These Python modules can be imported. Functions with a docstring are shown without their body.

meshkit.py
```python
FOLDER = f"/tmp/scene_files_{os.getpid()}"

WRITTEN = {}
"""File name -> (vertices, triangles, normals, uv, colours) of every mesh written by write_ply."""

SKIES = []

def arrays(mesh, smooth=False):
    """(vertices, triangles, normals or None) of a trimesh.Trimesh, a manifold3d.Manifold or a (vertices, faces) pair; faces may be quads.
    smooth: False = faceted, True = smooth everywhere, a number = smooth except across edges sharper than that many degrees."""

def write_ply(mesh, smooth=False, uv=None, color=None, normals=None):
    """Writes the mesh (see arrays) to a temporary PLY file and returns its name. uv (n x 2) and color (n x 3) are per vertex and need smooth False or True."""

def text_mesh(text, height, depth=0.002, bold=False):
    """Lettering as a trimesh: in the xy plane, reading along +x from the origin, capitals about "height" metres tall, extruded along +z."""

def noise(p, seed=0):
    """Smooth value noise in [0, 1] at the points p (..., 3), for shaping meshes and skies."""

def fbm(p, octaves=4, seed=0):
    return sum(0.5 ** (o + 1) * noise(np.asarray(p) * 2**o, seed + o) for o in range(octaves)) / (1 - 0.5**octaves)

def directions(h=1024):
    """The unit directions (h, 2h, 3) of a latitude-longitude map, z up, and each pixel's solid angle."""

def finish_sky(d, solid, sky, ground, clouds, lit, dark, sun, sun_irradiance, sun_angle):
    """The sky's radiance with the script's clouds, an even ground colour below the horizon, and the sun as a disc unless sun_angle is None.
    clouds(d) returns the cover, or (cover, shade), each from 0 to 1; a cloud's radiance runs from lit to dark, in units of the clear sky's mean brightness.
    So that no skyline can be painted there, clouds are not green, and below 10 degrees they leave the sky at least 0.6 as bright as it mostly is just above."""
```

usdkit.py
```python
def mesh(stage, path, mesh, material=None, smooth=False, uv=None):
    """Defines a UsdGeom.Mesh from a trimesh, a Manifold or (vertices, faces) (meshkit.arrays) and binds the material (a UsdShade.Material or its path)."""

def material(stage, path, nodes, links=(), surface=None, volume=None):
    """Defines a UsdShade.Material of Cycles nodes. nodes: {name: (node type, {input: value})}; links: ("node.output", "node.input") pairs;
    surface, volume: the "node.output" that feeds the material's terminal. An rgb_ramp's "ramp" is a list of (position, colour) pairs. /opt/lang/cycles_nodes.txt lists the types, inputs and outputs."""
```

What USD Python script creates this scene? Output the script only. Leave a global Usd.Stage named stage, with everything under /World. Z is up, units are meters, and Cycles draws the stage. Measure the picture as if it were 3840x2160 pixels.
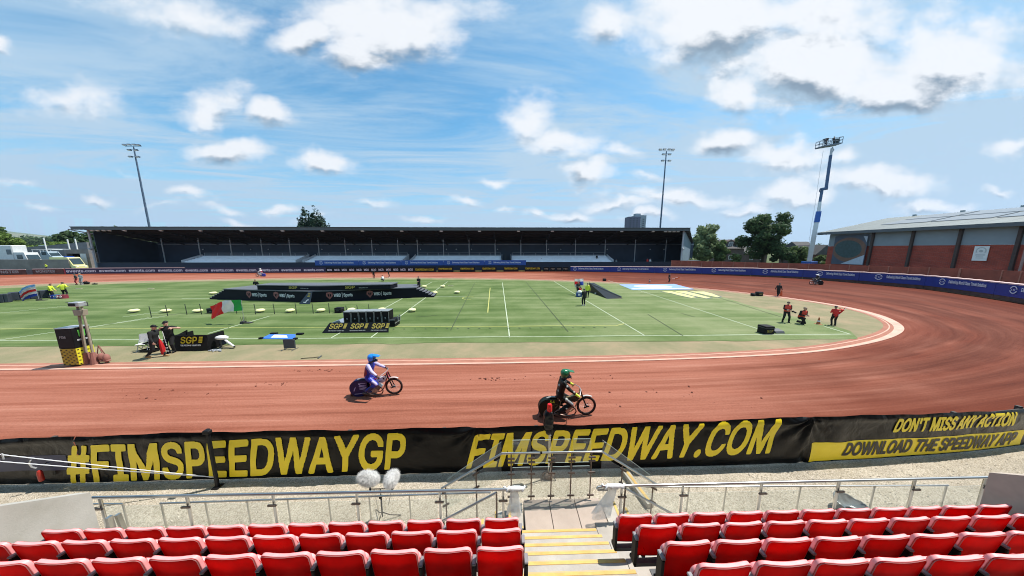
import math, random
import numpy as np, trimesh, shapely
import shapely.geometry as sg
from shapely.ops import unary_union
import manifold3d as m3
import meshkit, usdkit
from pxr import Usd, UsdGeom, UsdLux, UsdShade, Gf, Sdf, Vt

stage = Usd.Stage.CreateInMemory()
UsdGeom.SetStageUpAxis(stage, UsdGeom.Tokens.z)
UsdGeom.SetStageMetersPerUnit(stage, 1.0)
UsdGeom.Xform.Define(stage, '/World')
UsdGeom.Scope.Define(stage, '/World/Looks')
rng = np.random.default_rng(7)
random.seed(7)

# ---------------------------------------------------------------- camera
FPX, PIT, YAW, EYE = 980.0, math.radians(8.42), math.radians(1.5), 5.75      # focal length in pixels of the 3840 px wide photograph
cam = UsdGeom.Camera.Define(stage, '/World/camera')
cam.CreateHorizontalApertureAttr(36.0); cam.CreateVerticalApertureAttr(20.25)
cam.CreateFocalLengthAttr(36.0 * FPX / 3840); cam.CreateClippingRangeAttr(Gf.Vec2f(0.05, 20000))
cam.AddTranslateOp().Set(Gf.Vec3d(0, 0, EYE))
cam.AddRotateZOp().Set(-math.degrees(YAW)); cam.AddRotateXOp().Set(90 - math.degrees(PIT))
cam.CreateExposureAttr(0.45)

# ---------------------------------------------------------------- sun and sky
SUN = np.array([0.50, 0.17, 1.0]); SUN /= np.linalg.norm(SUN)
sun = UsdLux.DistantLight.Define(stage, '/World/sun')
sun.CreateIntensityAttr(1.25); sun.CreateAngleAttr(0.53); sun.CreateNormalizeAttr(True); sun.CreateColorAttr(Gf.Vec3f(1.0, 0.955, 0.89))
sun.AddRotateZOp().Set(math.degrees(math.atan2(SUN[1], SUN[0]))); sun.AddRotateYOp().Set(math.degrees(math.acos(SUN[2])))

FW = np.array([math.sin(YAW) * math.cos(PIT), math.cos(YAW) * math.cos(PIT), -math.sin(PIT)])
RT = np.array([math.cos(YAW), -math.sin(YAW), 0.0]); UP = np.cross(RT, FW); CAM = np.array([0, 0, EYE])
def ray(u, v): return FW + RT * (u - 1920) / FPX - UP * (v - 1080) / FPX
def G(u, v, z=0.0):
    """where the place at height z was seen in the photograph"""
    d = ray(u, v); return CAM + d * ((z - EYE) / d[2])
def AY(u, v, y):
    d = ray(u, v); return CAM + d * (y / d[1])
def AX(u, v, x):
    d = ray(u, v); return CAM + d * (x / d[0])
V2S = 3840 / 2576

# clouds: centre and half size as tangents to the right of and above the view along +y
CL = [(975, 60, 250, 100, 1), (765, 82, 75, 40, 1), (905, 140, 110, 40, 1), (450, 25, 210, 55, .6), (160, 245, 120, 40, .75), (525, 262, 105, 50, 1), (690, 300, 62, 34, .9),
      (565, 372, 108, 26, .9), (825, 412, 92, 24, 1), (1335, 300, 72, 62, .8), (1420, 355, 98, 42, .8), (1475, 435, 72, 24, .9), (1530, 45, 80, 60, .6),
      (1790, 55, 200, 105, 1.25), (2060, 50, 200, 90, .9), (2080, 175, 270, 105, 1.2), (2400, 140, 200, 110, 1.15), (2270, 215, 200, 60, 1.2), (1850, 235, 60, 50, 1.0),
      (1820, 375, 85, 30, .9), (1970, 405, 120, 38, 1.05), (2120, 398, 48, 26, .8), (2210, 462, 170, 36, 1.05), (2020, 488, 100, 28, .9), (2540, 355, 62, 24, .8), (2520, 475, 55, 20, .9),
      (480, 488, 70, 16, .7), (250, 495, 36, 10, .6), (1175, 510, 40, 15, .8), (1545, 517, 72, 13, .8), (1420, 537, 66, 15, .85), (1700, 492, 130, 18, .7), (1345, 530, 34, 12, .7),
      (600, 550, 46, 9, .6), (690, 502, 56, 13, .7), (940, 505, 40, 13, .5), (120, 520, 50, 10, .5), (560, 515, 60, 10, .5), (820, 545, 50, 9, .55), (1090, 545, 60, 9, .5), (1260, 518, 40, 9, .55), (1620, 545, 70, 10, .6), (1880, 520, 80, 12, .6), (2340, 525, 90, 14, .6), (60, 455, 50, 10, .45), (1240, 455, 50, 10, .5), (1620, 440, 50, 11, .5), (330, 430, 60, 12, .4), (-20, 100, 40, 30, .8), (1560, 392, 60, 16, .5), (400, 525, 60, 10, .4)]
nodes = {
    'tc': ('texture_coordinate', {}), 'sep': ('separate_xyz', {}),
    'sky': ('sky_texture', {'sky_type': 'single_scattering', 'sun_disc': False, 'sun_elevation': math.asin(SUN[2]), 'sun_rotation': math.atan2(SUN[0], SUN[1]),
                            'altitude': 60.0, 'air_density': 1.0, 'aerosol_density': 0.7, 'ozone_density': 2.0}),
    'yy': ('math', {'math_type': 'maximum', 'value2': 0.02}),
    'a': ('math', {'math_type': 'divide'}), 'e': ('math', {'math_type': 'divide'}), 'ae': ('combine_xyz', {}),
    'warp': ('noise_texture', {'scale': 3.2, 'detail': 4.0, 'roughness': 0.55}), 'warpc': ('vector_math', {'math_type': 'subtract', 'vector2': (.5, .5, .5)}),
    'warps': ('vector_math', {'math_type': 'scale', 'scale': 0.22}), 'aew': ('vector_math', {'math_type': 'add'}),
    'nmap': ('mapping', {'scale': (1.0, 1.9, 1.0), 'location': (3.1, .7, 0)}),
    'n1': ('noise_texture', {'scale': 4.2, 'detail': 9.0, 'roughness': 0.58}),
    'nh': ('math', {'math_type': 'multiply_add', 'value2': 1.75, 'value3': -0.90}),
    'nmap2': ('mapping', {'scale': (1.0, 1.9, 1.0), 'location': (3.1 + .035, .7 + .085, 0)}), 'n1b': ('noise_texture', {'scale': 4.2, 'detail': 5.0, 'roughness': 0.55}), 'df': ('math', {'math_type': 'subtract'}), 'df2': ('math', {'math_type': 'multiply_add', 'value2': 3.2}), 'dsh': ('math', {'math_type': 'multiply', 'value2': 0.38}),
    'dens': ('math', {'math_type': 'add'}),
    'cov': ('map_range', {'range_type': 'smoothstep', 'from_min': -0.08, 'from_max': 0.66, 'to_min': 0.0, 'to_max': 0.95, 'clamp': True}),
    'shd': ('map_range', {'range_type': 'smoothstep', 'from_min': 0.12, 'from_max': 1.0, 'to_min': 0.0, 'to_max': 1.0, 'clamp': True}),
    # high thin streaks over all of the sky, as seen on a plane far above
    'zz': ('math', {'math_type': 'maximum', 'value2': 0.06}), 'px': ('math', {'math_type': 'divide'}), 'py': ('math', {'math_type': 'divide'}), 'pl': ('combine_xyz', {}),
    'cmap': ('mapping', {'rotation': (0, 0, 0.5), 'scale': (0.35, 1.0, 1.0)}),
    'n2': ('noise_texture', {'scale': 1.15, 'detail': 9.0, 'roughness': 0.66, 'distortion': 0.9}),
    'cir': ('map_range', {'range_type': 'smoothstep', 'from_min': 0.36, 'from_max': 0.66, 'to_min': 0.05, 'to_max': 0.86, 'clamp': True}),
    'low': ('map_range', {'range_type': 'smoothstep', 'from_min': 0.0, 'from_max': 0.40, 'to_min': 0.72, 'to_max': 0.0, 'clamp': True}),
    'rgt': ('map_range', {'range_type': 'smoothstep', 'from_min': -0.5, 'from_max': 0.9, 'to_min': 0.0, 'to_max': 0.35, 'clamp': True}),
    'cl1': ('math', {'math_type': 'add'}), 'cl2': ('math', {'math_type': 'add', 'use_clamp': True}),
    'sat': ('mix_color', {'blend_type': 'multiply', 'fac': 1.0, 'b': (.66, 1.62, 1.80), 'use_clamp': False}),
    'thin': ('mix_color', {'blend_type': 'mix', 'b': (4.7, 6.5, 8.2), 'use_clamp': False}),
    'ccol': ('mix_color', {'blend_type': 'mix', 'a': (9.3, 9.5, 9.8), 'b': (2.2, 3.0, 3.9), 'use_clamp': False}),
    'all': ('mix_color', {'blend_type': 'mix', 'use_clamp': False}),
    'bg': ('background_shader', {'strength': 0.074})}
links = [('tc.generated', 'sep.vector'), ('sep.y', 'yy.value1'), ('sep.x', 'a.value1'), ('yy.value', 'a.value2'), ('sep.z', 'e.value1'), ('yy.value', 'e.value2'), ('a.value', 'ae.x'), ('e.value', 'ae.y'),
         ('ae.vector', 'warp.vector'), ('warp.color', 'warpc.vector1'), ('warpc.vector', 'warps.vector1'), ('ae.vector', 'aew.vector1'), ('warps.vector', 'aew.vector2'),
         ('ae.vector', 'nmap.vector'), ('nmap.vector', 'n1.vector'), ('n1.fac', 'nh.value1'), ('ae.vector', 'nmap2.vector'), ('nmap2.vector', 'n1b.vector'), ('n1b.fac', 'df.value1'), ('n1.fac', 'df.value2'), ('df.value', 'df2.value1'), ('dens.value', 'dsh.value1'), ('dsh.value', 'df2.value3'),
         ('sep.z', 'zz.value1'), ('sep.x', 'px.value1'), ('zz.value', 'px.value2'), ('sep.y', 'py.value1'), ('zz.value', 'py.value2'), ('px.value', 'pl.x'), ('py.value', 'pl.y'),
         ('pl.vector', 'cmap.vector'), ('cmap.vector', 'n2.vector'), ('n2.fac', 'cir.value'), ('sep.z', 'low.value'), ('sep.x', 'rgt.value'),
         ('cir.result', 'cl1.value1'), ('low.result', 'cl1.value2'), ('cl1.value', 'cl2.value1'), ('rgt.result', 'cl2.value2'),
         ('sky.color', 'sat.a'), ('sat.result', 'thin.a'), ('cl2.value', 'thin.fac'), ('shd.result', 'ccol.fac'), ('dens.value', 'cov.value'),
         ('thin.result', 'all.a'), ('ccol.result', 'all.b'), ('cov.result', 'all.fac'), ('all.result', 'bg.color')]
prev = prevb = None
for k, (cx, cy, rx, ry, st) in enumerate(CL):
    d = ray(cx * V2S, cy * V2S); a0, e0 = d[0] / d[1], d[2] / d[1]
    d1, d2 = ray((cx + rx) * V2S, cy * V2S), ray(cx * V2S, (cy - ry) * V2S)
    ra, re = 1.25 * abs(d1[0] / d1[1] - a0), 1.3 * abs(d2[2] / d2[1] - e0)
    nodes[f'm{k}'] = ('mapping', {'mapping_type': 'texture', 'location': (a0, e0, 0), 'scale': (ra, re, 1e3)})
    nodes[f'l{k}'] = ('vector_math', {'math_type': 'length'})
    nodes[f's{k}'] = ('math', {'math_type': 'multiply_add', 'value2': -1.0 * st, 'value3': st})
    links += [('aew.vector', f'm{k}.vector'), (f'm{k}.vector', f'l{k}.vector1'), (f'l{k}.value', f's{k}.value1')]
    if prev is not None:
        nodes[f'x{k}'] = ('math', {'math_type': 'maximum'}); links += [(f'{prev}.value', f'x{k}.value1'), (f's{k}.value', f'x{k}.value2')]; prev = f'x{k}'
    else: prev = f's{k}'
    # the same cloud a little higher up: where it is thicker above, this is its shaded base
    nodes[f'bm{k}'] = ('mapping', {'mapping_type': 'texture', 'location': (a0, e0 - .55 * re, 0), 'scale': (ra, re, 1e3)}); nodes[f'bl{k}'] = ('vector_math', {'math_type': 'length'}); nodes[f'bs{k}'] = ('math', {'math_type': 'multiply_add', 'value2': -1.0 * st, 'value3': st})
    links += [('aew.vector', f'bm{k}.vector'), (f'bm{k}.vector', f'bl{k}.vector1'), (f'bl{k}.value', f'bs{k}.value1')]
    if prevb is not None:
        nodes[f'bx{k}'] = ('math', {'math_type': 'maximum'}); links += [(f'{prevb}.value', f'bx{k}.value1'), (f'bs{k}.value', f'bx{k}.value2')]; prevb = f'bx{k}'
    else: prevb = f'bs{k}'
nodes['dd'] = ('math', {'math_type': 'subtract'}); nodes['dd2'] = ('math', {'math_type': 'multiply_add', 'value2': -1.25}); links += [(f'{prev}.value', 'dd.value1'), (f'{prevb}.value', 'dd.value2'), ('dd.value', 'dd2.value1'), ('df2.value', 'dd2.value3'), ('dd2.value', 'shd.value')]
links += [(f'{prev}.value', 'dens.value1'), ('nh.value', 'dens.value2')]
skymat = usdkit.material(stage, '/World/Looks/sky', nodes, links, surface='bg.background')
dome = UsdLux.DomeLight.Define(stage, '/World/sky')
UsdShade.MaterialBindingAPI.Apply(dome.GetPrim()).Bind(skymat)
dome.GetPrim().SetCustomDataByKey('kind', 'structure')

# ---------------------------------------------------------------- helpers
_names = {}
def numbered(base, name):
    k = (base, name); n = _names.get(k, 0); _names[k] = n + 1
    return f'{base}/{name}' if n == 0 else f'{base}/{name}_{n:03d}'
def tag(prim, label=None, cat=None, group=None, kind=None):
    for k, v in (('label', label), ('category', cat), ('group', group), ('kind', kind)):
        if v: prim.SetCustomDataByKey(k, v)
    return prim
def thing(name, label, cat, loc=(0, 0, 0), rotz=0.0, group=None, tilt=None):
    x = UsdGeom.Xform.Define(stage, numbered('/World', name))
    x.AddTranslateOp().Set(Gf.Vec3d(*map(float, loc))); x.AddRotateZOp().Set(float(rotz))
    if tilt: x.AddRotateXOp().Set(float(tilt))
    return tag(x.GetPrim(), label, cat, group)
def part(parent, name, mesh, mat, smooth=35, label=None, kind=None):
    base = '/World' if parent is None else str(parent.GetPath())
    p = usdkit.mesh(stage, numbered(base, name), mesh, mat, smooth=smooth).GetPrim()
    return tag(p, label, None, None, kind)
def one(name, label, cat, mesh, mat, group=None, smooth=35, loc=None, rotz=0):
    p = part(None, name, mesh, mat, smooth); tag(p, label, cat, group)
    if loc is not None:
        x = UsdGeom.Xformable(p); x.AddTranslateOp().Set(Gf.Vec3d(*map(float, loc))); x.AddRotateZOp().Set(float(rotz))
    return p
def struct(name, mesh, mat, smooth=False, kind='structure'):
    return part(None, name, mesh, mat, smooth, kind=kind)
def dup(root, loc, rotz, label, group=None):
    d = root.GetCustomData(); base = root.GetName()
    while base[-4:-3] == '_' and base[-3:].isdigit(): base = base[:-4]
    r = thing(base, label, d['category'], loc, rotz, group or d.get('group'))
    r.GetReferences().AddInternalReference(root.GetPath()); r.SetInstanceable(True)
    return r
ORD = 'first second third fourth fifth sixth seventh eighth ninth tenth eleventh twelfth thirteenth fourteenth fifteenth sixteenth seventeenth eighteenth nineteenth twentieth'.split()

V = lambda *a: np.array(a, float)
def unit(v): return np.asarray(v, float) / max(np.linalg.norm(v), 1e-12)
def cat(*ms):
    flat = []
    for m in ms: flat += m if isinstance(m, list) else [m]
    return trimesh.util.concatenate(flat)
def bx(cx, cy, cz, sx, sy, sz, rz=0.0, rx=0.0, ry=0.0, bev=0.0):
    if bev > 0:
        b = bev; h = V(sx, sy, sz) / 2; pts = []
        for s in np.ndindex(2, 2, 2):
            q = (np.array(s) * 2 - 1)
            for k in range(3):
                t = h - b; t[k] = h[k]; pts.append(q * t)
        m = trimesh.convex.convex_hull(np.array(pts))
    else: m = trimesh.creation.box([sx, sy, sz])
    if rx: m.apply_transform(trimesh.transformations.rotation_matrix(math.radians(rx), [1, 0, 0]))
    if ry: m.apply_transform(trimesh.transformations.rotation_matrix(math.radians(ry), [0, 1, 0]))
    if rz: m.apply_transform(trimesh.transformations.rotation_matrix(math.radians(rz), [0, 0, 1]))
    m.apply_translation([cx, cy, cz]); return m
def tube(pts, r, n=8, caps=True):
    """a round bar through the points; r a number or one per point"""
    pts = np.asarray(pts, float); k = len(pts); r = np.broadcast_to(np.asarray(r, float), (k,))
    t = np.gradient(pts, axis=0); t /= np.maximum(np.linalg.norm(t, axis=1, keepdims=True), 1e-9)
    ref = V(0, 0, 1) if abs(t[0][2]) < .9 else V(1, 0, 0); a = unit(np.cross(t[0], ref)); vs = []
    an = np.arange(n) / n * 2 * math.pi
    for i in range(k):
        a = unit(a - t[i] * (a @ t[i])); b = np.cross(t[i], a)
        vs.append(pts[i] + r[i] * (np.cos(an)[:, None] * a + np.sin(an)[:, None] * b))
    v = np.vstack(vs + [pts[:1], pts[-1:]]); f = []
    for i in range(k - 1):
        for j in range(n):
            p, q = i * n + j, i * n + (j + 1) % n; f += [[p, q, q + n], [p, q + n, p + n]]
    if caps:
        for j in range(n):
            f += [[k * n, (j + 1) % n, j], [k * n + 1, (k - 1) * n + j, (k - 1) * n + (j + 1) % n]]
    return trimesh.Trimesh(v, f, process=False)
def seg(p, q, r, r2=None, n=8): return tube([p, q], [r, r if r2 is None else r2], n)
def sph(c, r, sub=1):
    m = trimesh.creation.icosphere(sub, 1.0); m.apply_scale(r if np.ndim(r) else [r] * 3); m.apply_translation(c); return m
def frame(origin, xd, yd, zd=None):
    xd, yd = unit(xd), np.asarray(yd, float); yd = unit(yd - xd * (yd @ xd)); zd = np.cross(xd, yd)
    T = np.eye(4); T[:3, 0], T[:3, 1], T[:3, 2], T[:3, 3] = xd, yd, zd, origin; return T
def prism(poly, h, T=None):
    if not isinstance(poly, (sg.Polygon, sg.MultiPolygon)): poly = sg.Polygon(poly)
    ms = [trimesh.creation.extrude_polygon(g, h, engine='earcut') for g in getattr(poly, 'geoms', [poly])]
    m = cat(ms)
    if T is not None: m.apply_transform(T)
    return m
def flat(poly, z=0.0):
    if not isinstance(poly, (sg.Polygon, sg.MultiPolygon)): poly = sg.Polygon(poly)
    vs, fs, n = [], [], 0
    for g in getattr(poly, 'geoms', [poly]):
        v, f = trimesh.creation.triangulate_polygon(g, engine='earcut'); vs.append(np.c_[v, np.full(len(v), z)]); fs.append(np.asarray(f)[:, :] + n); n += len(v)
    m = trimesh.Trimesh(np.vstack(vs), np.vstack(fs), process=False)
    if m.face_normals[:, 2].mean() < 0: m.invert()
    return m
def slab(p0, p1, th, z0, z1, z1b=None):
    """an upright wall from p0 to p1 (plan), th thick, from z0 up to z1 (to z1b at the far end)"""
    p0, p1 = np.asarray(p0, float)[:2], np.asarray(p1, float)[:2]; d = unit(p1 - p0); n = V(-d[1], d[0]) * th / 2; z1b = z1 if z1b is None else z1b
    v = [[*(p0 - n), z0], [*(p1 - n), z0], [*(p1 + n), z0], [*(p0 + n), z0], [*(p0 - n), z1], [*(p1 - n), z1b], [*(p1 + n), z1b], [*(p0 + n), z1]]
    f = [[0, 2, 1], [0, 3, 2], [4, 5, 6], [4, 6, 7], [0, 1, 5], [0, 5, 4], [1, 2, 6], [1, 6, 5], [2, 3, 7], [2, 7, 6], [3, 0, 4], [3, 4, 7]]
    return trimesh.Trimesh(v, f, process=False)
def quadgrid(P):
    """a sheet through a (rows, cols, 3) array of points"""
    r, c = P.shape[:2]; i = np.arange(r * c).reshape(r, c)
    f = np.concatenate([np.stack([i[:-1, :-1], i[:-1, 1:], i[1:, 1:]], -1).reshape(-1, 3), np.stack([i[:-1, :-1], i[1:, 1:], i[1:, :-1]], -1).reshape(-1, 3)])
    return trimesh.Trimesh(P.reshape(-1, 3), f, process=False)
def textm(text, h, width=None, shear=0.0, depth=0.004, bold=True, center=False):
    m = meshkit.text_mesh(text, h, depth, bold); v = m.vertices.copy()
    if width: v[:, 0] = (v[:, 0] - v[:, 0].min()) * width / np.ptp(v[:, 0])
    v[:, 0] += shear * v[:, 1]
    if center: v[:, 0] -= v[:, 0].mean() * 0 + (v[:, 0].min() + v[:, 0].max()) / 2
    return trimesh.Trimesh(v, m.faces, process=False)
def bolder(m, e, h=.004):
    """the same lettering with thicker strokes"""
    k = m.face_normals[:, 2] > .9; p = unary_union([sg.Polygon(t[:, :2]) for t in m.triangles[k]]).buffer(e + .002).buffer(-.002).simplify(.004); return prism(p, h)
def on(m, origin, xd, yd=(0, 0, 1)):
    m = m.copy(); m.apply_transform(frame(origin, xd, yd)); return m
def smoothcurve(pts, n=12, closed=False):
    """Catmull-Rom through plan points"""
    p = np.asarray(pts, float); k = len(p); out = []
    for i in range(k if closed else k - 1):
        if closed: a, b, c, d = p[i - 1], p[i], p[(i + 1) % k], p[(i + 2) % k]
        else: a, b, c, d = p[max(i - 1, 0)], p[i], p[i + 1], p[min(i + 2, k - 1)]
        for t in np.arange(n) / n:
            out.append(.5 * (2 * b + (c - a) * t + (2 * a - 5 * b + 4 * c - d) * t * t + (3 * b - a - 3 * c + d) * t ** 3))
    if not closed: out.append(p[-1])
    return np.array(out)
def resample(p, n):
    s = np.r_[0, np.cumsum(np.linalg.norm(np.diff(p, axis=0), axis=1))]; t = np.linspace(0, s[-1], n)
    return np.stack([np.interp(t, s, p[:, k]) for k in range(p.shape[1])], 1)

# ---------------------------------------------------------------- materials
_mats = {}
def M(name, col, rough=0.6, var=0.12, scale=3.0, bump=0.0, bscale=40.0, metal=0.0, spec=0.5, coat=0.0, trans=0.0, detail=4.0, rnd=0.0):
    """painted, cloth, wood or metal surface: base colour with soft uneven grain and a fine relief"""
    if name in _mats: return _mats[name]
    c = np.array(col, float); lo, hi = np.clip(c * (1 - var), 0, 1), np.clip(c * (1 + var), 0, 1)
    n = {'g': ('geometry', {}), 'n': ('noise_texture', {'scale': scale, 'detail': detail, 'roughness': 0.6}),
         'r': ('rgb_ramp', {'ramp': [(0.30, lo), (0.70, hi)]}), 'p': ('principled_bsdf', {'roughness': rough, 'metallic': metal, 'specular_ior_level': spec, 'coat_weight': coat, 'coat_roughness': .12})}
    l = [('g.position', 'n.vector'), ('n.fac', 'r.fac')]
    src = 'r.color'
    if rnd:
        n['oi'] = ('object_info', {}); n['mr'] = ('map_range', {'from_min': 0., 'from_max': 1., 'to_min': 1 - rnd, 'to_max': 1 + rnd}); n['hv'] = ('hsv', {})
        l += [('oi.random', 'mr.value'), ('mr.result', 'hv.value'), (src, 'hv.color')]; src = 'hv.color'
    l.append((src, 'p.base_color'))
    if bump:
        n['n2'] = ('noise_texture', {'scale': bscale, 'detail': 3.0}); n['b'] = ('bump', {'strength': bump, 'distance': 0.01})
        l += [('g.position', 'n2.vector'), ('n2.fac', 'b.height'), ('b.normal', 'p.normal')]
    surf = 'p.BSDF'
    if trans:
        n['t'] = ('translucent_bsdf', {}); n['m'] = ('mix_closure', {'fac': trans}); l += [(src, 't.color'), ('p.BSDF', 'm.closure1'), ('t.BSDF', 'm.closure2')]; surf = 'm.closure'
        if bump: l.append(('b.normal', 't.normal'))
    _mats[name] = usdkit.material(stage, '/World/Looks/' + name, n, l, surface=surf)
    return _mats[name]
def glass(name, tint=(.96, .98, .97), rough=0.02, amount=0.0):
    if name not in _mats:
        n = {'t': ('transparent_bsdf', {'color': tint}), 'g': ('glossy_bsdf', {'roughness': rough, 'color': (1, 1, 1)}), 'f': ('fresnel', {'IOR': 1.5}), 'm': ('mix_closure', {}), 'ge': ('geometry', {}), 'iv': ('math', {'math_type': 'subtract', 'value1': 1.0}), 'mu': ('math', {'math_type': 'multiply'})}
        l = [('ge.backfacing', 'iv.value2'), ('iv.value', 'mu.value1'), ('f.fac', 'mu.value2'), ('mu.value', 'm.fac'), ('t.BSDF', 'm.closure1'), ('g.BSDF', 'm.closure2')]; s = 'm.closure'
        if amount:
            n['d'] = ('diffuse_bsdf', {'color': (.75, .78, .78)}); n['m2'] = ('mix_closure', {'fac': amount}); l += [('m.closure', 'm2.closure1'), ('d.BSDF', 'm2.closure2')]; s = 'm2.closure'
        _mats[name] = usdkit.material(stage, '/World/Looks/' + name, n, l, surface=s)
    return _mats[name]
BLACK = M('black_paint', (.006, .006, .007), .6, .3, spec=.22); BLACKV = M('black_vinyl', (.006, .006, .007), .4, .3, bump=.25, bscale=6, spec=.3)
YEL = M('yellow_print', (.62, .46, .012), .45, .06); WHITE = M('white_paint', (.75, .75, .74), .5, .05); DKGREY = M('dark_grey_metal', (.06, .065, .07), .5, .2)
STEEL = M('brushed_steel', (.55, .54, .52), .32, .1, metal=1.0); CLAMP = M('brown_steel_clamp', (.16, .12, .10), .45, .2, metal=.6); SILVER = M('silver_paint', (.45, .46, .48), .4, .1, metal=.5)
CHROME = M('chrome', (.7, .7, .7), .15, .05, metal=1.0); RUBBER = M('rubber', (.015, .014, .014), .8, .3); RED = M('red_paint', (.55, .02, .015), .4, .1)
SKIN = M('skin', (.50, .28, .20), .55, .08); BLUEP = M('blue_print', (.012, .03, .28), .45, .1); ORANGE = M('orange_plastic', (.75, .13, .02), .5, .1)
# ---------------------------------------------------------------- the ground, the track and the turf
inner_r = [(-24.2, 12.5), (-9.3, 12.56), (.35, 12.62), (8.98, 12.85), (16.1, 13.45), (21.05, 14.5), (26.1, 16.25), (30.0, 18.5), (33.1, 22.0), (34.3, 26.2), (33.0, 31.6), (29.6, 37.0), (24.4, 42.0), (16.5, 46.6), (5, 50.4), (-8, 53.0), (-22.4, 54.4), (-40, 54.0), (-52, 52.6), (-71, 48.6), (-82, 42.5), (-88, 35.0), (-87, 27.5), (-80, 20.5), (-66, 15.0), (-45, 12.7)]
outer_r = [(-24.2, 6.05), (-9.3, 6.05), (.35, 6.12), (8.98, 6.22), (16.1, 6.75), (26, 8.4), (36, 11.2), (46, 16.0), (55, 25.4), (60.2, 33.5), (61.4, 38.5), (58.4, 50.4), (47, 58.5), (36, 63.0), (23.5, 66.4), (13.6, 67.8), (-10, 67.3), (-46.4, 66.2), (-70, 65.8), (-92.6, 65.0), (-114, 61.5), (-130, 53), (-134, 38), (-124, 20), (-98, 9.5), (-50, 6.1)]
NS = 720
# both rails are resampled so that a station on one faces the same station on the other
ci = smoothcurve(inner_r, 16, True); co = smoothcurve(outer_r, 16, True)
def densify(c, n):
    c = np.vstack([c, c[:1]]); return resample(c, n + 1)[:-1]
INNER = np.vstack([resample(np.vstack([ci, ci[:1]])[k * 16:(k + 1) * 16 + 1], 29)[:-1] for k in range(26)])
OUTER = np.vstack([resample(np.vstack([co, co[:1]])[k * 16:(k + 1) * 16 + 1], 29)[:-1] for k in range(26)])
def ring(a, b, z, rows, vz=None):
    P = np.stack([np.c_[a + (b - a) * t, np.full(len(a), z)] for t in np.linspace(0, 1, rows)]); P = np.concatenate([P, P[:, :1]], 1); return P
P = ring(OUTER, INNER, 0.0, 22)
trk = quadgrid(P[:, ::-1])
arc = np.r_[0, np.cumsum(np.linalg.norm(np.diff(P[11, :, :2], axis=0), axis=1))]
st3 = np.stack([np.broadcast_to(arc, P.shape[:2]), np.broadcast_to(np.linspace(0, 1, 22)[:, None], P.shape[:2]), np.zeros(P.shape[:2])], -1)[:, ::-1].reshape(-1, 3)
def ramp_mat(name, nodes, links, surface='p.BSDF'):
    _mats[name] = usdkit.material(stage, '/World/Looks/' + name, nodes, links, surface=surface); return _mats[name]
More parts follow.
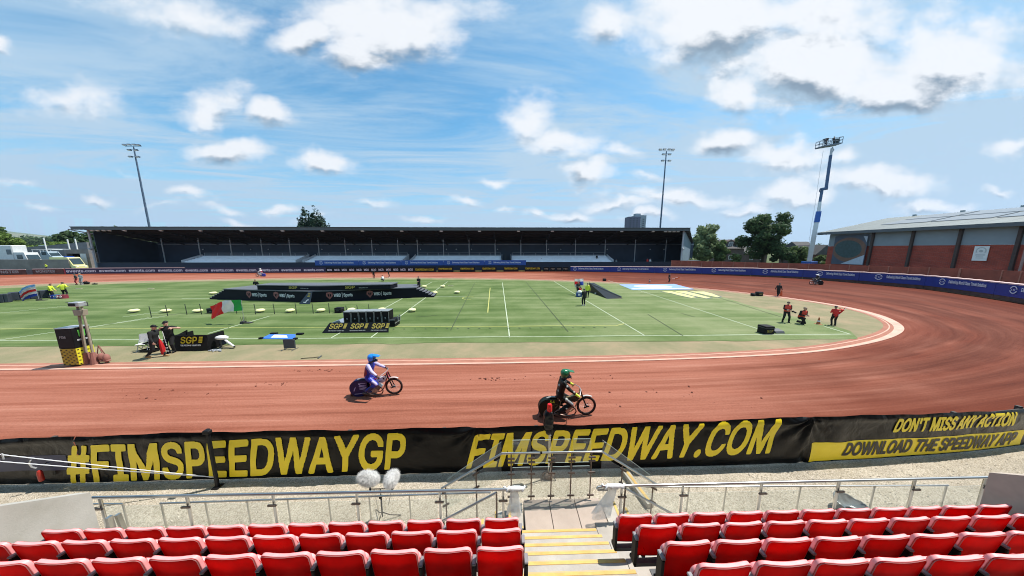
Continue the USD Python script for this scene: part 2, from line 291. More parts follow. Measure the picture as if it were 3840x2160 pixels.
shale = ramp_mat('red_shale', {
    'a': ('attribute', {'attribute': 'lane'}), 'g': ('geometry', {}), 'sx': ('separate_xyz', {}),
    'm1': ('mapping', {'scale': (.07, 16.0, 1)}), 'n1': ('noise_texture', {'scale': 1.0, 'detail': 7.0, 'roughness': .65}),
    'm2': ('mapping', {'scale': (.22, 70.0, 1)}), 'n2': ('noise_texture', {'scale': 1.0, 'detail': 5.0, 'roughness': .7}),
    'n3': ('noise_texture', {'scale': 14.0, 'detail': 6.0, 'roughness': .75}), 'n4': ('noise_texture', {'scale': .16, 'detail': 4.0, 'roughness': .6}),
    'base': ('rgb_ramp', {'ramp': [(.26, (.150, .046, .028)), (.42, (.260, .090, .056)), (.58, (.335, .132, .088)), (.76, (.46, .225, .162))]}),
    'wet': ('map_range', {'range_type': 'smoothstep', 'from_min': .28, 'from_max': .85, 'to_min': 0., 'to_max': 1., 'clamp': True}),
    'gx': ('separate_xyz', {}), 'px': ('map_range', {'range_type': 'smoothstep', 'from_min': 4., 'from_max': 24., 'to_min': 0., 'to_max': .40, 'clamp': True}),
    'lane': ('map_range', {'range_type': 'smoothstep', 'from_min': .52, 'from_max': .18, 'to_min': 0., 'to_max': .30, 'clamp': True}),
    'out': ('map_range', {'range_type': 'smoothstep', 'from_min': .34, 'from_max': .10, 'to_min': 0., 'to_max': .85, 'clamp': True}),
    'add1': ('math', {'math_type': 'add'}), 'add2': ('math', {'math_type': 'add'}), 'nn': ('math', {'math_type': 'multiply_add', 'value2': .85, 'value3': -.12}),
    'wcol': ('mix_color', {'blend_type': 'multiply', 'b': (.60, .46, .40)}), 'ocol': ('mix_color', {'blend_type': 'multiply', 'b': (.88, .58, .36)}),
    'dark': ('map_range', {'range_type': 'smoothstep', 'from_min': .60, 'from_max': .69, 'to_min': 0., 'to_max': .52, 'clamp': True}),
    'dcol': ('mix_color', {'blend_type': 'multiply', 'b': (.5, .40, .36)}),
    'bnd': ('map_range', {'range_type': 'smoothstep', 'from_min': 0., 'from_max': 27., 'to_min': 0., 'to_max': .85, 'clamp': True}), 'bcol': ('mix_color', {'blend_type': 'multiply', 'b': (.58, .50, .48)}),
    'lw': ('math', {'math_type': 'multiply_add', 'value2': .22, 'value3': -.11}), 'lv': ('math', {'math_type': 'add'}), 'lr': ('rgb_ramp', {'ramp': [(0., (1., 1., 1.)), (.22, (.95, .95, .95)), (.36, (1.12, 1.12, 1.12)), (.44, (.90, .90, .90)), (.52, (1.22, 1.20, 1.18)), (.57, (.92, .92, .92)), (.66, (.80, .78, .76)), (.74, (1.30, 1.28, 1.26)), (.80, (.90, .90, .90)), (.92, (1.35, 1.36, 1.38)), (1., (1.5, 1.55, 1.6))]}), 'lm': ('mix_color', {'blend_type': 'multiply', 'use_clamp': False}),
    'gr': ('rgb_ramp', {'ramp': [(.3, (.82, .80, .78)), (.7, (1.16, 1.17, 1.18))]}), 'grm': ('mix_color', {'blend_type': 'multiply', 'fac': 1.0, 'use_clamp': False}),
    'bm': ('bump', {'strength': .5, 'distance': .03}), 'bh': ('math', {'math_type': 'add'}),
    'p': ('principled_bsdf', {'roughness': .9, 'specular_ior_level': .12})},
    [('a.vector', 'm1.vector'), ('m1.vector', 'n1.vector'), ('a.vector', 'm2.vector'), ('m2.vector', 'n2.vector'), ('g.position', 'n3.vector'), ('g.position', 'n4.vector'), ('n1.fac', 'base.fac'),
     ('a.vector', 'sx.vector'), ('g.position', 'gx.vector'), ('gx.x', 'px.value'), ('sx.y', 'lane.value'), ('sx.y', 'out.value'), ('n4.fac', 'nn.value1'), ('nn.value', 'add1.value1'), ('px.result', 'add1.value2'), ('add1.value', 'add2.value1'), ('lane.result', 'add2.value2'),
     ('add2.value', 'wet.value'), ('base.color', 'wcol.a'), ('wet.result', 'wcol.fac'), ('wcol.result', 'ocol.a'), ('out.result', 'ocol.fac'), ('n2.fac', 'dark.value'), ('ocol.result', 'dcol.a'), ('dark.result', 'dcol.fac'),
     ('n3.fac', 'gr.fac'), ('gx.x', 'bnd.value'), ('bnd.result', 'bcol.fac'), ('dcol.result', 'bcol.a'), ('n4.fac', 'lw.value1'), ('lw.value', 'lv.value1'), ('sx.y', 'lv.value2'), ('lv.value', 'lr.fac'), ('bnd.result', 'lm.fac'), ('bcol.result', 'lm.a'), ('lr.color', 'lm.b'), ('lm.result', 'grm.a'), ('gr.color', 'grm.b'), ('grm.result', 'p.base_color'), ('n3.fac', 'bh.value1'), ('n2.fac', 'bh.value2'), ('bh.value', 'bm.height'), ('bm.normal', 'p.normal')])
tp = struct('track', trk, shale)
UsdGeom.PrimvarsAPI(tp).CreatePrimvar('lane', Sdf.ValueTypeNames.Float3Array, 'vertex').Set(Vt.Vec3fArray.FromNumpy(st3.astype(np.float32)))

earth = ramp_mat('outer_ground', {'g': ('geometry', {}), 'n': ('noise_texture', {'scale': .05, 'detail': 6.0}), 'r': ('rgb_ramp', {'ramp': [(.35, (.05, .075, .03)), (.6, (.11, .12, .06))]}), 'p': ('principled_bsdf', {'roughness': .95, 'specular_ior_level': .1})},
                 [('g.position', 'n.vector'), ('n.fac', 'r.fac'), ('r.color', 'p.base_color')])
gv = [[-7000, -60, -.06], [7000, -60, -.06], [7000, 9000, -.06], [-7000, 9000, -.06]]
struct('ground', trimesh.Trimesh(gv, [[0, 1, 2], [0, 2, 3]]), earth)

inpoly = sg.Polygon(INNER).buffer(0)
margin = ramp_mat('dusty_margin', {
    'g': ('geometry', {}), 'n': ('noise_texture', {'scale': .35, 'detail': 7.0, 'roughness': .65}), 'n2': ('noise_texture', {'scale': 20., 'detail': 5.0, 'roughness': .7}),
    'r': ('rgb_ramp', {'ramp': [(.30, (.170, .170, .090)), (.48, (.225, .200, .118)), (.68, (.315, .235, .150))]}), 'gr': ('rgb_ramp', {'ramp': [(.3, (.86, .86, .85)), (.7, (1.13, 1.13, 1.12))]}),
    'mx': ('mix_color', {'blend_type': 'multiply', 'fac': 1.0, 'use_clamp': False}), 'b': ('bump', {'strength': .3, 'distance': .02}), 'p': ('principled_bsdf', {'roughness': .95, 'specular_ior_level': .1})},
    [('g.position', 'n.vector'), ('g.position', 'n2.vector'), ('n.fac', 'r.fac'), ('r.color', 'mx.a'), ('n2.fac', 'gr.fac'), ('gr.color', 'mx.b'), ('mx.result', 'p.base_color'), ('n2.fac', 'b.height'), ('b.normal', 'p.normal')])
struct('infield_margin', flat(inpoly.buffer(-.05), .004), margin)
kerb = M('pale_kerb_line', (.58, .35, .27), .85, .16, scale=1.2, spec=.2); kerb2 = M('pink_shale_line', (.33, .145, .10), .9, .14, scale=1.5, spec=.15)
def band(a, b, z0, z1):
    return cat(*[trimesh.creation.extrude_polygon(g, z1 - z0, engine='earcut').apply_translation([0, 0, z0]) for g in [inpoly.buffer(-a).difference(inpoly.buffer(-b))]])
wl = inpoly.buffer(.16).difference(inpoly.buffer(-.05)); wide = sg.box(16, 8, 45, 36)
_t = np.roll(INNER, -1, 0) - np.roll(INNER, 1, 0); _t /= np.linalg.norm(_t, axis=1, keepdims=True); _in = np.c_[-_t[:, 1], _t[:, 0]]; _sg = 1.0 if inpoly.contains(sg.Point(*(INNER[50] + _in[50] * .5))) else -1.0
_d = np.linalg.norm(INNER - V(33.6, 23.0), axis=1); _w = np.exp(-(_d / 10.0) ** 2)[:, None]
wl = sg.Polygon(INNER - _sg * _in * (.05 + .13 * _w), [INNER + _sg * _in * (.10 + .34 * _w)]).buffer(0); struct('white_line', cat(prism(wl, .03), prism(inpoly.buffer(-.46).difference(inpoly.buffer(-.52)), .014)), kerb)
struct('shale_strip', prism(inpoly.buffer(-.05).difference(inpoly.buffer(-.75)), .009), kerb2)
# turf: follows the near edge, fading corner at the right
turf_poly = sg.Polygon([(-110, 15.6), (-6.6, 15.6), (15.85, 15.5), (22.9, 15.7), (24.6, 17.4), (24.9, 21), (25.2, 25.5), (26.4, 30.5), (24.6, 36.5), (20.5, 41.5), (13.0, 45.0), (2.2, 47.9), (-15, 49.6), (-41, 49.3), (-58, 47.3), (-72, 43.0), (-80, 36), (-80, 25), (-72, 17)]).buffer(.01)
turf_poly = sg.Polygon([(-66, 15.62), (-6.6, 15.6), (15.85, 15.5), (22.9, 15.7), (24.6, 17.4), (24.9, 21), (25.2, 25.5), (26.4, 30.5), (24.6, 36.5), (20.5, 41.5), (13.0, 45.3), (2.2, 48.6), (-15, 50.6), (-41, 50.0), (-58, 47.6), (-72, 43.0), (-80, 36), (-80, 25), (-74, 18)])
bnd = resample(np.array(turf_poly.exterior.coords), 500); bnd += (meshkit.noise(np.c_[bnd * .6, np.zeros(500)])[:, None] - .5) * .28
turf = ramp_mat('turf', {
    'g': ('geometry', {}), 'n': ('noise_texture', {'scale': .22, 'detail': 6.0, 'roughness': .6}), 'm': ('mapping', {'scale': (.06, 1.0, 1)}), 'ns': ('noise_texture', {'scale': .8, 'detail': 6.0, 'roughness': .62}), 'n2': ('noise_texture', {'scale': 35., 'detail': 4.0, 'roughness': .7}),
    'sx': ('separate_xyz', {}), 'dry': ('map_range', {'range_type': 'smoothstep', 'from_min': -10., 'from_max': 30., 'to_min': 0., 'to_max': .16, 'clamp': True}),
    's': ('math', {'math_type': 'multiply_add', 'value2': .60, 'value3': -0.11}), 's2': ('math', {'math_type': 'multiply_add', 'value2': .66}), 's3': ('math', {'math_type': 'add'}),
    'r': ('rgb_ramp', {'ramp': [(.34, (.050, .086, .022)), (.50, (.092, .134, .042)), (.62, (.140, .178, .072)), (.80, (.215, .235, .120))]}), 'gr': ('rgb_ramp', {'ramp': [(.3, (.78, .80, .76)), (.7, (1.2, 1.2, 1.2))]}),
    'mx': ('mix_color', {'blend_type': 'multiply', 'fac': 1.0, 'use_clamp': False}), 'b': ('bump', {'strength': .5, 'distance': .03}), 'p': ('principled_bsdf', {'roughness': .9, 'specular_ior_level': .15})},
    [('g.position', 'n.vector'), ('g.position', 'm.vector'), ('m.vector', 'ns.vector'), ('g.position', 'n2.vector'), ('n.fac', 's.value1'), ('ns.fac', 's2.value1'), ('s.value', 's2.value3'), ('g.position', 'sx.vector'), ('sx.x', 'dry.value'), ('s2.value', 's3.value1'), ('dry.result', 's3.value2'),
     ('s3.value', 'r.fac'), ('r.color', 'mx.a'), ('n2.fac', 'gr.fac'), ('gr.color', 'mx.b'), ('mx.result', 'p.base_color'), ('n2.fac', 'b.height'), ('b.normal', 'p.normal')])
struct('turf', prism(sg.Polygon(bnd).buffer(0), .02), turf)
# painted lines on the turf: every line is one marking
LW = M('white_line_paint', (.42, .47, .34), .85, .2, scale=2); LY = M('yellow_line_paint', (.46, .44, .13), .85, .2, scale=2); LD = M('dark_turf_mark', (.035, .05, .02), .9, .2)
def line(a, b, w, mat, name='pitch_line', z=.024, pix=True):
    if pix: a, b = G(*a)[:2], G(*b)[:2]
    return struct(name, prism(sg.LineString([a, b]).buffer(w / 2, cap_style=2), .004, frame((0, 0, z), (1, 0, 0), (0, 1, 0))), mat)
line((-20, 1279), (3190, 1254), .075, LW); line((2078, 1056), (2418, 1260), .075, LW); line((2281, 1052), (2872, 1244), .075, LW); line((1884, 1060), (1911, 1266), .075, LW)
line((1678, 1057), (1389, 1268), .075, LW); line((1620, 1058), (1240, 1269), .075, LW); line((1210, 1056), (1884, 1055), .06, LW); line((3188, 1254), (3090, 1225), .075, LW)
line((0, 1235), (2310, 1222), .07, LY); line((2310, 1222), (2345, 1214), .07, LY); line((1838, 1080), (1829, 1173), .08, LY)
line((0, 1276), (630, 1185), .08, LW); line((210, 1250), (560, 1192), .07, LW); line((780, 1252), (1010, 1187), .08, LW); line((460, 1190), (650, 1163), .07, LW)
line((682, 1119), (806, 1119), .10, LW); line((1600, 1113), (1745, 1113), .10, LW); line((0, 1175), (330, 1140), .07, LW)
cpt = G(1770, 1118)[:2]; struct('pitch_line', prism(sg.LineString([cpt + 1.1 * V(math.cos(t), math.sin(t)) for t in np.linspace(math.pi * .5, math.pi * 1.5, 16)]).buffer(.035), .004, frame((0, 0, .024), (1, 0, 0), (0, 1, 0))), LY)
for k in range(22): q = G(1395 + 40 * k + (0 if k < 12 else 30), 1235 - .35 * k); line(q[:2], q[:2] + V(.10, -.16), .10, LD, 'turf_mark', .028, False)
for a, b in (((1780, 1062), (1690, 1240)), ((1972, 1058), (2130, 1245)), ((2430, 1180), (2560, 1260)), ((2560, 1075), (2930, 1190)), ((1560, 1190), (1640, 1184)), ((2555, 1176), (2605, 1190)), ((2400, 1100), (2470, 1102))): line(a, b, .07, LD, 'turf_mark', .028)

# gravel in front of the seats
gravel = ramp_mat('gravel', {
    'g': ('geometry', {}), 'v': ('voronoi_texture', {'scale': 46.0, 'randomness': 1.0}), 'v2': ('voronoi_texture', {'scale': 46.0, 'feature': 'distance_to_edge'}), 'n': ('noise_texture', {'scale': 1.1, 'detail': 6.0, 'roughness': .6}), 'n2': ('noise_texture', {'scale': 22., 'detail': 5.0, 'roughness': .8}),
    'hs': ('separate_color', {}), 'r': ('rgb_ramp', {'ramp': [(0., (.36, .305, .225)), (.25, (.50, .435, .335)), (.6, (.59, .52, .41)), (1., (.70, .62, .51))]}),
    'gr': ('rgb_ramp', {'ramp': [(.3, (.82, .81, .80)), (.7, (1.10, 1.10, 1.10))]}), 'mx': ('mix_color', {'blend_type': 'multiply', 'fac': 1.0, 'use_clamp': False}),
    'e': ('map_range', {'from_min': 0., 'from_max': .10, 'to_min': .62, 'to_max': 1., 'clamp': True}), 'ec': ('combine_color', {}), 'mx2': ('mix_color', {'blend_type': 'multiply', 'fac': 1.0, 'use_clamp': False}),
    'ba': ('math', {'math_type': 'add'}), 'b': ('bump', {'strength': .9, 'distance': .03}), 'p': ('principled_bsdf', {'roughness': .9, 'specular_ior_level': .2})},
    [('g.position', 'v.vector'), ('g.position', 'v2.vector'), ('g.position', 'n.vector'), ('g.position', 'n2.vector'), ('v.color', 'hs.color'), ('hs.r', 'r.fac'), ('n.fac', 'gr.fac'), ('r.color', 'mx.a'), ('gr.color', 'mx.b'), ('v2.distance', 'e.value'), ('e.result', 'ec.r'), ('e.result', 'ec.g'), ('e.result', 'ec.b'),
     ('mx.result', 'mx2.a'), ('ec.color', 'mx2.b'), ('mx2.result', 'p.base_color'), ('v2.distance', 'ba.value1'), ('n2.fac', 'ba.value2'), ('ba.value', 'b.height'), ('b.normal', 'p.normal')])
OUTP = sg.Polygon(OUTER)
apron = sg.box(-60, -3, 60, 24).difference(OUTP.buffer(.02))
struct('gravel', flat(apron, -.004), gravel)
# ---------------------------------------------------------------- fences and hoardings round the track
PATH = OUTER[::-1]                                            # runs from the far left along the back straight and round the right bend
PATH = np.roll(PATH, -int(np.argmin(np.linalg.norm(PATH - V(-133, 34), axis=1))), axis=0)
PS = np.r_[0, np.cumsum(np.linalg.norm(np.diff(PATH, axis=0), axis=1))]
def onpath(s, off=0.0):
    """a place on the outer edge of the track; off metres outwards"""
    s = np.asarray(s, float); p = np.stack([np.interp(s, PS, PATH[:, k]) for k in (0, 1)], -1)
    q = np.stack([np.interp(s + .3, PS, PATH[:, k]) - np.interp(s - .3, PS, PATH[:, k]) for k in (0, 1)], -1); q /= np.linalg.norm(q, axis=-1, keepdims=True)
    return p + np.asarray(off, float)[..., None] * np.stack([-q[..., 1], q[..., 0]], -1)
_az = np.arctan2(PATH[:, 0], PATH[:, 1]); _far = PS < PS[np.argmin(np.linalg.norm(PATH - V(30, 9.2), axis=1))]
def s_at(u, v=1000):
    d = ray(u, v); a = math.atan2(d[0], d[1]); return float(np.interp(a, _az[_far], PS[_far]))
def ftop(s):
    u0, u1 = s_at(2237), s_at(3430); return 1.42 + .58 * np.clip((np.asarray(s) - u0) / (u1 - u0), 0, 1)
def wrap(m, s0, z0, off=-.012, maxe=2.0, zfun=None):
    """lays flat work (x along, y up) onto the inner face of the fence"""
    m = m.copy(); 
    v, f = trimesh.remesh.subdivide_to_size(m.vertices, m.faces, maxe) if maxe else (m.vertices, m.faces)
    s = s0 + v[:, 0]; p = onpath(s, off - v[:, 2]); z = z0 + v[:, 1] if zfun is None else zfun(s) + v[:, 1]
    return trimesh.Trimesh(np.c_[p, z], f, process=False)
def fence_band(s0, s1, z0, z1, th=.12, off=0.0, n=None):
    """an upright band along the fence; z0, z1 numbers or functions of s"""
    s = np.linspace(s0, s1, n or max(2, int((s1 - s0) / .8) + 1)); a, b = onpath(s, off), onpath(s, off + th)
    za = z0(s) if callable(z0) else np.full(len(s), z0); zb = z1(s) if callable(z1) else np.full(len(s), z1)
    P = np.stack([np.c_[a, za], np.c_[a, zb], np.c_[b, zb], np.c_[b, za], np.c_[a, za]]); m = quadgrid(P)
    caps = []
    for k in (0, -1): caps.append(trimesh.Trimesh(P[:4, k], [[0, 1, 2], [0, 2, 3]], process=False))
    return cat(m, *caps)
BLUEBAN = M('royal_blue_banner', (.012, .033, .20), .42, .12, scale=.6); PINKCAP = M('dusty_pink_cap', (.72, .50, .46), .7, .1); DIRTY = M('shale_spattered_board', (.085, .040, .030), .9, .4, scale=1.5)
NAVY = M('navy_hoarding', (.010, .010, .040), .5, .15); PRINTW = M('white_print', (.70, .71, .74), .5, .04); GREYPR = M('grey_print', (.30, .31, .30), .6, .1)
def ringmark(r, x, y, w=.12):
    c = sg.Point(x, y); rr = c.buffer(r).difference(c.buffer(r * .80)); bars = sg.box(x - r * 1.25, y - r * .16, x - r * .66, y + r * .16).union(sg.box(x + r * .66, y - r * .16, x + r * 1.25, y + r * .16))
    return prism(rr.difference(bars.buffer(r * .06)).union(sg.box(x - r * .52, y - r * .24, x - r * .40, y + r * .24)).union(sg.box(x - r * .10, y - r * .24, x + .02 * r, y + r * .24)).union(sg.box(x + r * .3, y - r * .24, x + r * .42, y + r * .24)), .008)
S_BLUE0 = s_at(2140); S_END = PS[np.argmin(np.linalg.norm(PATH - V(40, 12.8), axis=1))]
circ = [s_at(u) for u in (2156, 2322, 2495, 2678, 2872, 3079, 3304, 3550, 3830)] + [s_at(3830) + 11.5, s_at(3830) + 23]
edges = [S_BLUE0] + [circ[k] - 2.2 for k in range(1, len(circ))] + [circ[-1] + 9.3]
where = ['at the end of the straight, first of the row', 'second from the end of the straight', 'third, in front of the red fence', 'fourth, below the tall dark tree', 'fifth, behind the walking flag marshal', 'sixth, behind the far rider', 'seventh, below the brick hall', 'eighth, below the white wall poster', 'at the right edge of the picture', 'beyond the right edge', 'far round the bend']
for k in range(len(circ)):
    if k > 8: nm = 'out of the picture round the bend'
    t = thing('air_fence', f'royal blue slogan track fence, {where[k]}', 'track fence', (*onpath((edges[k] + edges[k + 1]) / 2), 0), 0, 'blue padded fence along the bend')
    c0 = t.GetAttribute('xformOp:translate').Get(); sh = lambda m: m.apply_translation([-c0[0], -c0[1], 0])
    lo = lambda s: np.maximum(.10, ftop(s) - 1.5); a, b = edges[k] + .02, edges[k + 1] - .02
    part(t, 'base_board', sh(fence_band(a, b, 0.0, lo, .10, .03)), DIRTY)
    part(t, 'pad', sh(fence_band(a, b, lo, lambda s: ftop(s) - .13, .5, 0.0)), BLUEBAN)
    part(t, 'top_cap', sh(fence_band(a, b, lambda s: ftop(s) - .13, ftop, .6, -.05)), PINKCAP)
    L = edges[k + 1] - circ[k]; zf = lambda s: ftop(s) - .78
    part(t, 'ring_logo', sh(wrap(ringmark(.42, 0, .09), circ[k], 0, off=-.07, maxe=.3, zfun=zf)), PRINTW)
    part(t, 'slogan', sh(wrap(textm('Delivering World Class Travel Solutions', .40, L * .72, 0), circ[k] + .85, 0, off=-.07, maxe=.6, zfun=zf)), PRINTW)
# back straight boards
def board(name, label, u0, u1, z1, mat, texts=(), group=None, mat2=None, cap=None, z0=.0, off=0.0):
    s0, s1 = s_at(u0), s_at(u1)
    t = thing(name, label, 'hoarding', (*onpath((s0 + s1) / 2), 0), 0, group); c = t.GetAttribute('xformOp:translate').Get()
    sh = lambda m: m.apply_translation([-c[0], -c[1], 0])
    part(t, 'panel', sh(fence_band(s0 + .01, s1 - .01, z0, z1, .10, off)), mat)
    if cap: part(t, 'top_rail', sh(fence_band(s0 + .01, s1 - .01, z1, z1 + .10, .16, off - .03)), cap)
    for tx, ua, ub, h, zz, tm in texts:
        sa, sb = s_at(ua), s_at(ub); part(t, 'lettering', sh(wrap(textm(tx, h, (sb - sa) * .95), sa, zz, off - .012)), tm)
    return t
ev = [240, 364, 476, 586, 689, 785, 880, 966, 1050, 1134, 1219]
board('hoarding', 'dark hoarding with faded grey drink brand lettering at the left picture edge', -260, 92, 1.15, DIRTY, [('MONSTER', -40, 70, .55, .42, GREYPR)], 'boards along the back straight', cap=PINKCAP)
board('hoarding', 'dark hoarding with faded grey lettering left of the white web address boards', 118, 234, 1.2, DIRTY, [('MONSTER', 130, 205, .5, .45, GREYPR)], 'boards along the back straight', cap=PINKCAP)
REDB = M('red_board', (.30, .02, .03), .5, .1)
board('hoarding', 'narrow red board just left of the first web address board', 235, 241, 1.22, REDB, (), 'boards along the back straight')
board('hoarding', 'dark grey gate panel between the two faded dark hoardings', 93, 117, 1.1, DKGREY, (), 'boards along the back straight')
for k in range(10):
    board('hoarding', f'dark navy board with white web address lettering, {ORD[k]} of the run from the left', ev[k] + (1 if k == 0 else 0), ev[k + 1], 1.28, NAVY, [('events.com', ev[k] + 4, ev[k + 1] - 3, .58, .42, PRINTW)], 'web address boards along the back straight', cap=PINKCAP if k < 4 else None)
for k in range(12):
    u = 1222 + 27.6 * k; board('hoarding', f'small black board with three grey capitals, {ORD[k]} of the row from the left', u, u + 27.5, 1.25, BLACK, [('MCG', u + 4, u + 23, .48, .42, PRINTW)], 'three letter boards along the back straight')
board('hoarding', 'black board with yellow web address right of the three letter boards', 1554, 1634, 1.25, BLACK, [('FIMSPEEDWAY.COM', 1557, 1629, .48, .40, YEL)], 'boards along the back straight')
for k, (a, b) in enumerate(((1642, 1700), (1724, 1782), (1806, 1862), (1888, 1945), (1968, 2030))):
    board('hoarding', f'low black board with yellow lettering below the grandstand, {ORD[k]} from the left of five', a, b, 1.22, BLACK, [('FIMSPEEDWAY.COM', a + 3, b - 3, .42, .62, YEL)], 'low yellow lettered boards')
board('hoarding', 'long low dull yellow kickboard under the black boards', 1636, 2036, .42, M('mustard_board', (.20, .17, .05), .8, .25), (), 'boards along the back straight', off=.12)
for k in range(4):
    a = 2038 + 24 * k; board('hoarding', f'small dark board with tan lettering near the blue fence, {ORD[k]} of four', a, a + 22, 1.2, BLACK, [('FIM', a + 4, a + 18, .36, .55, M('tan_print', (.28, .22, .15), .7, .1))], 'four small tan lettered boards')

# red boarded fence behind the right bend
REDF = M('red_brown_boarding', (.30, .068, .040), .85, .22, scale=.8, bump=.3, bscale=3); REDP = M('pale_fence_post', (.38, .13, .085), .8, .15)
s0, s1 = s_at(2536) , s_at(3840) + 16; OFFR = 5.0; t = thing('boarded_fence', 'long red brown boarded fence behind the blue fence on the bend', 'fence')
ss = np.linspace(s0, s1, 33)
def rtop(s):
    us = np.array([2538, 2870, 3200, 3585, 3790, 4300]); vs = np.array([977, 985, 995, 1009, 1018, 1030]); sv, zv = [], []
    for u, v in zip(us, vs):
        q = s_at(u); d = ray(u, v); r = np.linalg.norm(onpath(q, OFFR)); sv.append(q); zv.append(EYE + d[2] * r / np.hypot(d[0], d[1]))
    return np.interp(s, sv, zv)
for k in range(32):
    part(t, 'panel', fence_band(ss[k] + .06, ss[k + 1] - .06, 0.0, lambda s: rtop(s), .06, OFFR, 3), REDF)
    part(t, 'post', fence_band(ss[k] - .055, ss[k] + .055, 0.0, lambda s: rtop(s) + .04, .14, OFFR - .06, 2), REDP)

# ---------------------------------------------------------------- the grandstand across the track
SY, SB = 72.0, 85.0
xl, xr = AY(362, 980, SY)[0], AY(2553, 960, SY)[0]
zr = AY(1500, 860, SY - 2)[2]; zb = AY(1500, 913, SB)[2]; zw = AY(1500, 984, SY)[2]
DARKCLAD = M('dark_blue_grey_cladding', (.040, .058, .090), .7, .15, scale=.4); SOFFIT = M('brown_black_soffit', (.010, .007, .007), .85, .25, scale=.5); FASCIA = M('grey_green_fascia', (.06, .075, .08), .45, .1, scale=.3); ROOFT = M('grey_roof_sheet', (.030, .026, .026), .45, .1, scale=.3)
STEELB = M('painted_steel_beam', (.03, .03, .034), .6, .15); PALEST = M('pale_steel', (.42, .45, .48), .5, .1); NAVYW = M('navy_black_wall', (.010, .013, .03), .6, .2)
gs = thing('grandstand', 'long low grandstand with dark sloping roof across the track', 'grandstand', (0, 0, 0))
nb = 44; xs = np.linspace(xl - 1.2, xr + .4, nb + 1); XRB = AY(2588, 950, SB + 1.0)[0] + .3; xsb = np.linspace(xl - 1.2, XRB, nb + 1)
def roofz(y): return zr + (zb - zr) * (y - (SY - 2)) / (SB - (SY - 2))
for k in range(nb):                                          # every roof sheet between two ribs
    vv = []
    for y, xq in ((SY - 2, xs), (SB + .4, xsb)):
        a, b = xq[k] + .01, xq[k + 1] - .01
        for dz in (0, .12): vv += [[a, y, roofz(y) + .30 + dz], [b, y, roofz(y) + .30 + dz]]
    part(gs, 'roof_sheet', trimesh.convex.convex_hull(np.array(vv)), ROOFT, False)
sp = cat(*[bx((xl + xr) / 2, y, roofz(y) + .20, xr - xl + 1.6, .12, .18) for y in np.linspace(SY - 1.4, SB - .6, 9)])
for y in np.linspace(SY - 1.2, SB - .8, 9): xe = xr + (XRB - xr) * (y - SY + 2) / (SB - SY + 2.4); part(gs, 'purlin', bx((xl + xe) / 2 - .3, y, roofz(y) + .16, xe - xl + .4, .12, .2), SOFFIT, False)
part(gs, 'fascia', cat(bx((xl + xr) / 2 - .4, SY - 2.08, zr + .10, xr - xl + 1.7, .10, .75), bx((xl + xr) / 2 - .4, SY - 2.16, zr + .50, xr - xl + 1.72, .26, .10)), FASCIA, False)
for k in range(22):                                          # cladding panels of the rear wall
    w = (XRB - .2 - xl) / 22; part(gs, 'rear_wall_panel', bx(xl + w * (k + .5), SB, zb / 2 + .25, w - .012, .15, zb + .5), DARKCLAD, False)
part(gs, 'wall_rail', bx((xl + XRB) / 2, SB - .12, zb - .25, XRB - xl - .3, .10, .12), PALEST, False)
part(gs, 'front_wall', bx((xl + xr) / 2, SY, zw / 2, xr - xl, .25, zw), NAVYW, False)
part(gs, 'front_rail', bx((xl + xr) / 2, SY - .02, zw + .03, xr - xl, .30, .06), DKGREY, False)
uposts = [468, 615, 752, 870, 985, 1090, 1198, 1297, 1397, 1494, 1567, 1664, 1760, 1857, 1953, 2049, 2157, 2268, 2380, 2495]
for u in uposts:
    p = AY(u, 955, 79.5); part(gs, 'post', seg((p[0], 79.5, 0), (p[0], 79.5, roofz(79.5) + .1), .13), PALEST, 35)
    part(gs, 'rafter', cat(seg((p[0], SB - .2, roofz(SB) - .25), (p[0], SY - 1.5, roofz(SY - 1.5)), .17, .12, 4), seg((p[0], 79.5, roofz(79.5) - 1.3), (p[0], SY + 1, roofz(SY + 1)), .10, .08, 4)), STEELB, False)
# end frames and end walls
for (u, vb, lab) in ((364, 1003, 'left'), (2551, 975, 'right')):
    p = AY(u, 950, SY); part(gs, 'end_post', cat(seg((p[0], SY - .6, 0), (p[0], SY - .6, zr), .22, .22, 6), seg((p[0], SY - .6, zr * .55), (p[0], SY - 1.2, zr * .53), .3, .3, 6)), PALEST, 35)
R1 = AY(2588, 950, SB + 1.0); part(gs, 'end_wall', slab((xr + .15, SY - .4), (R1[0], SB + 1.0), .15, 0, zr - .1, zb + .3), M('pale_blue_cladding', (.20, .27, .33), .6, .1, scale=.4), False)
part(gs, 'end_wall', slab((xl - .1, SY + .6), (xl - .1, SB), .15, 0, zr - .3, zb), DARKCLAD, False)
LAMPW = M('lamp_lens', (.85, .87, .9), .25, .02)
for u in (348, 368, 391, 412, 469, 606, 754, 908, 1061, 1210, 1360, 1507, 1655, 1798, 1944, 2071, 2216, 2331, 2449, 2495, 2511, 2527, 2542):
    p = AY(u, 871, SY - 1.6); part(gs, 'roof_lamp', cat(bx(p[0], SY - 1.65, zr - .42, .75, .35, .16, rx=-25), bx(p[0], SY - 1.6, zr - .22, .1, .1, .3)), LAMPW, False)
for u in (478, 549, 762, 940, 1006, 1207, 1305, 1349, 1408, 1577, 1674, 1711, 1768, 1866, 2056, 2103, 2277, 2438, 2490):
    p = AY(u, 935, SB - .3); part(gs, 'wall_lamp', sph((p[0], SB - .3, p[2]), .16, 1), LAMPW)
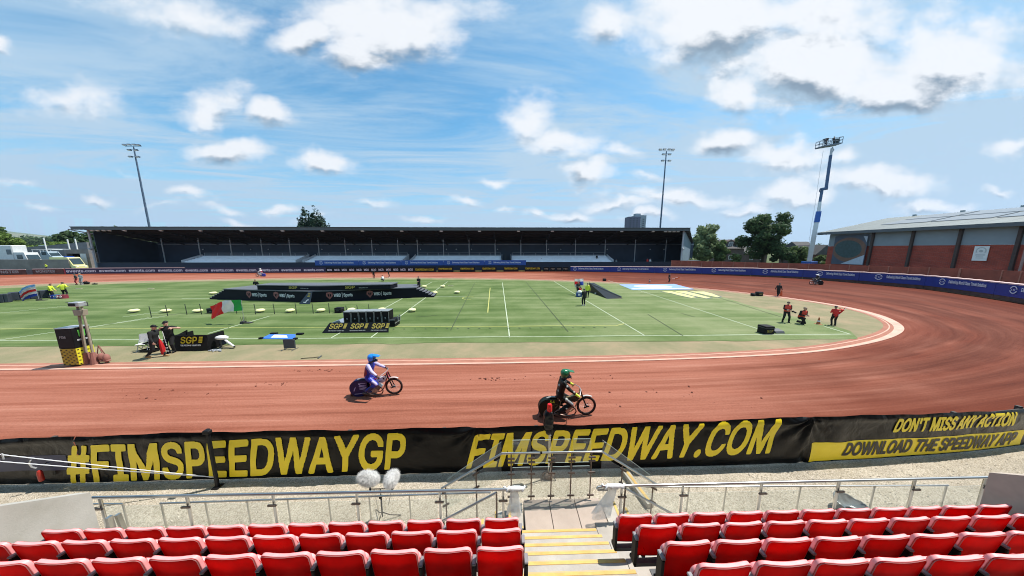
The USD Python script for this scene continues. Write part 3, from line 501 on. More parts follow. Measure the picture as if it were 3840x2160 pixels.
# seating blocks, each a thing
SEATW = M('white_bench_plastic', (.80, .82, .86), .5, .08, scale=.8); CONC = M('grey_concrete', (.30, .30, .30), .85, .15, scale=.6)
for k, (a, b, lab) in enumerate(((690, 1112, 'leftmost seating block of white benches under the grandstand roof'), (1142, 1510, 'second seating block of white benches behind the blue hoarding'), (1540, 1880, 'third seating block of white benches right of the middle gangway'), (1918, 2296, 'rightmost seating block of white benches, with people at its right end'))):
    xa, xb = AY(a, 970, 74)[0], AY(b, 970, 74)[0]
    t = thing('seating_block', lab, 'seating', ((xa + xb) / 2, 73.2, 0), 0, 'white bench blocks in the grandstand'); w = xb - xa
    for r in range(6):
        y = .5 + r * .85; z = zw - .35 + r * .28
        part(t, 'step', bx(0, y + .1, z / 2, w, .84, z), CONC, False)
        part(t, 'bench', cat(bx(0, y, z + .30, w - .3, .38, .06), bx(0, y + .22, z + .46, w - .3, .06, .34)), SEATW, False)
    zt = zw - .35 + 6 * .28
    for i in range(9): part(t, 'rail_post', bx(-w / 2 + .3 + i * (w - .6) / 8, 5.6, zt + .55, .07, .07, 1.1), PALEST, False)
    part(t, 'rail', cat(bx(0, 5.6, zt + 1.12, w - .5, .06, .06), bx(0, 5.6, zt + .6, w - .5, .05, .05)), PALEST, False)
    for sx in (-1, 1): part(t, 'side_panel', prism([(.2, 0), (5.4, 0), (5.4, zt + .8), (.2, zw + .6)], .08, frame((sx * (w / 2 + .1), 0, 0), (0, 1, 0), (0, 0, 1))), SEATW, False)
# blue hoarding on the front of the stand
cs = [1204, 1366, 1524.6, 1682, 1837]; hy = SY - .25
b0 = [1181, 1345, 1504, 1662, 1817, 1973]
for k in range(5):
    pa, pb = AY(b0[k] + .5, 985, hy), AY(b0[k + 1] - .5, 985, hy); z0, z1 = AY(1500, 995, hy)[2], AY(1500, 976, hy)[2]
    t = thing('hoarding', f'blue slogan hoarding on the grandstand front wall, {ORD[k]} of five from the left', 'hoarding', ((pa[0] + pb[0]) / 2, hy, (z0 + z1) / 2), 0, 'blue hoardings on the grandstand'); w = pb[0] - pa[0]
    part(t, 'panel', bx(0, 0, 0, w, .08, z1 - z0), M('mid_blue_banner', (.02, .075, .30), .45, .1), False); cx = AY(cs[k], 985, hy)[0] - (pa[0] + pb[0]) / 2
    part(t, 'ring_logo', on(ringmark(.42, 0, 0), (cx, -.045, .05), (1, 0, 0)), PRINTW, False); part(t, 'slogan', on(textm('Delivering World Class Travel Solutions', .40, w * .66), (cx + 1.0, -.045, -.12), (1, 0, 0)), PRINTW, False)

# ---------------------------------------------------------------- the near fence with its three banners
_near = (OUTER[:, 1] < 10) & (OUTER[:, 0] > -50) & (OUTER[:, 0] < 30); _nx, _ny = OUTER[_near, 0], OUTER[_near, 1]; _o = np.argsort(_nx)
def yfence(x): return np.interp(x, _nx[_o], _ny[_o]) - .04
TOPX = [-16, -12.5, -7.5, -1.8, 2.4, 8.2, 11.6, 15.5, 20]; TOPZ = [1.22, 1.235, 1.325, 1.285, 1.30, 1.37, 1.30, 1.18, 1.1]
def ztop(x): return np.interp(x, TOPX, TOPZ) + .012 * np.sin(x * 2.1) + .008 * np.sin(x * 5.3 + 1)
SEAMS = [-10.4, -0.75, 8.10]
def bsurf(x, t):
    """point of the loose cloth at x and height share t (0 foot, 1 top)"""
    x, t = np.asarray(x, float), np.asarray(t, float); zt = ztop(x); z = .03 + (zt - .03) * t; y = yfence(x).copy() - .03
    q = np.stack([x * .9, t * 1.4, 0 * x], -1); y -= .11 * (meshkit.fbm(q, 3, 5) - .4) * np.sin(np.pi * np.clip(t, .0, 1)) ** .6
    for k, sx in enumerate(SEAMS[1:]):                        # pulled creases fanning out of each seam's top corner
        dx, dz = x - sx, (1 - t) * 1.28; r = np.hypot(dx, dz) + .02; an = np.arctan2(dz, dx)
        y -= np.where(dx > 0, .022, .050) * np.exp(-r / .75) * np.sin(an * 11 + 2 * meshkit.noise(np.stack([an * 2, r, 0 * r], -1), 3 + k)) * np.clip(r / .25, 0, 1)
        y -= .035 * np.exp(-(dx / .20) ** 2) * np.sin(dx * 13 + t * 3) * (1 - t * .6)
    y += .02 * np.clip((t - .95) / .05, 0, 1) - .03 * np.exp(-((t - .90) / .05) ** 2) * (meshkit.noise(np.stack([x * 1.1, 0 * x, 0 * x], -1), 9))
    return np.stack([x, y, z], -1)
def banner_cloth(x0, x1, t0=0.0, t1=1.0, off=0.0, step=.035, rows=44):
    xs = np.arange(x0, x1 + step / 2, step); xs[-1] = x1; X, T = np.meshgrid(xs, np.linspace(t0, t1, rows)); P = bsurf(X, T); P[..., 1] -= off; return quadgrid(P)
def on_banner(m, x0, z0, off=.012, sl=0.0, wob=.010):
    v, f = trimesh.remesh.subdivide_to_size(m.vertices[:, :3], m.faces, .055); x = x0 + v[:, 0]; z = z0 + v[:, 1] + sl * v[:, 0]
    x = x + wob * 2 * (meshkit.noise(np.stack([x * .8, z * 3.0, 0 * x], -1), 21) - .5)
    t = (z - .03) / (ztop(x) - .03); p = bsurf(x, t); p[:, 1] -= off - (0.0 if True else 0) + v[:, 2]; return trimesh.Trimesh(p, f, process=False)
def flatten(m):
    """front faces only of extruded lettering"""
    keep = m.face_normals[:, 2] > .5; m = m.submesh([np.where(keep)[0]], append=True); m.vertices[:, 2] = 0; return m
VINYL = ramp_mat('black_banner_vinyl', {'g': ('geometry', {}), 'n': ('noise_texture', {'scale': 2.2, 'detail': 6.0, 'distortion': .5}), 'b': ('bump', {'strength': .8, 'distance': .05}), 'n2': ('noise_texture', {'scale': 1.1, 'detail': 5.0}), 'r': ('rgb_ramp', {'ramp': [(.35, (.0015, .0015, .002)), (.7, (.005, .0045, .004))]}),
    'p': ('principled_bsdf', {'roughness': .26, 'specular_ior_level': .14})}, [('g.position', 'n.vector'), ('n.fac', 'b.height'), ('b.normal', 'p.normal'), ('g.position', 'n2.vector'), ('n2.fac', 'r.fac'), ('r.color', 'p.base_color')])
YB = M('yellow_banner_print', (.90, .68, .010), .5, .07, scale=1.5); 
def bfit(u0, v0, u1, v1):
    a, b = AY(u0, v0, 6.0), AY(u1, v1, 6.0); return a, b
bn = thing('banner', 'black banner with yellow hashtag lettering on the near track fence', 'banner', (0, 0, 0), 0, 'black banners on the near fence')
part(bn, 'cloth', banner_cloth(SEAMS[0] + .01, SEAMS[1] - .01), VINYL, True)
a, b = bfit(268, 1803, 1530, 1754); part(bn, 'lettering', on_banner(flatten(bolder(textm('#FIMSPEEDWAYGP', .95, (b[0] - a[0]) * .985, .16), .012)), a[0], a[2], sl=(b[2] - a[2]) / (b[0] - a[0])), YB, True)
b2 = thing('banner', 'black banner with yellow web address, behind the glass balustrade', 'banner', (0, 0, 0), 0, 'black banners on the near fence')
part(b2, 'cloth', banner_cloth(SEAMS[1] - .07, SEAMS[2] - .01, off=.008), VINYL, True)
a, b = bfit(1750, 1754, 2915, 1700); part(b2, 'lettering', on_banner(flatten(bolder(textm('FIMSPEEDWAY.COM', .88, (b[0] - a[0]) * .98, .26), .012)), a[0], a[2], sl=(b[2] - a[2]) / (b[0] - a[0])), YB, True)
b3 = thing('banner', 'black banner with broad yellow lower band at the right', 'banner', (0, 0, 0), 0, 'black banners on the near fence')
part(b3, 'cloth', banner_cloth(SEAMS[2] - .07, 17.5, off=.008), VINYL, True)
part(b3, 'yellow_band', banner_cloth(SEAMS[2] + .06, 15.15, .03, .455, .014, rows=18), YB, True)
ln = lambda tx, u0, v0, u1, v1, h, sh: (lambda p, q: on_banner(flatten(bolder(textm(tx, h, abs(q[0] - p[0]) * (.91 if 'MISS' in tx else .97), sh), .010)), p[0], p[2], .024, (q[2] - p[2]) / (q[0] - p[0])))(AY(u0, v0, float(yfence(AY(u0, v0, 6.2)[0]))), AY(u1, v1, float(yfence(AY(u1, v1, 6.6)[0]))))
part(b3, 'lettering', ln("DON'T MISS ANY ACTION", 3338, 1613, 3812, 1582, .36, .22), YB, True)
part(b3, 'lettering', ln('DOWNLOAD THE SPEEDWAY APP', 3145, 1700, 3800, 1656, .36, .22), BLACKV, True)
b4 = thing('banner', 'plain dark banner at the left end of the near fence', 'banner', (0, 0, 0), 0, 'black banners on the near fence')
part(b4, 'cloth', banner_cloth(-16.5, SEAMS[0] - .01), VINYL, True); part(b4, 'blue_patch', banner_cloth(-13.0, SEAMS[0] - .3, .30, .62, .006, rows=12), M('faded_blue_print', (.008, .014, .06), .5, .2), True)
t = thing('timber_rail_fence', 'wooden rails and posts that carry the banners beside the track', 'fence'); WOODF = M('dark_fence_wood', (.05, .045, .04), .8, .2)
for x in np.arange(-16, 17.6, 2.4): part(t, 'post', bx(x, float(yfence(x)) + .15, .58, .09, .09, 1.16), WOODF, False)
for z in (.35, .75, 1.08):
    xx = np.linspace(-16.4, 17.4, 40); part(t, 'rail', tube(np.c_[xx, yfence(xx) + .10, np.full(40, z)], .03, 5), WOODF)
# ---------------------------------------------------------------- brick hall on the right
BRICKW = ramp_mat('red_brick_wall', {'g': ('geometry', {}), 's': ('separate_xyz', {}), 'c': ('combine_xyz', {}), 'b': ('brick_texture', {'scale': 1.0, 'brick_width': .45, 'row_height': .15, 'mortar_size': .012, 'color1': (.42, .060, .030), 'color2': (.30, .046, .026), 'mortar': (.30, .14, .11)}), 'n': ('noise_texture', {'scale': .5, 'detail': 5.}),
    'gr': ('rgb_ramp', {'ramp': [(.3, (.72, .72, .75)), (.7, (1.15, 1.1, 1.1))]}), 'mx': ('mix_color', {'blend_type': 'multiply', 'fac': 1., 'use_clamp': False}), 'p': ('principled_bsdf', {'roughness': .85})},
    [('g.position', 's.vector'), ('s.y', 'c.x'), ('s.z', 'c.y'), ('c.vector', 'b.vector'), ('g.position', 'n.vector'), ('n.fac', 'gr.fac'), ('b.color', 'mx.a'), ('gr.color', 'mx.b'), ('mx.result', 'p.base_color')])
CLADG = M('grey_blue_cladding', (.24, .29, .33), .6, .1, scale=.4); BROWNST = M('dark_brown_column', (.055, .035, .03), .6, .2); ROOFG = M('hall_roof_sheet', (.115, .135, .13), .5, .12, scale=.25); PANELS = M('solar_panel', (.17, .19, .21), .3, .08, scale=.4)
BX = 80.0; yc = AX(3110, 900, BX)[1]; ze = AX(3117, 872, BX)[2]; y0b = 12.0; zsp = AX(3413, 921, BX)[2]
h = thing('sports_hall', 'large brick hall with grey roof on the right behind the fence', 'building')
ucol = [3265, 3413, 3589, 3811]; ycol = [yc] + [AX(u, 950, BX)[1] for u in ucol] + [AX(3811, 950, BX)[1] - 8.2 * k for k in range(1, 4)]
for k in range(len(ycol) - 1):
    ya, yb = ycol[k], ycol[k + 1]; m = (ya + yb) / 2; w = ya - yb
    part(h, 'brick_bay', bx(BX + .15, m, zsp / 2, .3, w - .02, zsp), BRICKW, False)
    part(h, 'cladding_bay', bx(BX + .10, m, (zsp + ze) / 2 + .01, .24, w - .02, ze - zsp), CLADG, False)
for k, y in enumerate(ycol[1:]): part(h, 'column', bx(BX - .12, y, ze / 2 - .1, .5, .34, ze - .2), BROWNST, False)
part(h, 'drainpipe', cat(seg((BX - .5, ycol[4] - .9, 0), (BX - .5, ycol[4] - .9, ze - 1.4), .13), seg((BX - .5, ycol[4] - .9, ze - 1.4), (BX - .9, ycol[4] - 2.2, ze - .5), .13)), M('pinkish_pipe', (.35, .22, .20), .6, .1))
part(h, 'gable_wall', bx(BX + 16, yc - .2, ze / 2, 31, .3, ze), BRICKW, False)
rx_, rz_ = AY(3358, 818, yc)[0], AY(3358, 818, yc)[2]
part(h, 'gable_top', prism([(BX, ze), (rx_, rz_ - .3), (2 * rx_ - BX, ze)], .3, frame((0, yc - .05, 0), (1, 0, 0), (0, 0, 1))), CLADG, False)
ex, ez = BX - 1.5, ze - .12; ys = np.linspace(yc + 1.3, y0b, 25); slope = (rz_ - ez) / (rx_ - ex)
for k in range(24):
    a, b = ys[k] - .02, ys[k + 1] + .02; part(h, 'roof_sheet', trimesh.convex.convex_hull(np.array([[x, y, z + d] for y in (a, b) for x, z in ((ex, ez), (rx_, rz_)) for d in (0, .18)])), ROOFG, False)
    part(h, 'roof_sheet', trimesh.convex.convex_hull(np.array([[x, y, z + d] for y in (a, b) for x, z in ((2 * rx_ - ex, ez), (rx_ + .02, rz_)) for d in (0, .18)])), ROOFG, False)
part(h, 'gutter', bx(ex - .1, (ys[0] + y0b) / 2, ez - .12, .35, ys[0] - y0b, .62), M('slate_fascia', (.09, .10, .11), .6, .1), False)
part(h, 'soffit', bx((ex + BX) / 2, (ys[0] + y0b) / 2, ez - .12, BX - ex - .1, ys[0] - y0b, .1), BROWNST, False)
for k in range(6):
    ya = yc - 5.5 - k * 7.0
    for (f0, f1) in ((.34, .62), (.66, .95)):
        xa, xb_ = ex + (rx_ - ex) * f0, ex + (rx_ - ex) * f1; part(h, 'solar_panel', trimesh.convex.convex_hull(np.array([[x, y, ez + slope * (x - ex) + .22 + d] for y in (ya, ya - 6.5) for x in (xa, xb_) for d in (0, .07)])), PANELS, False)
for k in range(7): part(h, 'roof_vent', bx(rx_, yc - 3 - 6.5 * k, rz_ + .3, .5, .4, .4), M('vent_grey', (.3, .33, .33), .6, .1), False)
# printed aerial view on the end bay and the white poster
pa, pb = AX(3127, 940, BX - .3), AX(3250, 940, BX - .3); zt_, zb_ = AX(3190, 884, BX)[2], AX(3190, 992, BX)[2]; w = pa[1] - pb[1]; hh = zt_ - zb_
t = thing('printed_picture', 'large dark printed aerial view of an oval track on the hall', 'picture', (BX - .45, (pa[1] + pb[1]) / 2, (zt_ + zb_) / 2)); FR = frame((0, 0, 0), (0, -1, 0), (0, 0, 1))
part(t, 'sheet', prism(sg.box(-w / 2, -hh / 2, w / 2, hh / 2), .06, FR), M('dark_print', (.06, .075, .11), .5, .3, scale=.5), False)
ov = sg.Point(0, 0).buffer(1); ovs = lambda a, b, cx, cy: shapely.affinity.translate(shapely.affinity.rotate(shapely.affinity.scale(ov, a, b), -14), cx, cy).intersection(sg.box(-w / 2 + .1, -hh / 2 + .1, w / 2 - .1, hh / 2 - .1))
import shapely.affinity
part(t, 'printed_track', prism(ovs(w * .52, hh * .42, .0, .1).difference(ovs(w * .42, hh * .30, -.2, .25)), .012, frame((-.065, 0, 0), (0, -1, 0), (0, 0, 1))), M('brown_print', (.16, .085, .06), .5, .2), False)
part(t, 'printed_field', prism(ovs(w * .42, hh * .30, -.2, .25), .01, frame((-.065, 0, 0), (0, -1, 0), (0, 0, 1))), M('dark_green_print', (.035, .065, .07), .5, .3), False)
part(t, 'pale_corner', prism([(-w * .18, -hh / 2 + .1), (w / 2 - .1, -hh / 2 + .1), (w / 2 - .1, -hh * .16)], .014, frame((-.065, 0, 0), (0, -1, 0), (0, 0, 1))), M('pale_blue_print', (.42, .48, .56), .5, .1), False)
part(t, 'pale_corner', prism([(w * .36, hh / 2 - .15), (w / 2 - .1, hh / 2 - .3), (w / 2 - .1, hh * .26)], .014, frame((-.065, 0, 0), (0, -1, 0), (0, 0, 1))), M('pale_blue_print', (.42, .48, .56), .5, .1), False)
pa, pb = AX(3644, 950, BX - .4), AX(3700, 950, BX - .4); zt_, zb_ = AX(3672, 923, BX)[2], AX(3672, 978, BX)[2]; w = pa[1] - pb[1]; hh = zt_ - zb_
t = thing('wall_poster', 'white poster with grey emblem on the brick hall wall', 'poster', (BX - .1, (pa[1] + pb[1]) / 2, (zt_ + zb_) / 2))
part(t, 'sheet', prism(sg.box(-w / 2, -hh / 2, w / 2, hh / 2), .05, FR), WHITE, False)
cw = unary_union([sg.Point(.32 * w * math.cos(a), .18 * hh + .22 * hh * math.sin(a)).buffer(.07) for a in np.linspace(-.4, math.pi + .4, 14)] + [sg.Point(0, .16 * hh).buffer(.14 * w)])
part(t, 'emblem', prism(cw, .012, frame((-.055, 0, 0), (0, -1, 0), (0, 0, 1))), M('pale_grey_print', (.45, .47, .48), .6, .05), False)
for k, (yy, ww) in enumerate(((-.13, .62), (-.24, .46), (-.32, .52))): part(t, 'text_line', prism(sg.box(-ww * w / 2, yy * hh, ww * w / 2, (yy + (.06 if k == 0 else .03)) * hh), .012, frame((-.055, 0, 0), (0, -1, 0), (0, 0, 1))), M('pale_grey_print', (.45, .47, .48), .6, .05), False)

# ---------------------------------------------------------------- trees
def leafmat(name, lo, mid, hi):
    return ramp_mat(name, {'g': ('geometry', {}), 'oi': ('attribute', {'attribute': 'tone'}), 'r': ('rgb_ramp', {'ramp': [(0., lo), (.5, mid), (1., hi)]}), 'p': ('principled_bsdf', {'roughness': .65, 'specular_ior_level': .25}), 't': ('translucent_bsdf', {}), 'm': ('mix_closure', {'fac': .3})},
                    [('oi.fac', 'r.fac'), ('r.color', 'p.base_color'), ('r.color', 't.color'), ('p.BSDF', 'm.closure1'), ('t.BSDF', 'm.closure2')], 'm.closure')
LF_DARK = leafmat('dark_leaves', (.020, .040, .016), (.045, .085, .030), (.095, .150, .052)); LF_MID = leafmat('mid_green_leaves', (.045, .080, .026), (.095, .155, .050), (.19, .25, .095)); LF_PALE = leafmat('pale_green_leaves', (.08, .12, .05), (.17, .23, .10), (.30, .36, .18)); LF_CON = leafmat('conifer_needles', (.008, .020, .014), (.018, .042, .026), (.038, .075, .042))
LF_GREEN = leafmat('fresh_green_leaves', (.040, .080, .012), (.085, .145, .022), (.15, .22, .045)); BARK = M('bark', (.07, .055, .04), .9, .3)
def leaves(c, r, n, size, seed, squash=1.0, gaps=.45):
    """n small leaf clumps through the lobes c (k x 3) of radius r (k)"""
    g = np.random.default_rng(seed); c, r = np.asarray(c, float), np.asarray(r, float); w = r ** 2 / (r ** 2).sum(); k = g.choice(len(c), n, p=w)
    d = g.normal(size=(n, 3)); d /= np.linalg.norm(d, axis=1, keepdims=True); rad = r[k] * (1 - .55 * g.random(n) ** 1.7) * (0.82 + .36 * meshkit.noise(d * 2.5 + c[k] * .7, seed))
    p = c[k] + d * rad[:, None] * [1, 1, squash]
    if gaps:
        keep = meshkit.fbm(p * (1.15 / max(r.mean(), .3)), 3, seed + 9) > gaps; p, d, k = p[keep], d[keep], k[keep]; n = len(p)
    nrm = d + g.normal(size=(n, 3)) * .55; nrm /= np.linalg.norm(nrm, axis=1, keepdims=True); a = np.cross(nrm, g.normal(size=(n, 3))); a /= np.linalg.norm(a, axis=1, keepdims=True); b = np.cross(nrm, a)
    s = size * (.55 + .9 * g.random(n))[:, None]; v = np.stack([p - a * s, p - b * s * .6, p + a * s, p + b * s * .6], 1).reshape(-1, 3)
    i = np.arange(n)[:, None] * 4; f = np.vstack([i + [0, 1, 2], i + [0, 2, 3]])
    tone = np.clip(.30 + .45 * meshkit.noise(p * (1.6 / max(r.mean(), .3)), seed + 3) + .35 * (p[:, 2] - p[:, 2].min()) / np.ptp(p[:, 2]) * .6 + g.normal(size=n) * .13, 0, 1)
    return trimesh.Trimesh(v, f, process=False), np.repeat(tone, 4)
def tree(name, label, base, height, lobes, mat, n, size, seed, trunk_r=.25, group=None, cat_='tree', trunk_top=None, squash=1.0):
    """lobes: (x, y, z, r) from the foot of the trunk"""
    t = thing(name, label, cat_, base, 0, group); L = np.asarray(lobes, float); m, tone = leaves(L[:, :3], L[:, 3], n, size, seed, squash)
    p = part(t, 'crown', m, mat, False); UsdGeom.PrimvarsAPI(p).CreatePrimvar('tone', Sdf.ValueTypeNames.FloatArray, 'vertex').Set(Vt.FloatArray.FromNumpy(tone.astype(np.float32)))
    tt = trunk_top or height * .6; ms = [tube([(0, 0, -.1), (.05 * height * .1, 0, tt * .5), (0, 0, tt)], [trunk_r, trunk_r * .75, trunk_r * .35], 7)]
    for q in L[:8]: ms.append(tube([(0, 0, tt * .45), (q[0] * .5, q[1] * .5, (tt * .45 + q[2]) / 2), tuple(q[:3])], [trunk_r * .45, trunk_r * .3, trunk_r * .12], 5))
    part(t, 'trunk', cat(*ms), BARK); return t
def lobed(w, h, z0, n, seed, rr=.30, tall=1.0):
    g = np.random.default_rng(seed); out = []
    for k in range(n):
        a = g.random() * 6.283; q = g.random() ** .6; z = z0 + (h - z0) * (.18 + .70 * g.random()); pr = math.sin(math.pi * min(.95, max(.12, (z - z0) / (h - z0)))) ** .6
        out.append((w / 2 * .72 * q * pr * math.cos(a), w / 2 * .72 * q * pr * math.sin(a), z, w * rr * (.55 + .6 * g.random())))
    return out
def put_tree(name, label, u0, u1, vt, y, mat, n, size, seed, z0=.15, lobes=11, rr=.24, cat_='tree', group=None, squash=.9, base=0.0):
    a, b = AY(u0, 950, y), AY(u1, 950, y); top = AY((u0 + u1) / 2, vt, y)[2] - base; w = abs(b[0] - a[0]); r_ = min(w * rr, top * .32)
    L = lobed(w, top - r_ * .35, top * z0, lobes, seed, r_ / w); return tree(name, label, ((a[0] + b[0]) / 2, y, base), top, L, mat, n, size, seed, max(.12, w * .03), group, cat_, squash=squash)
# conifer clump: three spires of drooping sprays
def conifer(label, u0, u1, vt, y, seed):
    a, b = AY(u0, 900, y), AY(u1, 900, y); top = AY((u0 + u1) / 2, vt, y)[2]; w = b[0] - a[0]; t = thing('conifer_tree', label, 'tree', ((a[0] + b[0]) / 2, y, 0)); g = np.random.default_rng(seed); L = []
    for (fx, ft, fr) in ((-.22, .97, .40), (.06, 1.0, .38), (.26, .86, .36), (-.38, .82, .26), (-.05, .90, .4), (.42, .70, .24)):
        for z in np.linspace(.15, ft, 16):
            k = 1 - (z / ft); L.append((fx * w + g.normal() * .25, g.normal() * .4, z * top, max(.25, fr * w * (k * 1.25 + .05) ** .75 * .85)))
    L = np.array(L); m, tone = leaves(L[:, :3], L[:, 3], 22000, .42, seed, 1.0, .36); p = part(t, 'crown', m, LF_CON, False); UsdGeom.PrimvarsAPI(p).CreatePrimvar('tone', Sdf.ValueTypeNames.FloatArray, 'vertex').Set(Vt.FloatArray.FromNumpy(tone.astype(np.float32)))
    part(t, 'trunk', cat(*[seg((fx * w, 0, 0), (fx * w, 0, top * ft * .95), .3, .05) for fx, ft in ((-.2, .97), (.08, 1), (.24, .84))]), BARK)
conifer('dark conifer clump rising behind the grandstand roof', 1117, 1246, 773, 112, 5)
put_tree('bushy_tree', 'small pale tree just right of the dark conifer clump', 1255, 1336, 836, 116, LF_MID, 4180, .45, 11)
put_tree('bushy_tree', 'tiny treetop above the middle of the grandstand roof', 1838, 1892, 850, 125, LF_DARK, 1710, .45, 12)
put_tree('bushy_tree', 'low treetop above the left end of the grandstand roof', 345, 462, 838, 118, LF_DARK, 4940, .5, 13)
put_tree('round_tree', 'round dark tree left of the grandstand', 236, 308, 857, 125, LF_DARK, 5700, .5, 14)
put_tree('bushy_tree', 'dark tree touching the left end of the grandstand', 308, 345, 868, 122, LF_DARK, 2850, .5, 15)
put_tree('broad_tree', 'broad pale green tree right of the grandstand end', 2575, 2690, 826, 88, LF_PALE, 17000, .34, 16, lobes=30, z0=.0, rr=.18)
put_tree('broad_tree', 'lower green tree between the pale tree and the dark house', 2668, 2732, 872, 86, LF_MID, 7000, .33, 17, lobes=12, z0=.0)
put_tree('tall_tree', 'tall dark broadleaf tree, tallest beside the lift', 2765, 2958, 780, 80, LF_DARK, 19950, .33, 18, lobes=40, rr=.14, z0=.10, squash=1.0)
put_tree('bushy_tree', 'dark bush with grey leaves left of the lift base', 2900, 2975, 905, 74, LF_DARK, 6840, .26, 19, z0=.02, lobes=10)
put_tree('bushy_tree', 'green bush right beside the white lift base', 2962, 3040, 900, 77, LF_MID, 6840, .28, 20, z0=.02, lobes=10)
put_tree('shrub', 'small shrub between the lift and the brick hall', 3060, 3112, 952, 72, LF_MID, 2850, .22, 21, z0=.02, lobes=7, cat_='shrub')
put_tree('shrub', 'low shrub in front of the dark house', 2745, 2790, 945, 78, LF_MID, 2470, .25, 22, z0=.02, lobes=7, cat_='shrub')
put_tree('shrub', 'pale shrub at the grandstand end beside a parked grey van', 2585, 2618, 960, 82, LF_PALE, 1330, .25, 23, z0=.02, lobes=6, cat_='shrub')
put_tree('broad_tree', 'bright green leafy bank at the left picture edge', -70, 88, 858, 105, LF_GREEN, 13300, .42, 24, lobes=16, z0=.0, rr=.2)
put_tree('broad_tree', 'dark tree on the slope at the left edge', -40, 40, 838, 122, LF_DARK, 6650, .5, 25, lobes=12, z0=.0)
put_tree('bushy_tree', 'round sunlit green bush behind the grey pickup', 128, 238, 893, 100, LF_GREEN, 8740, .38, 26, lobes=13, z0=.0)
put_tree('bushy_tree', 'dull green bush left of the sunlit bush', 70, 128, 905, 108, LF_MID, 4180, .4, 27, z0=.0)
# far woods and hills
g = np.random.default_rng(3); L = [(x, 420 + 40 * g.random() + abs(x) * .12, (2 + 5.0 * g.random()) + 15 * min(1, max(0, (-x - 350) / 200)), 7 + 4 * g.random()) for x in np.arange(-1100, 1150, 9)]; L = np.array(L)
m, tone = leaves(L[:, :3], L[:, 3], 60000, 1.7, 8, 1.3, 0); p = part(None, 'far_wood', m, LF_DARK, False, kind='stuff'); tag(p, 'dark green far wood along the horizon', 'wood'); UsdGeom.PrimvarsAPI(p).CreatePrimvar('tone', Sdf.ValueTypeNames.FloatArray, 'vertex').Set(Vt.FloatArray.FromNumpy(tone.astype(np.float32)))
HILLM = ramp_mat('hill_fields', {'g': ('geometry', {}), 'v': ('voronoi_texture', {'scale': .0035}), 'n': ('noise_texture', {'scale': .004, 'detail': 6.}), 's': ('separate_color', {}), 'a': ('math', {'math_type': 'multiply_add', 'value2': .5, 'value3': .1}), 'b': ('math', {'math_type': 'add'}), 'r': ('rgb_ramp', {'ramp': [(.3, (.020, .045, .030)), (.7, (.085, .13, .06)), (1., (.17, .17, .09))]}), 'p': ('principled_bsdf', {'roughness': .95, 'specular_ior_level': .1})},
    [('g.position', 'v.vector'), ('g.position', 'n.vector'), ('v.color', 's.color'), ('s.r', 'a.value1'), ('a.value', 'b.value1'), ('n.fac', 'b.value2'), ('b.value', 'r.fac'), ('r.color', 'p.base_color')])
hx, hy = np.meshgrid(np.linspace(-9000, 4000, 90), np.linspace(2300, 6500, 40)); hz = (hy - 2300) / 4200
hz = np.clip(hz * 2.2, 0, 1) * (200 + 270 * meshkit.fbm(np.stack([hx / 1500, hy / 1600, hx * 0], -1), 4, 4)) * np.clip((-(hx + 1.42 * hy)) / 2200, 0, 1) ** .7 - 4
struct('hills', quadgrid(np.stack([hx, hy, hz], -1)), HILLM, True)

# ---------------------------------------------------------------- houses and the tower block behind
HBR = M('dark_house_brick', (.10, .07, .06), .85, .2, scale=.8); HROOF = M('dark_roof_tiles', (.06, .055, .055), .8, .2, scale=1.2); PANE = M('dark_pane', (.03, .04, .05), .15, .1)
def house(label, u0, u1, ve, vr, y, wins=(), depth=8.0, wall=HBR, roof=HROOF, gable=False):
    a, b = AY(u0, 940, y), AY(u1, 940, y); ze_, zr_ = AY((u0 + u1) / 2, ve, y)[2], AY((u0 + u1) / 2, vr, y)[2]; w = b[0] - a[0]; t = thing('house', label, 'house', ((a[0] + b[0]) / 2, y, 0)); 
    part(t, 'wall', bx(0, depth / 2, ze_ / 2, w, depth, ze_), wall, False)
    if gable: part(t, 'roof', prism([(-w / 2 - .4, ze_), (w / 2 + .4, ze_), (0, zr_)], depth + .6, frame((0, depth + .3, 0), (1, 0, 0), (0, 0, 1))), roof, False)
    else: part(t, 'roof', prism([(-.5, ze_ - .2), (depth + .5, ze_ - .2), (depth / 2, zr_)], w + .6, frame((-w / 2 - .3, 0, 0), (0, 1, 0), (0, 0, 1))), roof, False)
    for (fx, fz, ww, wh, dorm) in wins:
        yy = -.06
        if dorm:
            dz = ze_ + (zr_ - ze_) * .45; yy = depth * .10; part(t, 'dormer', cat(bx(fx * w / 2, yy + 1.2, dz, ww + .5, 2.4, wh + .4), prism([(-(ww / 2 + .5), 0), (ww / 2 + .5, 0), (0, .8)], 2.6, frame((fx * w / 2, yy + 2.5, dz + wh / 2 + .2), (1, 0, 0), (0, 0, 1)))), wall, False); zz = dz; yy -= .05
        else: zz = fz * ze_
        f = part(t, 'window', cat(bx(fx * w / 2 - ww / 2, yy, zz, .12, .12, wh), bx(fx * w / 2 + ww / 2, yy, zz, .12, .12, wh), bx(fx * w / 2, yy, zz + wh / 2, ww + .12, .12, .12), bx(fx * w / 2, yy, zz - wh / 2, ww + .12, .12, .12), bx(fx * w / 2, yy, zz, .1, .12, wh)), WHITE, False)
        part(f, 'pane', bx(fx * w / 2, yy + .03, zz, ww - .1, .04, wh - .1), PANE, False)
    return t
house('dark brick house with white dormer windows between two trees', 2722, 2790, 930, 897, 98, ((-.35, 0, 1.5, 1.5, True), (.5, 0, 1.5, 1.5, True), (-.4, .42, 1.6, 1.3, False), (.4, .42, 1.6, 1.3, False)))
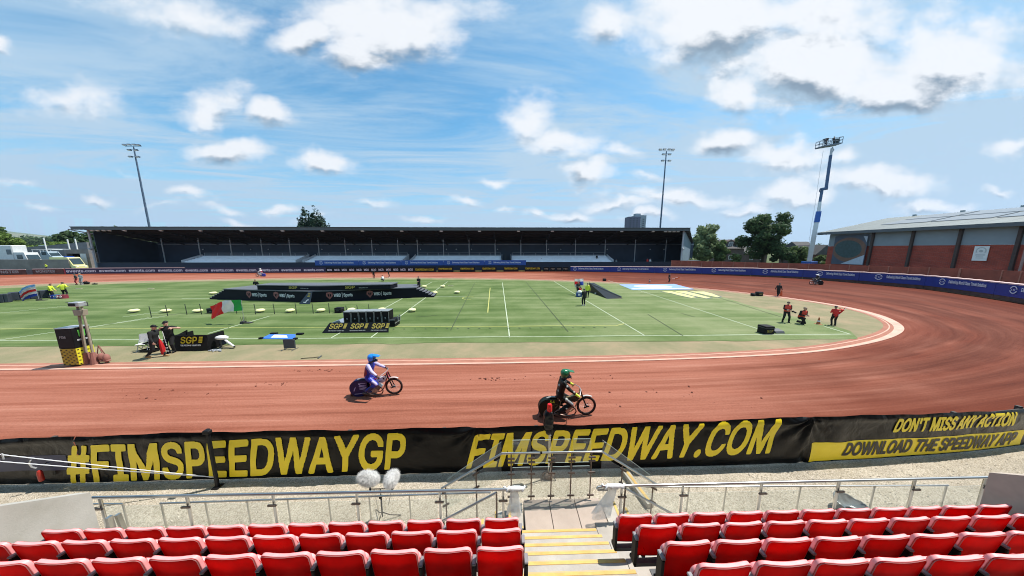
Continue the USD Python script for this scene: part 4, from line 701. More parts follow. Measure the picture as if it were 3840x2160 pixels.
house('brown house with grey roof left of the brick hall', 3062, 3128, 955, 918, 84, ((-.3, .5, 1.2, 1.2, False),), wall=M('brown_house_brick', (.13, .06, .045), .85, .2), gable=True)
house('dark gabled house right of the lift boom', 3010, 3068, 940, 905, 96, ((0, .5, 1.3, 1.3, False),))
house('low dark house behind the tall dark tree', 2800, 2880, 950, 925, 105, ((-.5, .5, 1.2, 1.2, False), (.5, .5, 1.2, 1.2, False)))
y = 420.; a, b, c_, d_ = (AY(u, 900, y)[0] for u in (2352, 2396, 2386, 2425)); za, zc = AY(2370, 813, y)[2], AY(2400, 805, y)[2]
t = thing('tower_block', 'distant tower block above the right half of the grandstand roof', 'tower block', ((a + d_) / 2, y, 0)); m_ = (a + d_) / 2
TB1 = M('dark_slate_cladding', (.09, .09, .14), .8, .06, scale=.05); TB2 = M('pale_grey_render', (.23, .27, .31), .8, .06, scale=.05)
part(t, 'left_wing', bx((a + b) / 2 - m_, 6, za / 2, b - a, 14, za), TB1, False); part(t, 'right_wing', bx((c_ + d_) / 2 - m_, 14, zc / 2, d_ - c_, 16, zc), TB2, False); part(t, 'plant_room', bx((c_ + d_) / 2 - m_ - 3, 14, zc + 1.5, 8, 8, 3), TB2, False)
for k in range(11):
    z = za - 3 - k * 3.2; part(t, 'window_band', bx((b + c_) / 2 - m_ + 4.6, 5.9, z, 3.2, .3, 1.5), WHITE, False)
    for q in range(3): part(t, 'window', bx(a - m_ + 3.0 + q * 5.2, -1.05, z, 2.4, .14, 1.3), PANE, False)
    part(t, 'window', bx(d_ - m_ - 4.5, 5.95, z, 2.6, .14, 1.3), PANE, False)
for q in range(4): part(t, 'aerial', seg((a - m_ + 2 + 3.5 * q, 6, za), (a - m_ + 2 + 3.5 * q, 6, za + 2.0 + (q % 2)), .12), DKGREY)

# ---------------------------------------------------------------- floodlight masts
MASTM = M('blue_grey_mast', (.07, .11, .17), .5, .15, scale=.5)
def mast(label, ub, ut, vt, y):
    p, q = AY(ub, 855, y), AY(ut, vt, y); x = (p[0] + q[0]) / 2; z = q[2]; t = thing('floodlight_mast', label, 'floodlight', (x, y, 0), 0, 'floodlight masts behind the grandstand')
    part(t, 'pole', tube([(0, 0, 0), (0, 0, z * .5), (0, 0, z - 1)], [.34, .27, .18], 10), MASTM)
    part(t, 'crossbar', cat(seg((-2.7, 0, z - .35), (2.7, 0, z - .35), .07), seg((-1.7, -.4, z - 1.4), (1.7, -.4, z - 1.4), .06), seg((-1.6, 0, z - 3.5), (1.6, 0, z - 3.5), .06), seg((0, 0, z - 1.2), (0, 0, z - .4), .14)), MASTM)
    for (lx, lz) in ((-3.0, 0), (-1.1, .1), (1.0, .1), (2.7, 0), (-1.4, -2.0), (1.3, -2.0), (-1.5, -4.7), (1.5, -4.7)):
        f = part(t, 'floodlight', bx(lx * .8, -.35, z + lz * .8, 1.15, .6, .38, rx=-25, bev=.08), MASTM, False); part(f, 'lens', bx(lx * .8, -.52, z + lz * .8 - .16, .95, .4, .05, rx=-25), LAMPW, False)
mast('tall floodlight mast behind the left end of the grandstand', 559, 502, 545, 98); mast('tall floodlight mast behind the right end of the grandstand', 2476, 2499, 562, 98)

# ---------------------------------------------------------------- the boom lift on the right
ly = 69.0; B = lambda u, v: AY(u, v, ly)
t = thing('boom_lift', 'tall white and blue boom lift raised beside the brick hall', 'boom lift', (B(3042, 960)[0], ly, 0)); o = V(B(3042, 960)[0], ly, 0); Q = lambda u, v: B(u, v) - o
WB = M('white_boom_paint', (.62, .66, .68), .4, .06); BB = M('blue_boom_paint', (.02, .10, .38), .4, .1); BD = M('slate_boom_paint', (.05, .10, .20), .45, .1)
part(t, 'chassis', cat(bx(0, 0, .9, 2.4, 4.5, .9, bev=.1), *[tube([(sx * 1.1 - .2, sy * 1.6, .5), (sx * 1.1 + .2, sy * 1.6, .5)], .5, 14) for sx in (-1, 1) for sy in (-1, 1)]), DKGREY, False); part(t, 'turret', bx(0, .2, 1.9, 1.9, 2.6, 1.2, bev=.12), BB, False)
def sboom(p, q, w, mat, nm='boom'): part(t, nm, tube([p, q], [w, w * .92], 4), mat, False)
sboom(V(-.3, 0, 2.2), Q(3063, 828), .62, WB); sboom(Q(3062.6, 834), Q(3070, 793), .70, BB); sboom(Q(3069.5, 796), Q(3074.5, 757), .44, WB); sboom(Q(3074, 760), Q(3083, 712), .38, BD)
part(t, 'knuckle', cat(seg(Q(3078, 710), Q(3099, 706), .34, .42, 6), seg(Q(3076, 709), Q(3073, 716), .12), seg(Q(3073, 716), Q(3078, 722), .12)), BD, False); sboom(Q(3097, 712), Q(3115, 582), .40, BD, 'jib'); sboom(Q(3115, 586), Q(3119, 556), .3, SILVER, 'jib_head')
part(t, 'level_arm', cat(seg(Q(3120, 572), Q(3127, 562), .1), seg(Q(3127, 562), Q(3121, 552), .1)), SILVER)
bl, br = Q(3073, 553), Q(3141, 541); bw = br[0] - bl[0]; zf = (bl[2] + br[2]) / 2; xm = (bl[0] + br[0]) / 2
part(t, 'basket_floor', bx(xm, 0, zf, bw, 2.0, .28, ry=-9), M('slate_rail', (.10, .13, .17), .5, .1), False); rails = []
for sx in np.linspace(-1, 1, 6):
    for sy in (-1, 1): rails.append(seg((xm + sx * bw / 2, sy * .95, zf + sx * bw * .08), (xm + sx * bw / 2, sy * .95, zf + 1.5 + sx * bw * .08), .06, n=5))
for hgt in (.8, 1.5):
    for sy in (-1, 1): rails.append(seg((xm - bw / 2, sy * .95, zf + hgt - bw * .08), (xm + bw / 2, sy * .95, zf + hgt + bw * .08), .06, n=5))
    for sx in (-1, 1): rails.append(seg((xm + sx * bw / 2, -.95, zf + hgt + sx * bw * .08), (xm + sx * bw / 2, .95, zf + hgt + sx * bw * .08), .06, n=5))
part(t, 'basket_rail', cat(*rails), M('slate_rail', (.10, .13, .17), .5, .1)); BASKET = o + V(xm, 0, zf); BASKW = bw
part(t, 'hose', tube([Q(3087, 566), Q(3075, 640), Q(3058, 760), Q(3040, 860), Q(3028, 980)], .035, 4), SILVER)

# ---------------------------------------------------------------- vehicles and walls at the far left
CW = M('brown_grey_concrete', (.19, .165, .15), .85, .25, scale=.4); CGR = M('grey_block_wall', (.15, .145, .15), .85, .2, scale=.5); YY = 84.
def wallpx(name, label, u0, u1, vt, y, mat, th=.5, vt2=None, cat_='wall'):
    a, b = AY(u0, 980, y), AY(u1, 980, y); return one(name, label, cat_, slab((a[0], y), (b[0], y), th, 0, AY(u0, vt, y)[2], AY(u1, vt if vt2 is None else vt2, y)[2]), mat, smooth=False)
wallpx('concrete_wall', 'low brown grey wall behind the left hoardings', -120, 262, 973, 76, CW)
wallpx('block_wall', 'grey block wall behind the parked vehicles', 60, 345, 932, 92, CGR, vt2=908)
a, b = AY(262, 980, 80), AY(352, 980, 80); t = thing('tunnel_entrance', 'grey concrete entrance with a black opening beside the grandstand', 'entrance', ((a[0] + b[0]) / 2, 80, 0)); w = b[0] - a[0]; zt_ = AY(300, 935, 80)[2]; zo = AY(300, 951, 80)[2]; oa, ob = AY(268, 980, 80)[0] - (a[0] + b[0]) / 2, AY(322, 980, 80)[0] - (a[0] + b[0]) / 2
part(t, 'lintel', bx(0, 0, (zt_ + zo) / 2, w, 1.2, zt_ - zo), CGR, False); part(t, 'side_wall', bx((ob + w / 2) / 2, 0, zo / 2, w / 2 - ob, 1.2, zo), CW, False); part(t, 'side_wall', bx((oa - w / 2) / 2, 0, zo / 2, oa + w / 2, 1.2, zo), CGR, False)
part(t, 'dark_interior', cat(bx((oa + ob) / 2, 5.5, zo / 2, ob - oa, .2, zo), bx(oa, 3, zo / 2, .2, 5, zo), bx(ob, 3, zo / 2, .2, 5, zo), bx((oa + ob) / 2, 3, zo + .1, ob - oa, 5, .2)), BLACK, False)
part(t, 'side_door', bx(w / 2 - 1.6, -.65, 2.4, 1.6, .08, 4.2), PALEST, False)
TRW = M('truck_white', (.55, .57, .57), .45, .08); TRG = M('trailer_grey', (.27, .31, .31), .5, .08); GLS = M('vehicle_glass', (.03, .05, .06), .1, .1)
def wheels(t, xs_, y, r=.45, w=.28):
    for x in xs_:
        for sy in y: q = part(t, 'wheel', tube([(x, sy - w / 2, r), (x, sy + w / 2, r)], r, 16), RUBBER); part(q, 'rim', tube([(x, sy - w / 2 - .01, r), (x, sy + w / 2 + .01, r)], r * .55, 12), SILVER)
# horse box lorry, facing right
y = 80.; L0, L1, L2 = AY(28, 980, y)[0], AY(86, 980, y)[0], AY(132, 980, y)[0]; zt1, zt2 = AY(60, 919, y)[2], AY(110, 946, y)[2]
t = thing('lorry', 'white box lorry with a dark side window behind the left wall', 'lorry', (L1, y, 0)); w1, w2 = L1 - L0, L2 - L1
part(t, 'box_body', bx(-w1 / 2, 0, zt1 / 2 + .45, w1, 2.5, zt1 - .9, bev=.15), TRW, False); part(t, 'cab', prism([(0, .6), (w2, .6), (w2, zt2 * .55), (w2 * .82, zt2), (0, zt2)], 2.3, frame((0, 1.15, 0), (1, 0, 0), (0, 0, 1))), TRW, False)
part(t, 'side_window', bx(-w1 * .22, -1.27, zt1 * .72, w1 * .28, .05, zt1 * .2), GLS, False); part(t, 'cab_window', bx(w2 * .45, -1.17, zt2 * .74, w2 * .45, .05, zt2 * .25), GLS, False); part(t, 'windscreen', bx(w2 * .92, 0, zt2 * .78, .06, 2.0, zt2 * .4, ry=-26), GLS, False); wheels(t, (-w1 * .75, w2 * .6), (-1.1, 1.1), .5)
L0, L1 = AY(-60, 980, y)[0], AY(26, 980, y)[0]; zt1 = AY(10, 921, y)[2]; t = thing('trailer', 'grey box trailer at the left picture edge behind the wall', 'trailer', (L1, y + .5, 0)); part(t, 'box_body', bx((L0 - L1) / 2, 0, zt1 / 2 + .5, L1 - L0, 2.5, zt1 - 1.0, bev=.12), TRG, False); part(t, 'white_stripe', bx((L0 - L1) / 2, -1.26, zt1 * .33, L1 - L0 - .4, .04, .25), WHITE, False); wheels(t, ((L0 - L1) * .3, (L0 - L1) * .42), (-1.1, 1.1), .5)
# yellow ambulance facing right
y = 77.; L0, L1 = AY(214, 985, y)[0], AY(304, 985, y)[0]; zt1 = AY(255, 964, y)[2]; W = L1 - L0; zt1 = max(zt1, 2.4); t = thing('ambulance', 'pale yellow ambulance van parked by the tunnel entrance', 'van', (L0, y, 0))
AMB = M('pale_yellow_paint', (.72, .68, .32), .4, .05); prof = [(0, .5), (W, .5), (W, 1.15), (W * .90, 1.35), (W * .74, zt1 - .1), (W * .70, zt1), (0, zt1)]
part(t, 'body', prism(prof, 2.2, frame((0, 1.1, 0), (1, 0, 0), (0, 0, 1))), AMB, False); part(t, 'windscreen', bx(W * .83, 0, (zt1 + 1.25) / 2, .05, 1.9, zt1 * .52, ry=-math.degrees(math.atan2(W * .16, zt1 - 1.45))), GLS, False); part(t, 'side_window', bx(W * .70, -1.11, zt1 * .70, W * .14, .04, zt1 * .25), GLS, False); part(t, 'light_bar', bx(W * .55, 0, zt1 + .1, .4, 1.6, .18), M('blue_lens', (.02, .08, .5), .2, .05), False); part(t, 'side_band', bx(W * .36, -1.11, 1.1, W * .66, .03, .5), M('green_check', (.03, .22, .07), .4, .3), False); wheels(t, (W * .17, W * .80), (-1.0, 1.0), .36)
for sx in (-.7, .7): part(t, 'headlight', bx(W - .02, sx, .98, .08, .4, .22), LAMPW, False)
# grey pickup with a rack facing right
y = 86.; L0, L1 = AY(150, 985, y)[0], AY(234, 985, y)[0]; W = L1 - L0; zt1 = AY(190, 937, y)[2]; zm = AY(190, 950, y)[2]; zl = AY(190, 970, y)[2]; PK = M('pale_grey_blue_paint', (.30, .38, .44), .35, .06); t = thing('pickup_truck', 'pale grey pickup with a white roof rack behind the ambulance', 'pickup truck', (L0, y, 0))
part(t, 'body', prism([(0, .6), (W, .6), (W, zl * .9 + .3), (W * .86, zm - .9), (W * .80, zm - .8), (W * .68, zm + .6), (W * .42, zm + .6), (W * .36, zm - .8), (0, zm - .9)], 2.1, frame((0, 1.05, 0), (1, 0, 0), (0, 0, 1))), PK, False); part(t, 'side_window', bx(W * .54, -1.06, zm - .05, W * .2, .04, .9), GLS, False); part(t, 'windscreen', bx(W * .745, 0, zm - .1, .05, 1.8, 1.5, ry=-38), GLS, False); wheels(t, (W * .18, W * .82), (-1, 1), .45)
part(t, 'roof_rack', cat(*[seg((x, sy, zm - .8), (x, sy, zt1), .07, n=5) for x in (.3, W * .38) for sy in (-.95, .95)], *[seg((.1, sy, zt1), (W * .92, sy, zt1), .07, n=5) for sy in (-.95, .95)], *[seg((x, -.95, zt1), (x, .95, zt1), .06, n=5) for x in np.linspace(.2, W * .9, 5)]), WHITE)
for k, (ub, vb, ut, vt, lab) in enumerate(((178, 940, 171, 893, 'white pole with a lamp arm behind the grey pickup'), (265, 935, 257, 897, 'white pole left of the tunnel entrance'), (294, 933, 287, 896, 'white pole above the tunnel entrance'))):
    p = AY(ub, 950, 88); q = AY(ut, vt, 88); t = thing('street_lamp' if k == 0 else 'white_pole', lab, 'lamp post' if k == 0 else 'pole', (p[0], 88, 0)); part(t, 'pole', tube([(0, 0, 0), (0, 0, q[2])], .14, 8), WHITE)
    if k == 0: part(t, 'lamp_arm', cat(seg((0, 0, q[2] * .74), (-1.0, -.2, q[2] * .76), .08), bx(-1.2, -.2, q[2] * .755, .7, .3, .2)), WHITE)
a, b = AY(180, 934, 89), AY(264, 935, 89); one('overhead_pipe', 'long pale pipe running above the grey pickup', 'pipe', tube([a, (a + b) / 2, b], .12, 6), WHITE)
p = AY(2602, 965, 80); t = thing('van', 'grey van half hidden by the shrub at the grandstand end', 'van', (p[0], 80, 0)); part(t, 'body', prism([(-2.4, .4), (2.6, .4), (2.6, 1.2), (1.9, 1.5), (1.2, 2.4), (-2.4, 2.4)], 2., frame((0, 1, 0), (1, 0, 0), (0, 0, 1))), M('grey_van_paint', (.2, .22, .24), .4, .1), False); wheels(t, (-1.5, 1.7), (-.9, .9), .35); part(t, 'side_window', bx(1.0, -1.01, 1.85, 1.0, .03, .6), GLS, False)
put_tree('shrub', 'dark leafy bush on the far right before the hall', 3805, 3990, 975, 40, LF_DARK, 4940, .2, 31, z0=.0, lobes=9, cat_='shrub')
# ---------------------------------------------------------------- things standing on the infield
TZ = .02                                                       # top of the turf
def zat(u, vb, vt, z=TZ):
    p = G(u, vb, z); d = ray(u, vt); return EYE + d[2] * p[1] / d[1]
def foot(u, v, z=TZ): p = G(u, v, z); return V(p[0], p[1], z)
STAGEB = M('black_stage_cloth', (.003, .004, .009), .7, .25, spec=.2); STAGET = M('grey_stage_deck', (.10, .105, .12), .6, .12); GOLD = M('gold_print', (.42, .34, .06), .5, .1)
# two tier stage
C_, L_, R_ = foot(1165, 1134), foot(845, 1123), foot(1562, 1116); zs = zat(1165, 1134, 1092)
t = thing('stage', 'wide black two tier stage with white and gold lettering on the turf', 'stage', tuple(C_)); rel = lambda p: np.asarray(p, float)[:2] - C_[:2]
pl = [rel(L_), V(0, 0), rel(R_), rel(R_) + V(-.4, 2.9), rel(L_) + V(.6, 2.9)]
part(t, 'lower_tier', prism(pl, zs - .10), STAGEB, False); part(t, 'lower_deck', prism(sg.Polygon(pl).buffer(.06, join_style=2), .09, frame((0, 0, zs - .098), (1, 0, 0), (0, 1, 0))), STAGET, False)
ul, uc, ur = G(966, 1087, zs), G(1195, 1090, zs), G(1465, 1084, zs); zu = EYE + ray(1190, 1071)[2] * uc[1] / ray(1190, 1071)[1]
pu = [rel(ul), rel(uc), rel(ur), rel(ur) + V(.1, 1.7), rel(ul) + V(0, 1.7)]
part(t, 'upper_tier', prism(pu, zu - zs - .10, frame((0, 0, zs - .005), (1, 0, 0), (0, 1, 0))), STAGEB, False); part(t, 'upper_deck', prism(sg.Polygon(pu).buffer(.06, join_style=2), .09, frame((0, 0, zu - .10), (1, 0, 0), (0, 1, 0))), STAGET, False)
for (p, d, nm) in ((rel(L_), V(-1, .12), 'left'), (rel(R_), V(1, .10), 'right')):
    d = unit(d); n = V(-d[1], d[0])
    for k in range(6):
        q = p + d * (.16 + .34 * k) + n * .9 * (1 if nm == 'right' else -1); hgt = (zs - .1) * (1 - (k + 1) / 7)
        part(t, 'stair_step', bx(q[0], q[1], hgt / 2, .33, 1.8, hgt, rz=math.degrees(math.atan2(d[1], d[0]))), STAGEB, False); part(t, 'step_tread', bx(q[0], q[1], hgt + .02, .34, 1.8, .04, rz=math.degrees(math.atan2(d[1], d[0]))), STAGET, False)
SHIELDM = M('dull_red_shield', (.22, .07, .07), .5, .1)
def face_work(m, a, b, fx, z, out=.012):
    """lays flat work on the stage front between plan points a and b, fx along"""
    d = unit(b - a); o = a + (b - a) * fx; n = V(d[1], -d[0]); return on(m, (*(o + n * out), z), (*d, 0))
shield = sg.Polygon([(-.30, .32), (0, .42), (.30, .32), (.34, .0), (0, -.42), (-.34, .0)]).difference(sg.Polygon([(-.16, .16), (.16, .16), (.12, -.05), (0, -.18), (-.12, -.05)]).buffer(.02).difference(sg.box(-.02, -.3, .04, .3)))
for (a, b, fx) in ((rel(L_), V(0, 0), .30), (rel(L_), V(0, 0), .62), (V(0, 0), rel(R_), .17), (V(0, 0), rel(R_), .54)):
    part(t, 'shield_emblem', face_work(prism(shield, .01), a, b, fx, zs * .52), SHIELDM, False); L0 = np.linalg.norm(b - a)
    part(t, 'lettering', face_work(textm('WBD | Sports', .34, L0 * .17), a, b, fx + .42 / L0, zs * .40), PRINTW, False)
for (a, b, fx) in ((rel(ul), rel(uc), .52), (rel(uc), rel(ur), .36)):
    part(t, 'lettering', face_work(textm('SGP', .30, 1.0, .1), a, b, fx, (zs + zu) / 2 - .14), GOLD, False); part(t, 'lettering', face_work(textm('SPEEDWAY GP', .10, .95, .1), a, b, fx + .19, (zs + zu) / 2 - .12), GREYPR, False)
q = foot(1160, 1137) + V(0, -.42, 0); bd = thing('slanted_sign', 'dark slanted sign with yellow and white marks leaning on the stage corner', 'sign', tuple(q))
lean = frame((0, -.02, 0), (1, -.05, 0), (0, .30, 1)); hb = zs * 1.0
part(bd, 'panel', prism([(-.75, 0), (.42, 0), (.50, hb), (.10, hb)], .05, lean), M('slate_sign', (.035, .05, .075), .5, .1), False); lf = lambda m: m.apply_transform(lean).apply_translation([0, -.012, 0])
fz = frame((0, 0, .052), (1, 0, 0), (0, 1, 0))
for k, yy in enumerate((.60, .72, .84)): part(bd, 'yellow_stripe', prism([(-.12 + .28 * yy, yy * hb), (.34, yy * hb), (.36, (yy + .06) * hb), (-.08 + .28 * yy, (yy + .06) * hb)], .012, lean @ fz), GOLD, False)
part(bd, 'white_mark', prism(sg.LineString([(-.25, .18), (-.05, .15), (.02, .32), (.12, .42), (.22, .44)]).buffer(.05), .012, lean @ fz), PRINTW, False)

# low round floor lights
LITE = M('pale_yellow_cover', (.74, .70, .36), .5, .05); LBASE = M('floor_light_base', (.16, .15, .10), .7, .2)
def dish(label, u, v, w):
    p = foot(u, v + 4); t = thing('floor_light', label, 'floor light', tuple(p), 0, 'pale yellow floor lights on the turf')
    prof = np.array([[0, .09], [w * .40, .09], [w * .52, .16], [w * .50, .24], [w * .36, .30], [0, .32]]); m = trimesh.creation.revolve(prof, sections=20); part(t, 'cover', m, LITE, 40)
    part(t, 'base', trimesh.creation.revolve(np.array([[0, 0], [w * .34, 0], [w * .30, .09], [0, .09]]), sections=14), LBASE, 40); return t
front = [(504, 1168), (623, 1168), (742, 1168), (977, 1167), (1089, 1167), (1204, 1166), (1318, 1164), (1432, 1163), (1546, 1165)]
lab = ['leftmost of the front row', 'behind a thin post, second of the front row', 'beside the dark box left of the flag', 'right of the tricolour flag', 'in front of the left half of the stage', 'left of the dark box below the stage corner', 'half hidden by the black cases', 'behind the right end of the black cases', 'at the right end of the front row']
for k, (u, v) in enumerate(front): dish(f'round pale yellow floor light, {lab[k]}', u, v, .66)
for (u, v, l) in ((800, 1099.6, 'left of the stage stairs'), (1520, 1073, 'behind the stage beside a small black box'), (1591, 1074, 'behind the man on the stage stairs'), (1660, 1073.5, 'on the far white line'), (1630, 1098, 'just right of the stage stairs'), (1714, 1096, 'farthest right near the yellow line')): dish(f'round pale yellow floor light {l}', u, v, .72)
# thin posts with a rope
POSTB = M('dark_post', (.02, .03, .025), .6, .2); tops = []
pp = [(568, 1190), (629, 1185), (701, 1180), (756, 1179), (816, 1178), (888, 1176), (959, 1179), (1030, 1178), (1112, 1176), (1175, 1176), (1236, 1175), (1300, 1172), (1341, 1170), (1384, 1166)]
for k, (u, v) in enumerate(pp):
    p = foot(u, v); t = thing('marker_post', f'thin dark post in the turf, {ORD[k]} from the left of the row', 'post', tuple(p), 0, 'thin posts in front of the stage'); hh = .92 if k < 11 else .62
    part(t, 'stake', tube([(0, 0, 0), (0, 0, hh * .6), (-.02, 0, hh)], [.028, .028, .022], 6), POSTB); part(t, 'cap', sph((-.02, 0, hh), .035), POSTB); tops.append(p + V(0, 0, .12))
one('ground_rope', 'thin dark rope along the foot of the posts', 'rope', tube(np.array(tops), .012, 4), POSTB)
# black boxes
def blackbox(name, label, u, vb, vt, w, d, cat_='box', stripe=None, txt=None, rz=0):
    p = foot(u, vb); hgt = zat(u, vb, vt); t = thing(name, label, cat_, tuple(p), rz); part(t, 'case', bx(0, d / 2, hgt / 2, w, d, hgt, bev=.03), BLACK, False)
    part(t, 'lid_edge', bx(0, d / 2, hgt * .78, w + .02, d + .02, .03), DKGREY, False); part(t, 'handle', bx(0, -.015, hgt * .45, .22, .03, .06), DKGREY, False)
    if txt: part(t, 'lettering', on(textm(txt, hgt * .28, w * .62), (-w * .32, -.012, hgt * .28), (1, 0, 0)), GOLD, False)
    return t
blackbox('speaker_box', 'black box on the turf just left of the tricolour flag', 791, 1176, 1158, .75, .5); blackbox('speaker_box', 'black box on the turf below the stage corner', 1267, 1174, 1156, .62, .5); blackbox('speaker_box', 'small black box behind the right end of the stage', 1487, 1078, 1068, .62, .5); blackbox('speaker_box', 'small black box at the far edge of the turf', 2268, 1054, 1045, .55, .4)
blackbox('equipment_box', 'black cube box with gold lettering at the right end of the touchline', 2886, 1254, 1226, .66, .6, txt='SGP'); blackbox('equipment_box', 'black box with gold lettering on the dusty edge near the walking marshal', 2853, 1110, 1096, .62, .5, txt='SGP'); blackbox('equipment_box', 'low dark yellowish box left of a black lettered box', 2829, 1110, 1101, .36, .4)
p = foot(2928, 1251); t = thing('floor_monitor', 'low flat dark wedge right of the black cube box', 'floor monitor', tuple(p)); part(t, 'wedge', prism([(0, 0), (.5, 0), (.5, .22), (.1, .14)], .62, frame((-.31, 0, 0), (0, 1, 0), (0, 0, 1))), DKGREY, False); part(t, 'lettering', on(textm('SGP', .07, .3), (-.15, .06, .04), (1, 0, 0), (0, .3, .3)), GOLD, False)
# row of six flight cases and the lettered wedge in front of them
a, b = foot(1291, 1228), foot(1462, 1224); hgt = zat(1291, 1228, 1171); n_ = 6; w = np.linalg.norm(b - a)
LIDM = M('case_edge_aluminium', (.32, .34, .34), .4, .1, metal=.4)
for k in range(6):
    p = a + (b - a) * (k + .5) / 6; cw_ = w / 6 - .02; t = thing('flight_case', f'tall black flight case with pale edging, {ORD[k]} of six from the left', 'flight case', tuple(p), 0, 'row of flight cases')
    part(t, 'body', bx(0, .38, hgt / 2, cw_, .76, hgt), BLACK, False); part(t, 'edging', cat(*[bx(sx * (cw_ / 2 - .015), -.008, hgt / 2, .03, .02, hgt) for sx in (-1, 1)], bx(0, -.008, hgt - .02, cw_, .02, .04), bx(0, .38, hgt + .01, cw_, .78, .025)), LIDM, False)
    part(t, 'latch', bx(0, -.012, hgt * .52, .10, .02, .09), DKGREY, False); part(t, 'label_patch', prism([(-.06, .05), (.06, .05), (0, -.06)], .01, frame((0, -.025, hgt * .56), (1, 0, 0), (0, 0, 1))), GREYPR, False)
p = foot(1470, 1226); t = thing('storage_trunk', 'low black trunk at the right end of the flight cases', 'trunk', tuple(p)); hh = zat(1470, 1226, 1200); part(t, 'body', bx(.05, .45, hh / 2, .36, .9, hh), BLACK, False); part(t, 'edging', cat(bx(.05, -.01, hh - .02, .38, .02, .04), bx(.235, .45, hh / 2, .02, .9, .05)), LIDM, False); part(t, 'side_rack', cat(bx(.26, .5, hh * .9, .05, .06, hh * .9), bx(.26, .9, hh * .9, .05, .06, hh * .9)), LIDM, False)
a, b = foot(1210, 1248), foot(1457, 1247); hs = zat(1335, 1248, 1217) ; w = b[0] - a[0]; t = thing('wedge_sign', 'long black wedge sign with three gold speedway logos', 'sign', tuple((a + b) / 2)); sl = frame((0, 0, 0), (1, 0, 0), (0, .38, hs))
hl = math.hypot(.38, hs); poly = [(-w / 2, 0), (w / 2, 0), (w / 2 - .10, hl), (-w / 2 + .34, hl)]
part(t, 'panel', prism(poly, .04, sl), BLACKV, False); part(t, 'back_brace', cat(seg((-w / 3, .36, hs * .9), (-w / 3, .75, 0), .02), seg((w / 3, .36, hs * .9), (w / 3, .75, 0), .02)), DKGREY)
def sgp(scale, gold=YEL, sub=True):
    """gold three letter mark with bars, and a thin line of small print below"""
    m = textm('SGP', .5, 1.25, .12); bars = [prism([(1.38 + .02 * k, .02 + .13 * k), (1.66 + .02 * k, .02 + .13 * k), (1.68 + .02 * k, .12 + .13 * k), (1.40 + .02 * k, .12 + .13 * k)], .004) for k in range(4)]
    m = cat(m, *bars); m.apply_scale([scale, scale, 1]); s = textm('FIM SPEEDWAY GRAND PRIX', .10, 1.55, .12); s.apply_scale([scale, scale, 1]); s.apply_translation([0, -.22 * scale, 0]); return m, s
for k in range(3):
    m, s = sgp(w / 3 * .46); m.apply_translation([-w / 2 + .38 + k * (w / 3 - .05), hl * .40, .042]); s.apply_translation([-w / 2 + .38 + k * (w / 3 - .05), hl * .36, .042]); part(t, 'gold_logo', m.apply_transform(sl), GOLD, False); part(t, 'small_print', s.apply_transform(sl), GREYPR, False)
p = foot(1256, 1216); t = thing('folded_sheet', 'pale grey blue folded sheet behind the wedge sign', 'sheet', tuple(p)); hh = zat(1256, 1216, 1204); part(t, 'sheet', prism([(-.55, 0), (.55, 0), (.35, hh * 1.2), (.10, hh * .9)], .9, frame((0, .9, 0), (1, 0, 0), (0, 0, 1))), M('pale_grey_blue_sheet', (.20, .25, .33), .7, .1), False)
# black lettered board at the left with its tilted neighbour
a, b = foot(655, 1316, 0), foot(785, 1314, 0); w = b[0] - a[0]; hh = zat(720, 1315, 1258, 0); t = thing('sign_board', 'black sign board with gold logo in front of the man in black T-shirt', 'sign', tuple((a + b) / 2)); 
part(t, 'panel', prism([(-w / 2, 0), (w / 2, 0), (w / 2 - .06, hh), (-w / 2 + .06, hh)], .05, frame((0, 0, 0), (1, 0, 0), (0, .12, 1))), BLACK, False); part(t, 'side_panel', bx(-w / 2 + .05, .5, hh / 2, .05, .9, hh * .98), BLACK, False); part(t, 'side_panel', bx(w / 2 - .05, .5, hh / 2, .05, .9, hh * .98), BLACK, False)
m, s = sgp(.72); lf2 = frame((-w * .27, .005, hh * .50), (1, 0, 0), (0, .12, 1)); part(t, 'gold_logo', m.apply_transform(lf2 @ frame((0, 0, .055), (1, 0, 0), (0, 1, 0))), YEL, False); part(t, 'small_print', s.apply_transform(lf2 @ frame((0, 0, .055), (1, 0, 0), (0, 1, 0))), PRINTW, False)
q = foot(690, 1300); t = thing('tilted_board', 'black board with a slanted top behind the gold lettered sign', 'board', (q[0], q[1], 0)); h1, h2 = zat(690, 1300, 1252, 0), zat(690, 1300, 1244, 0); part(t, 'panel', prism([(-.42, 0), (.32, 0), (.32, h2 + .12), (-.42, h1 - .12)], .04, frame((0, 0, 0), (1, 0, 0), (0, .05, 1))), BLACK, False); part(t, 'prop', seg((0, .05, h1 * .8), (0, .5, 0), .02), DKGREY)
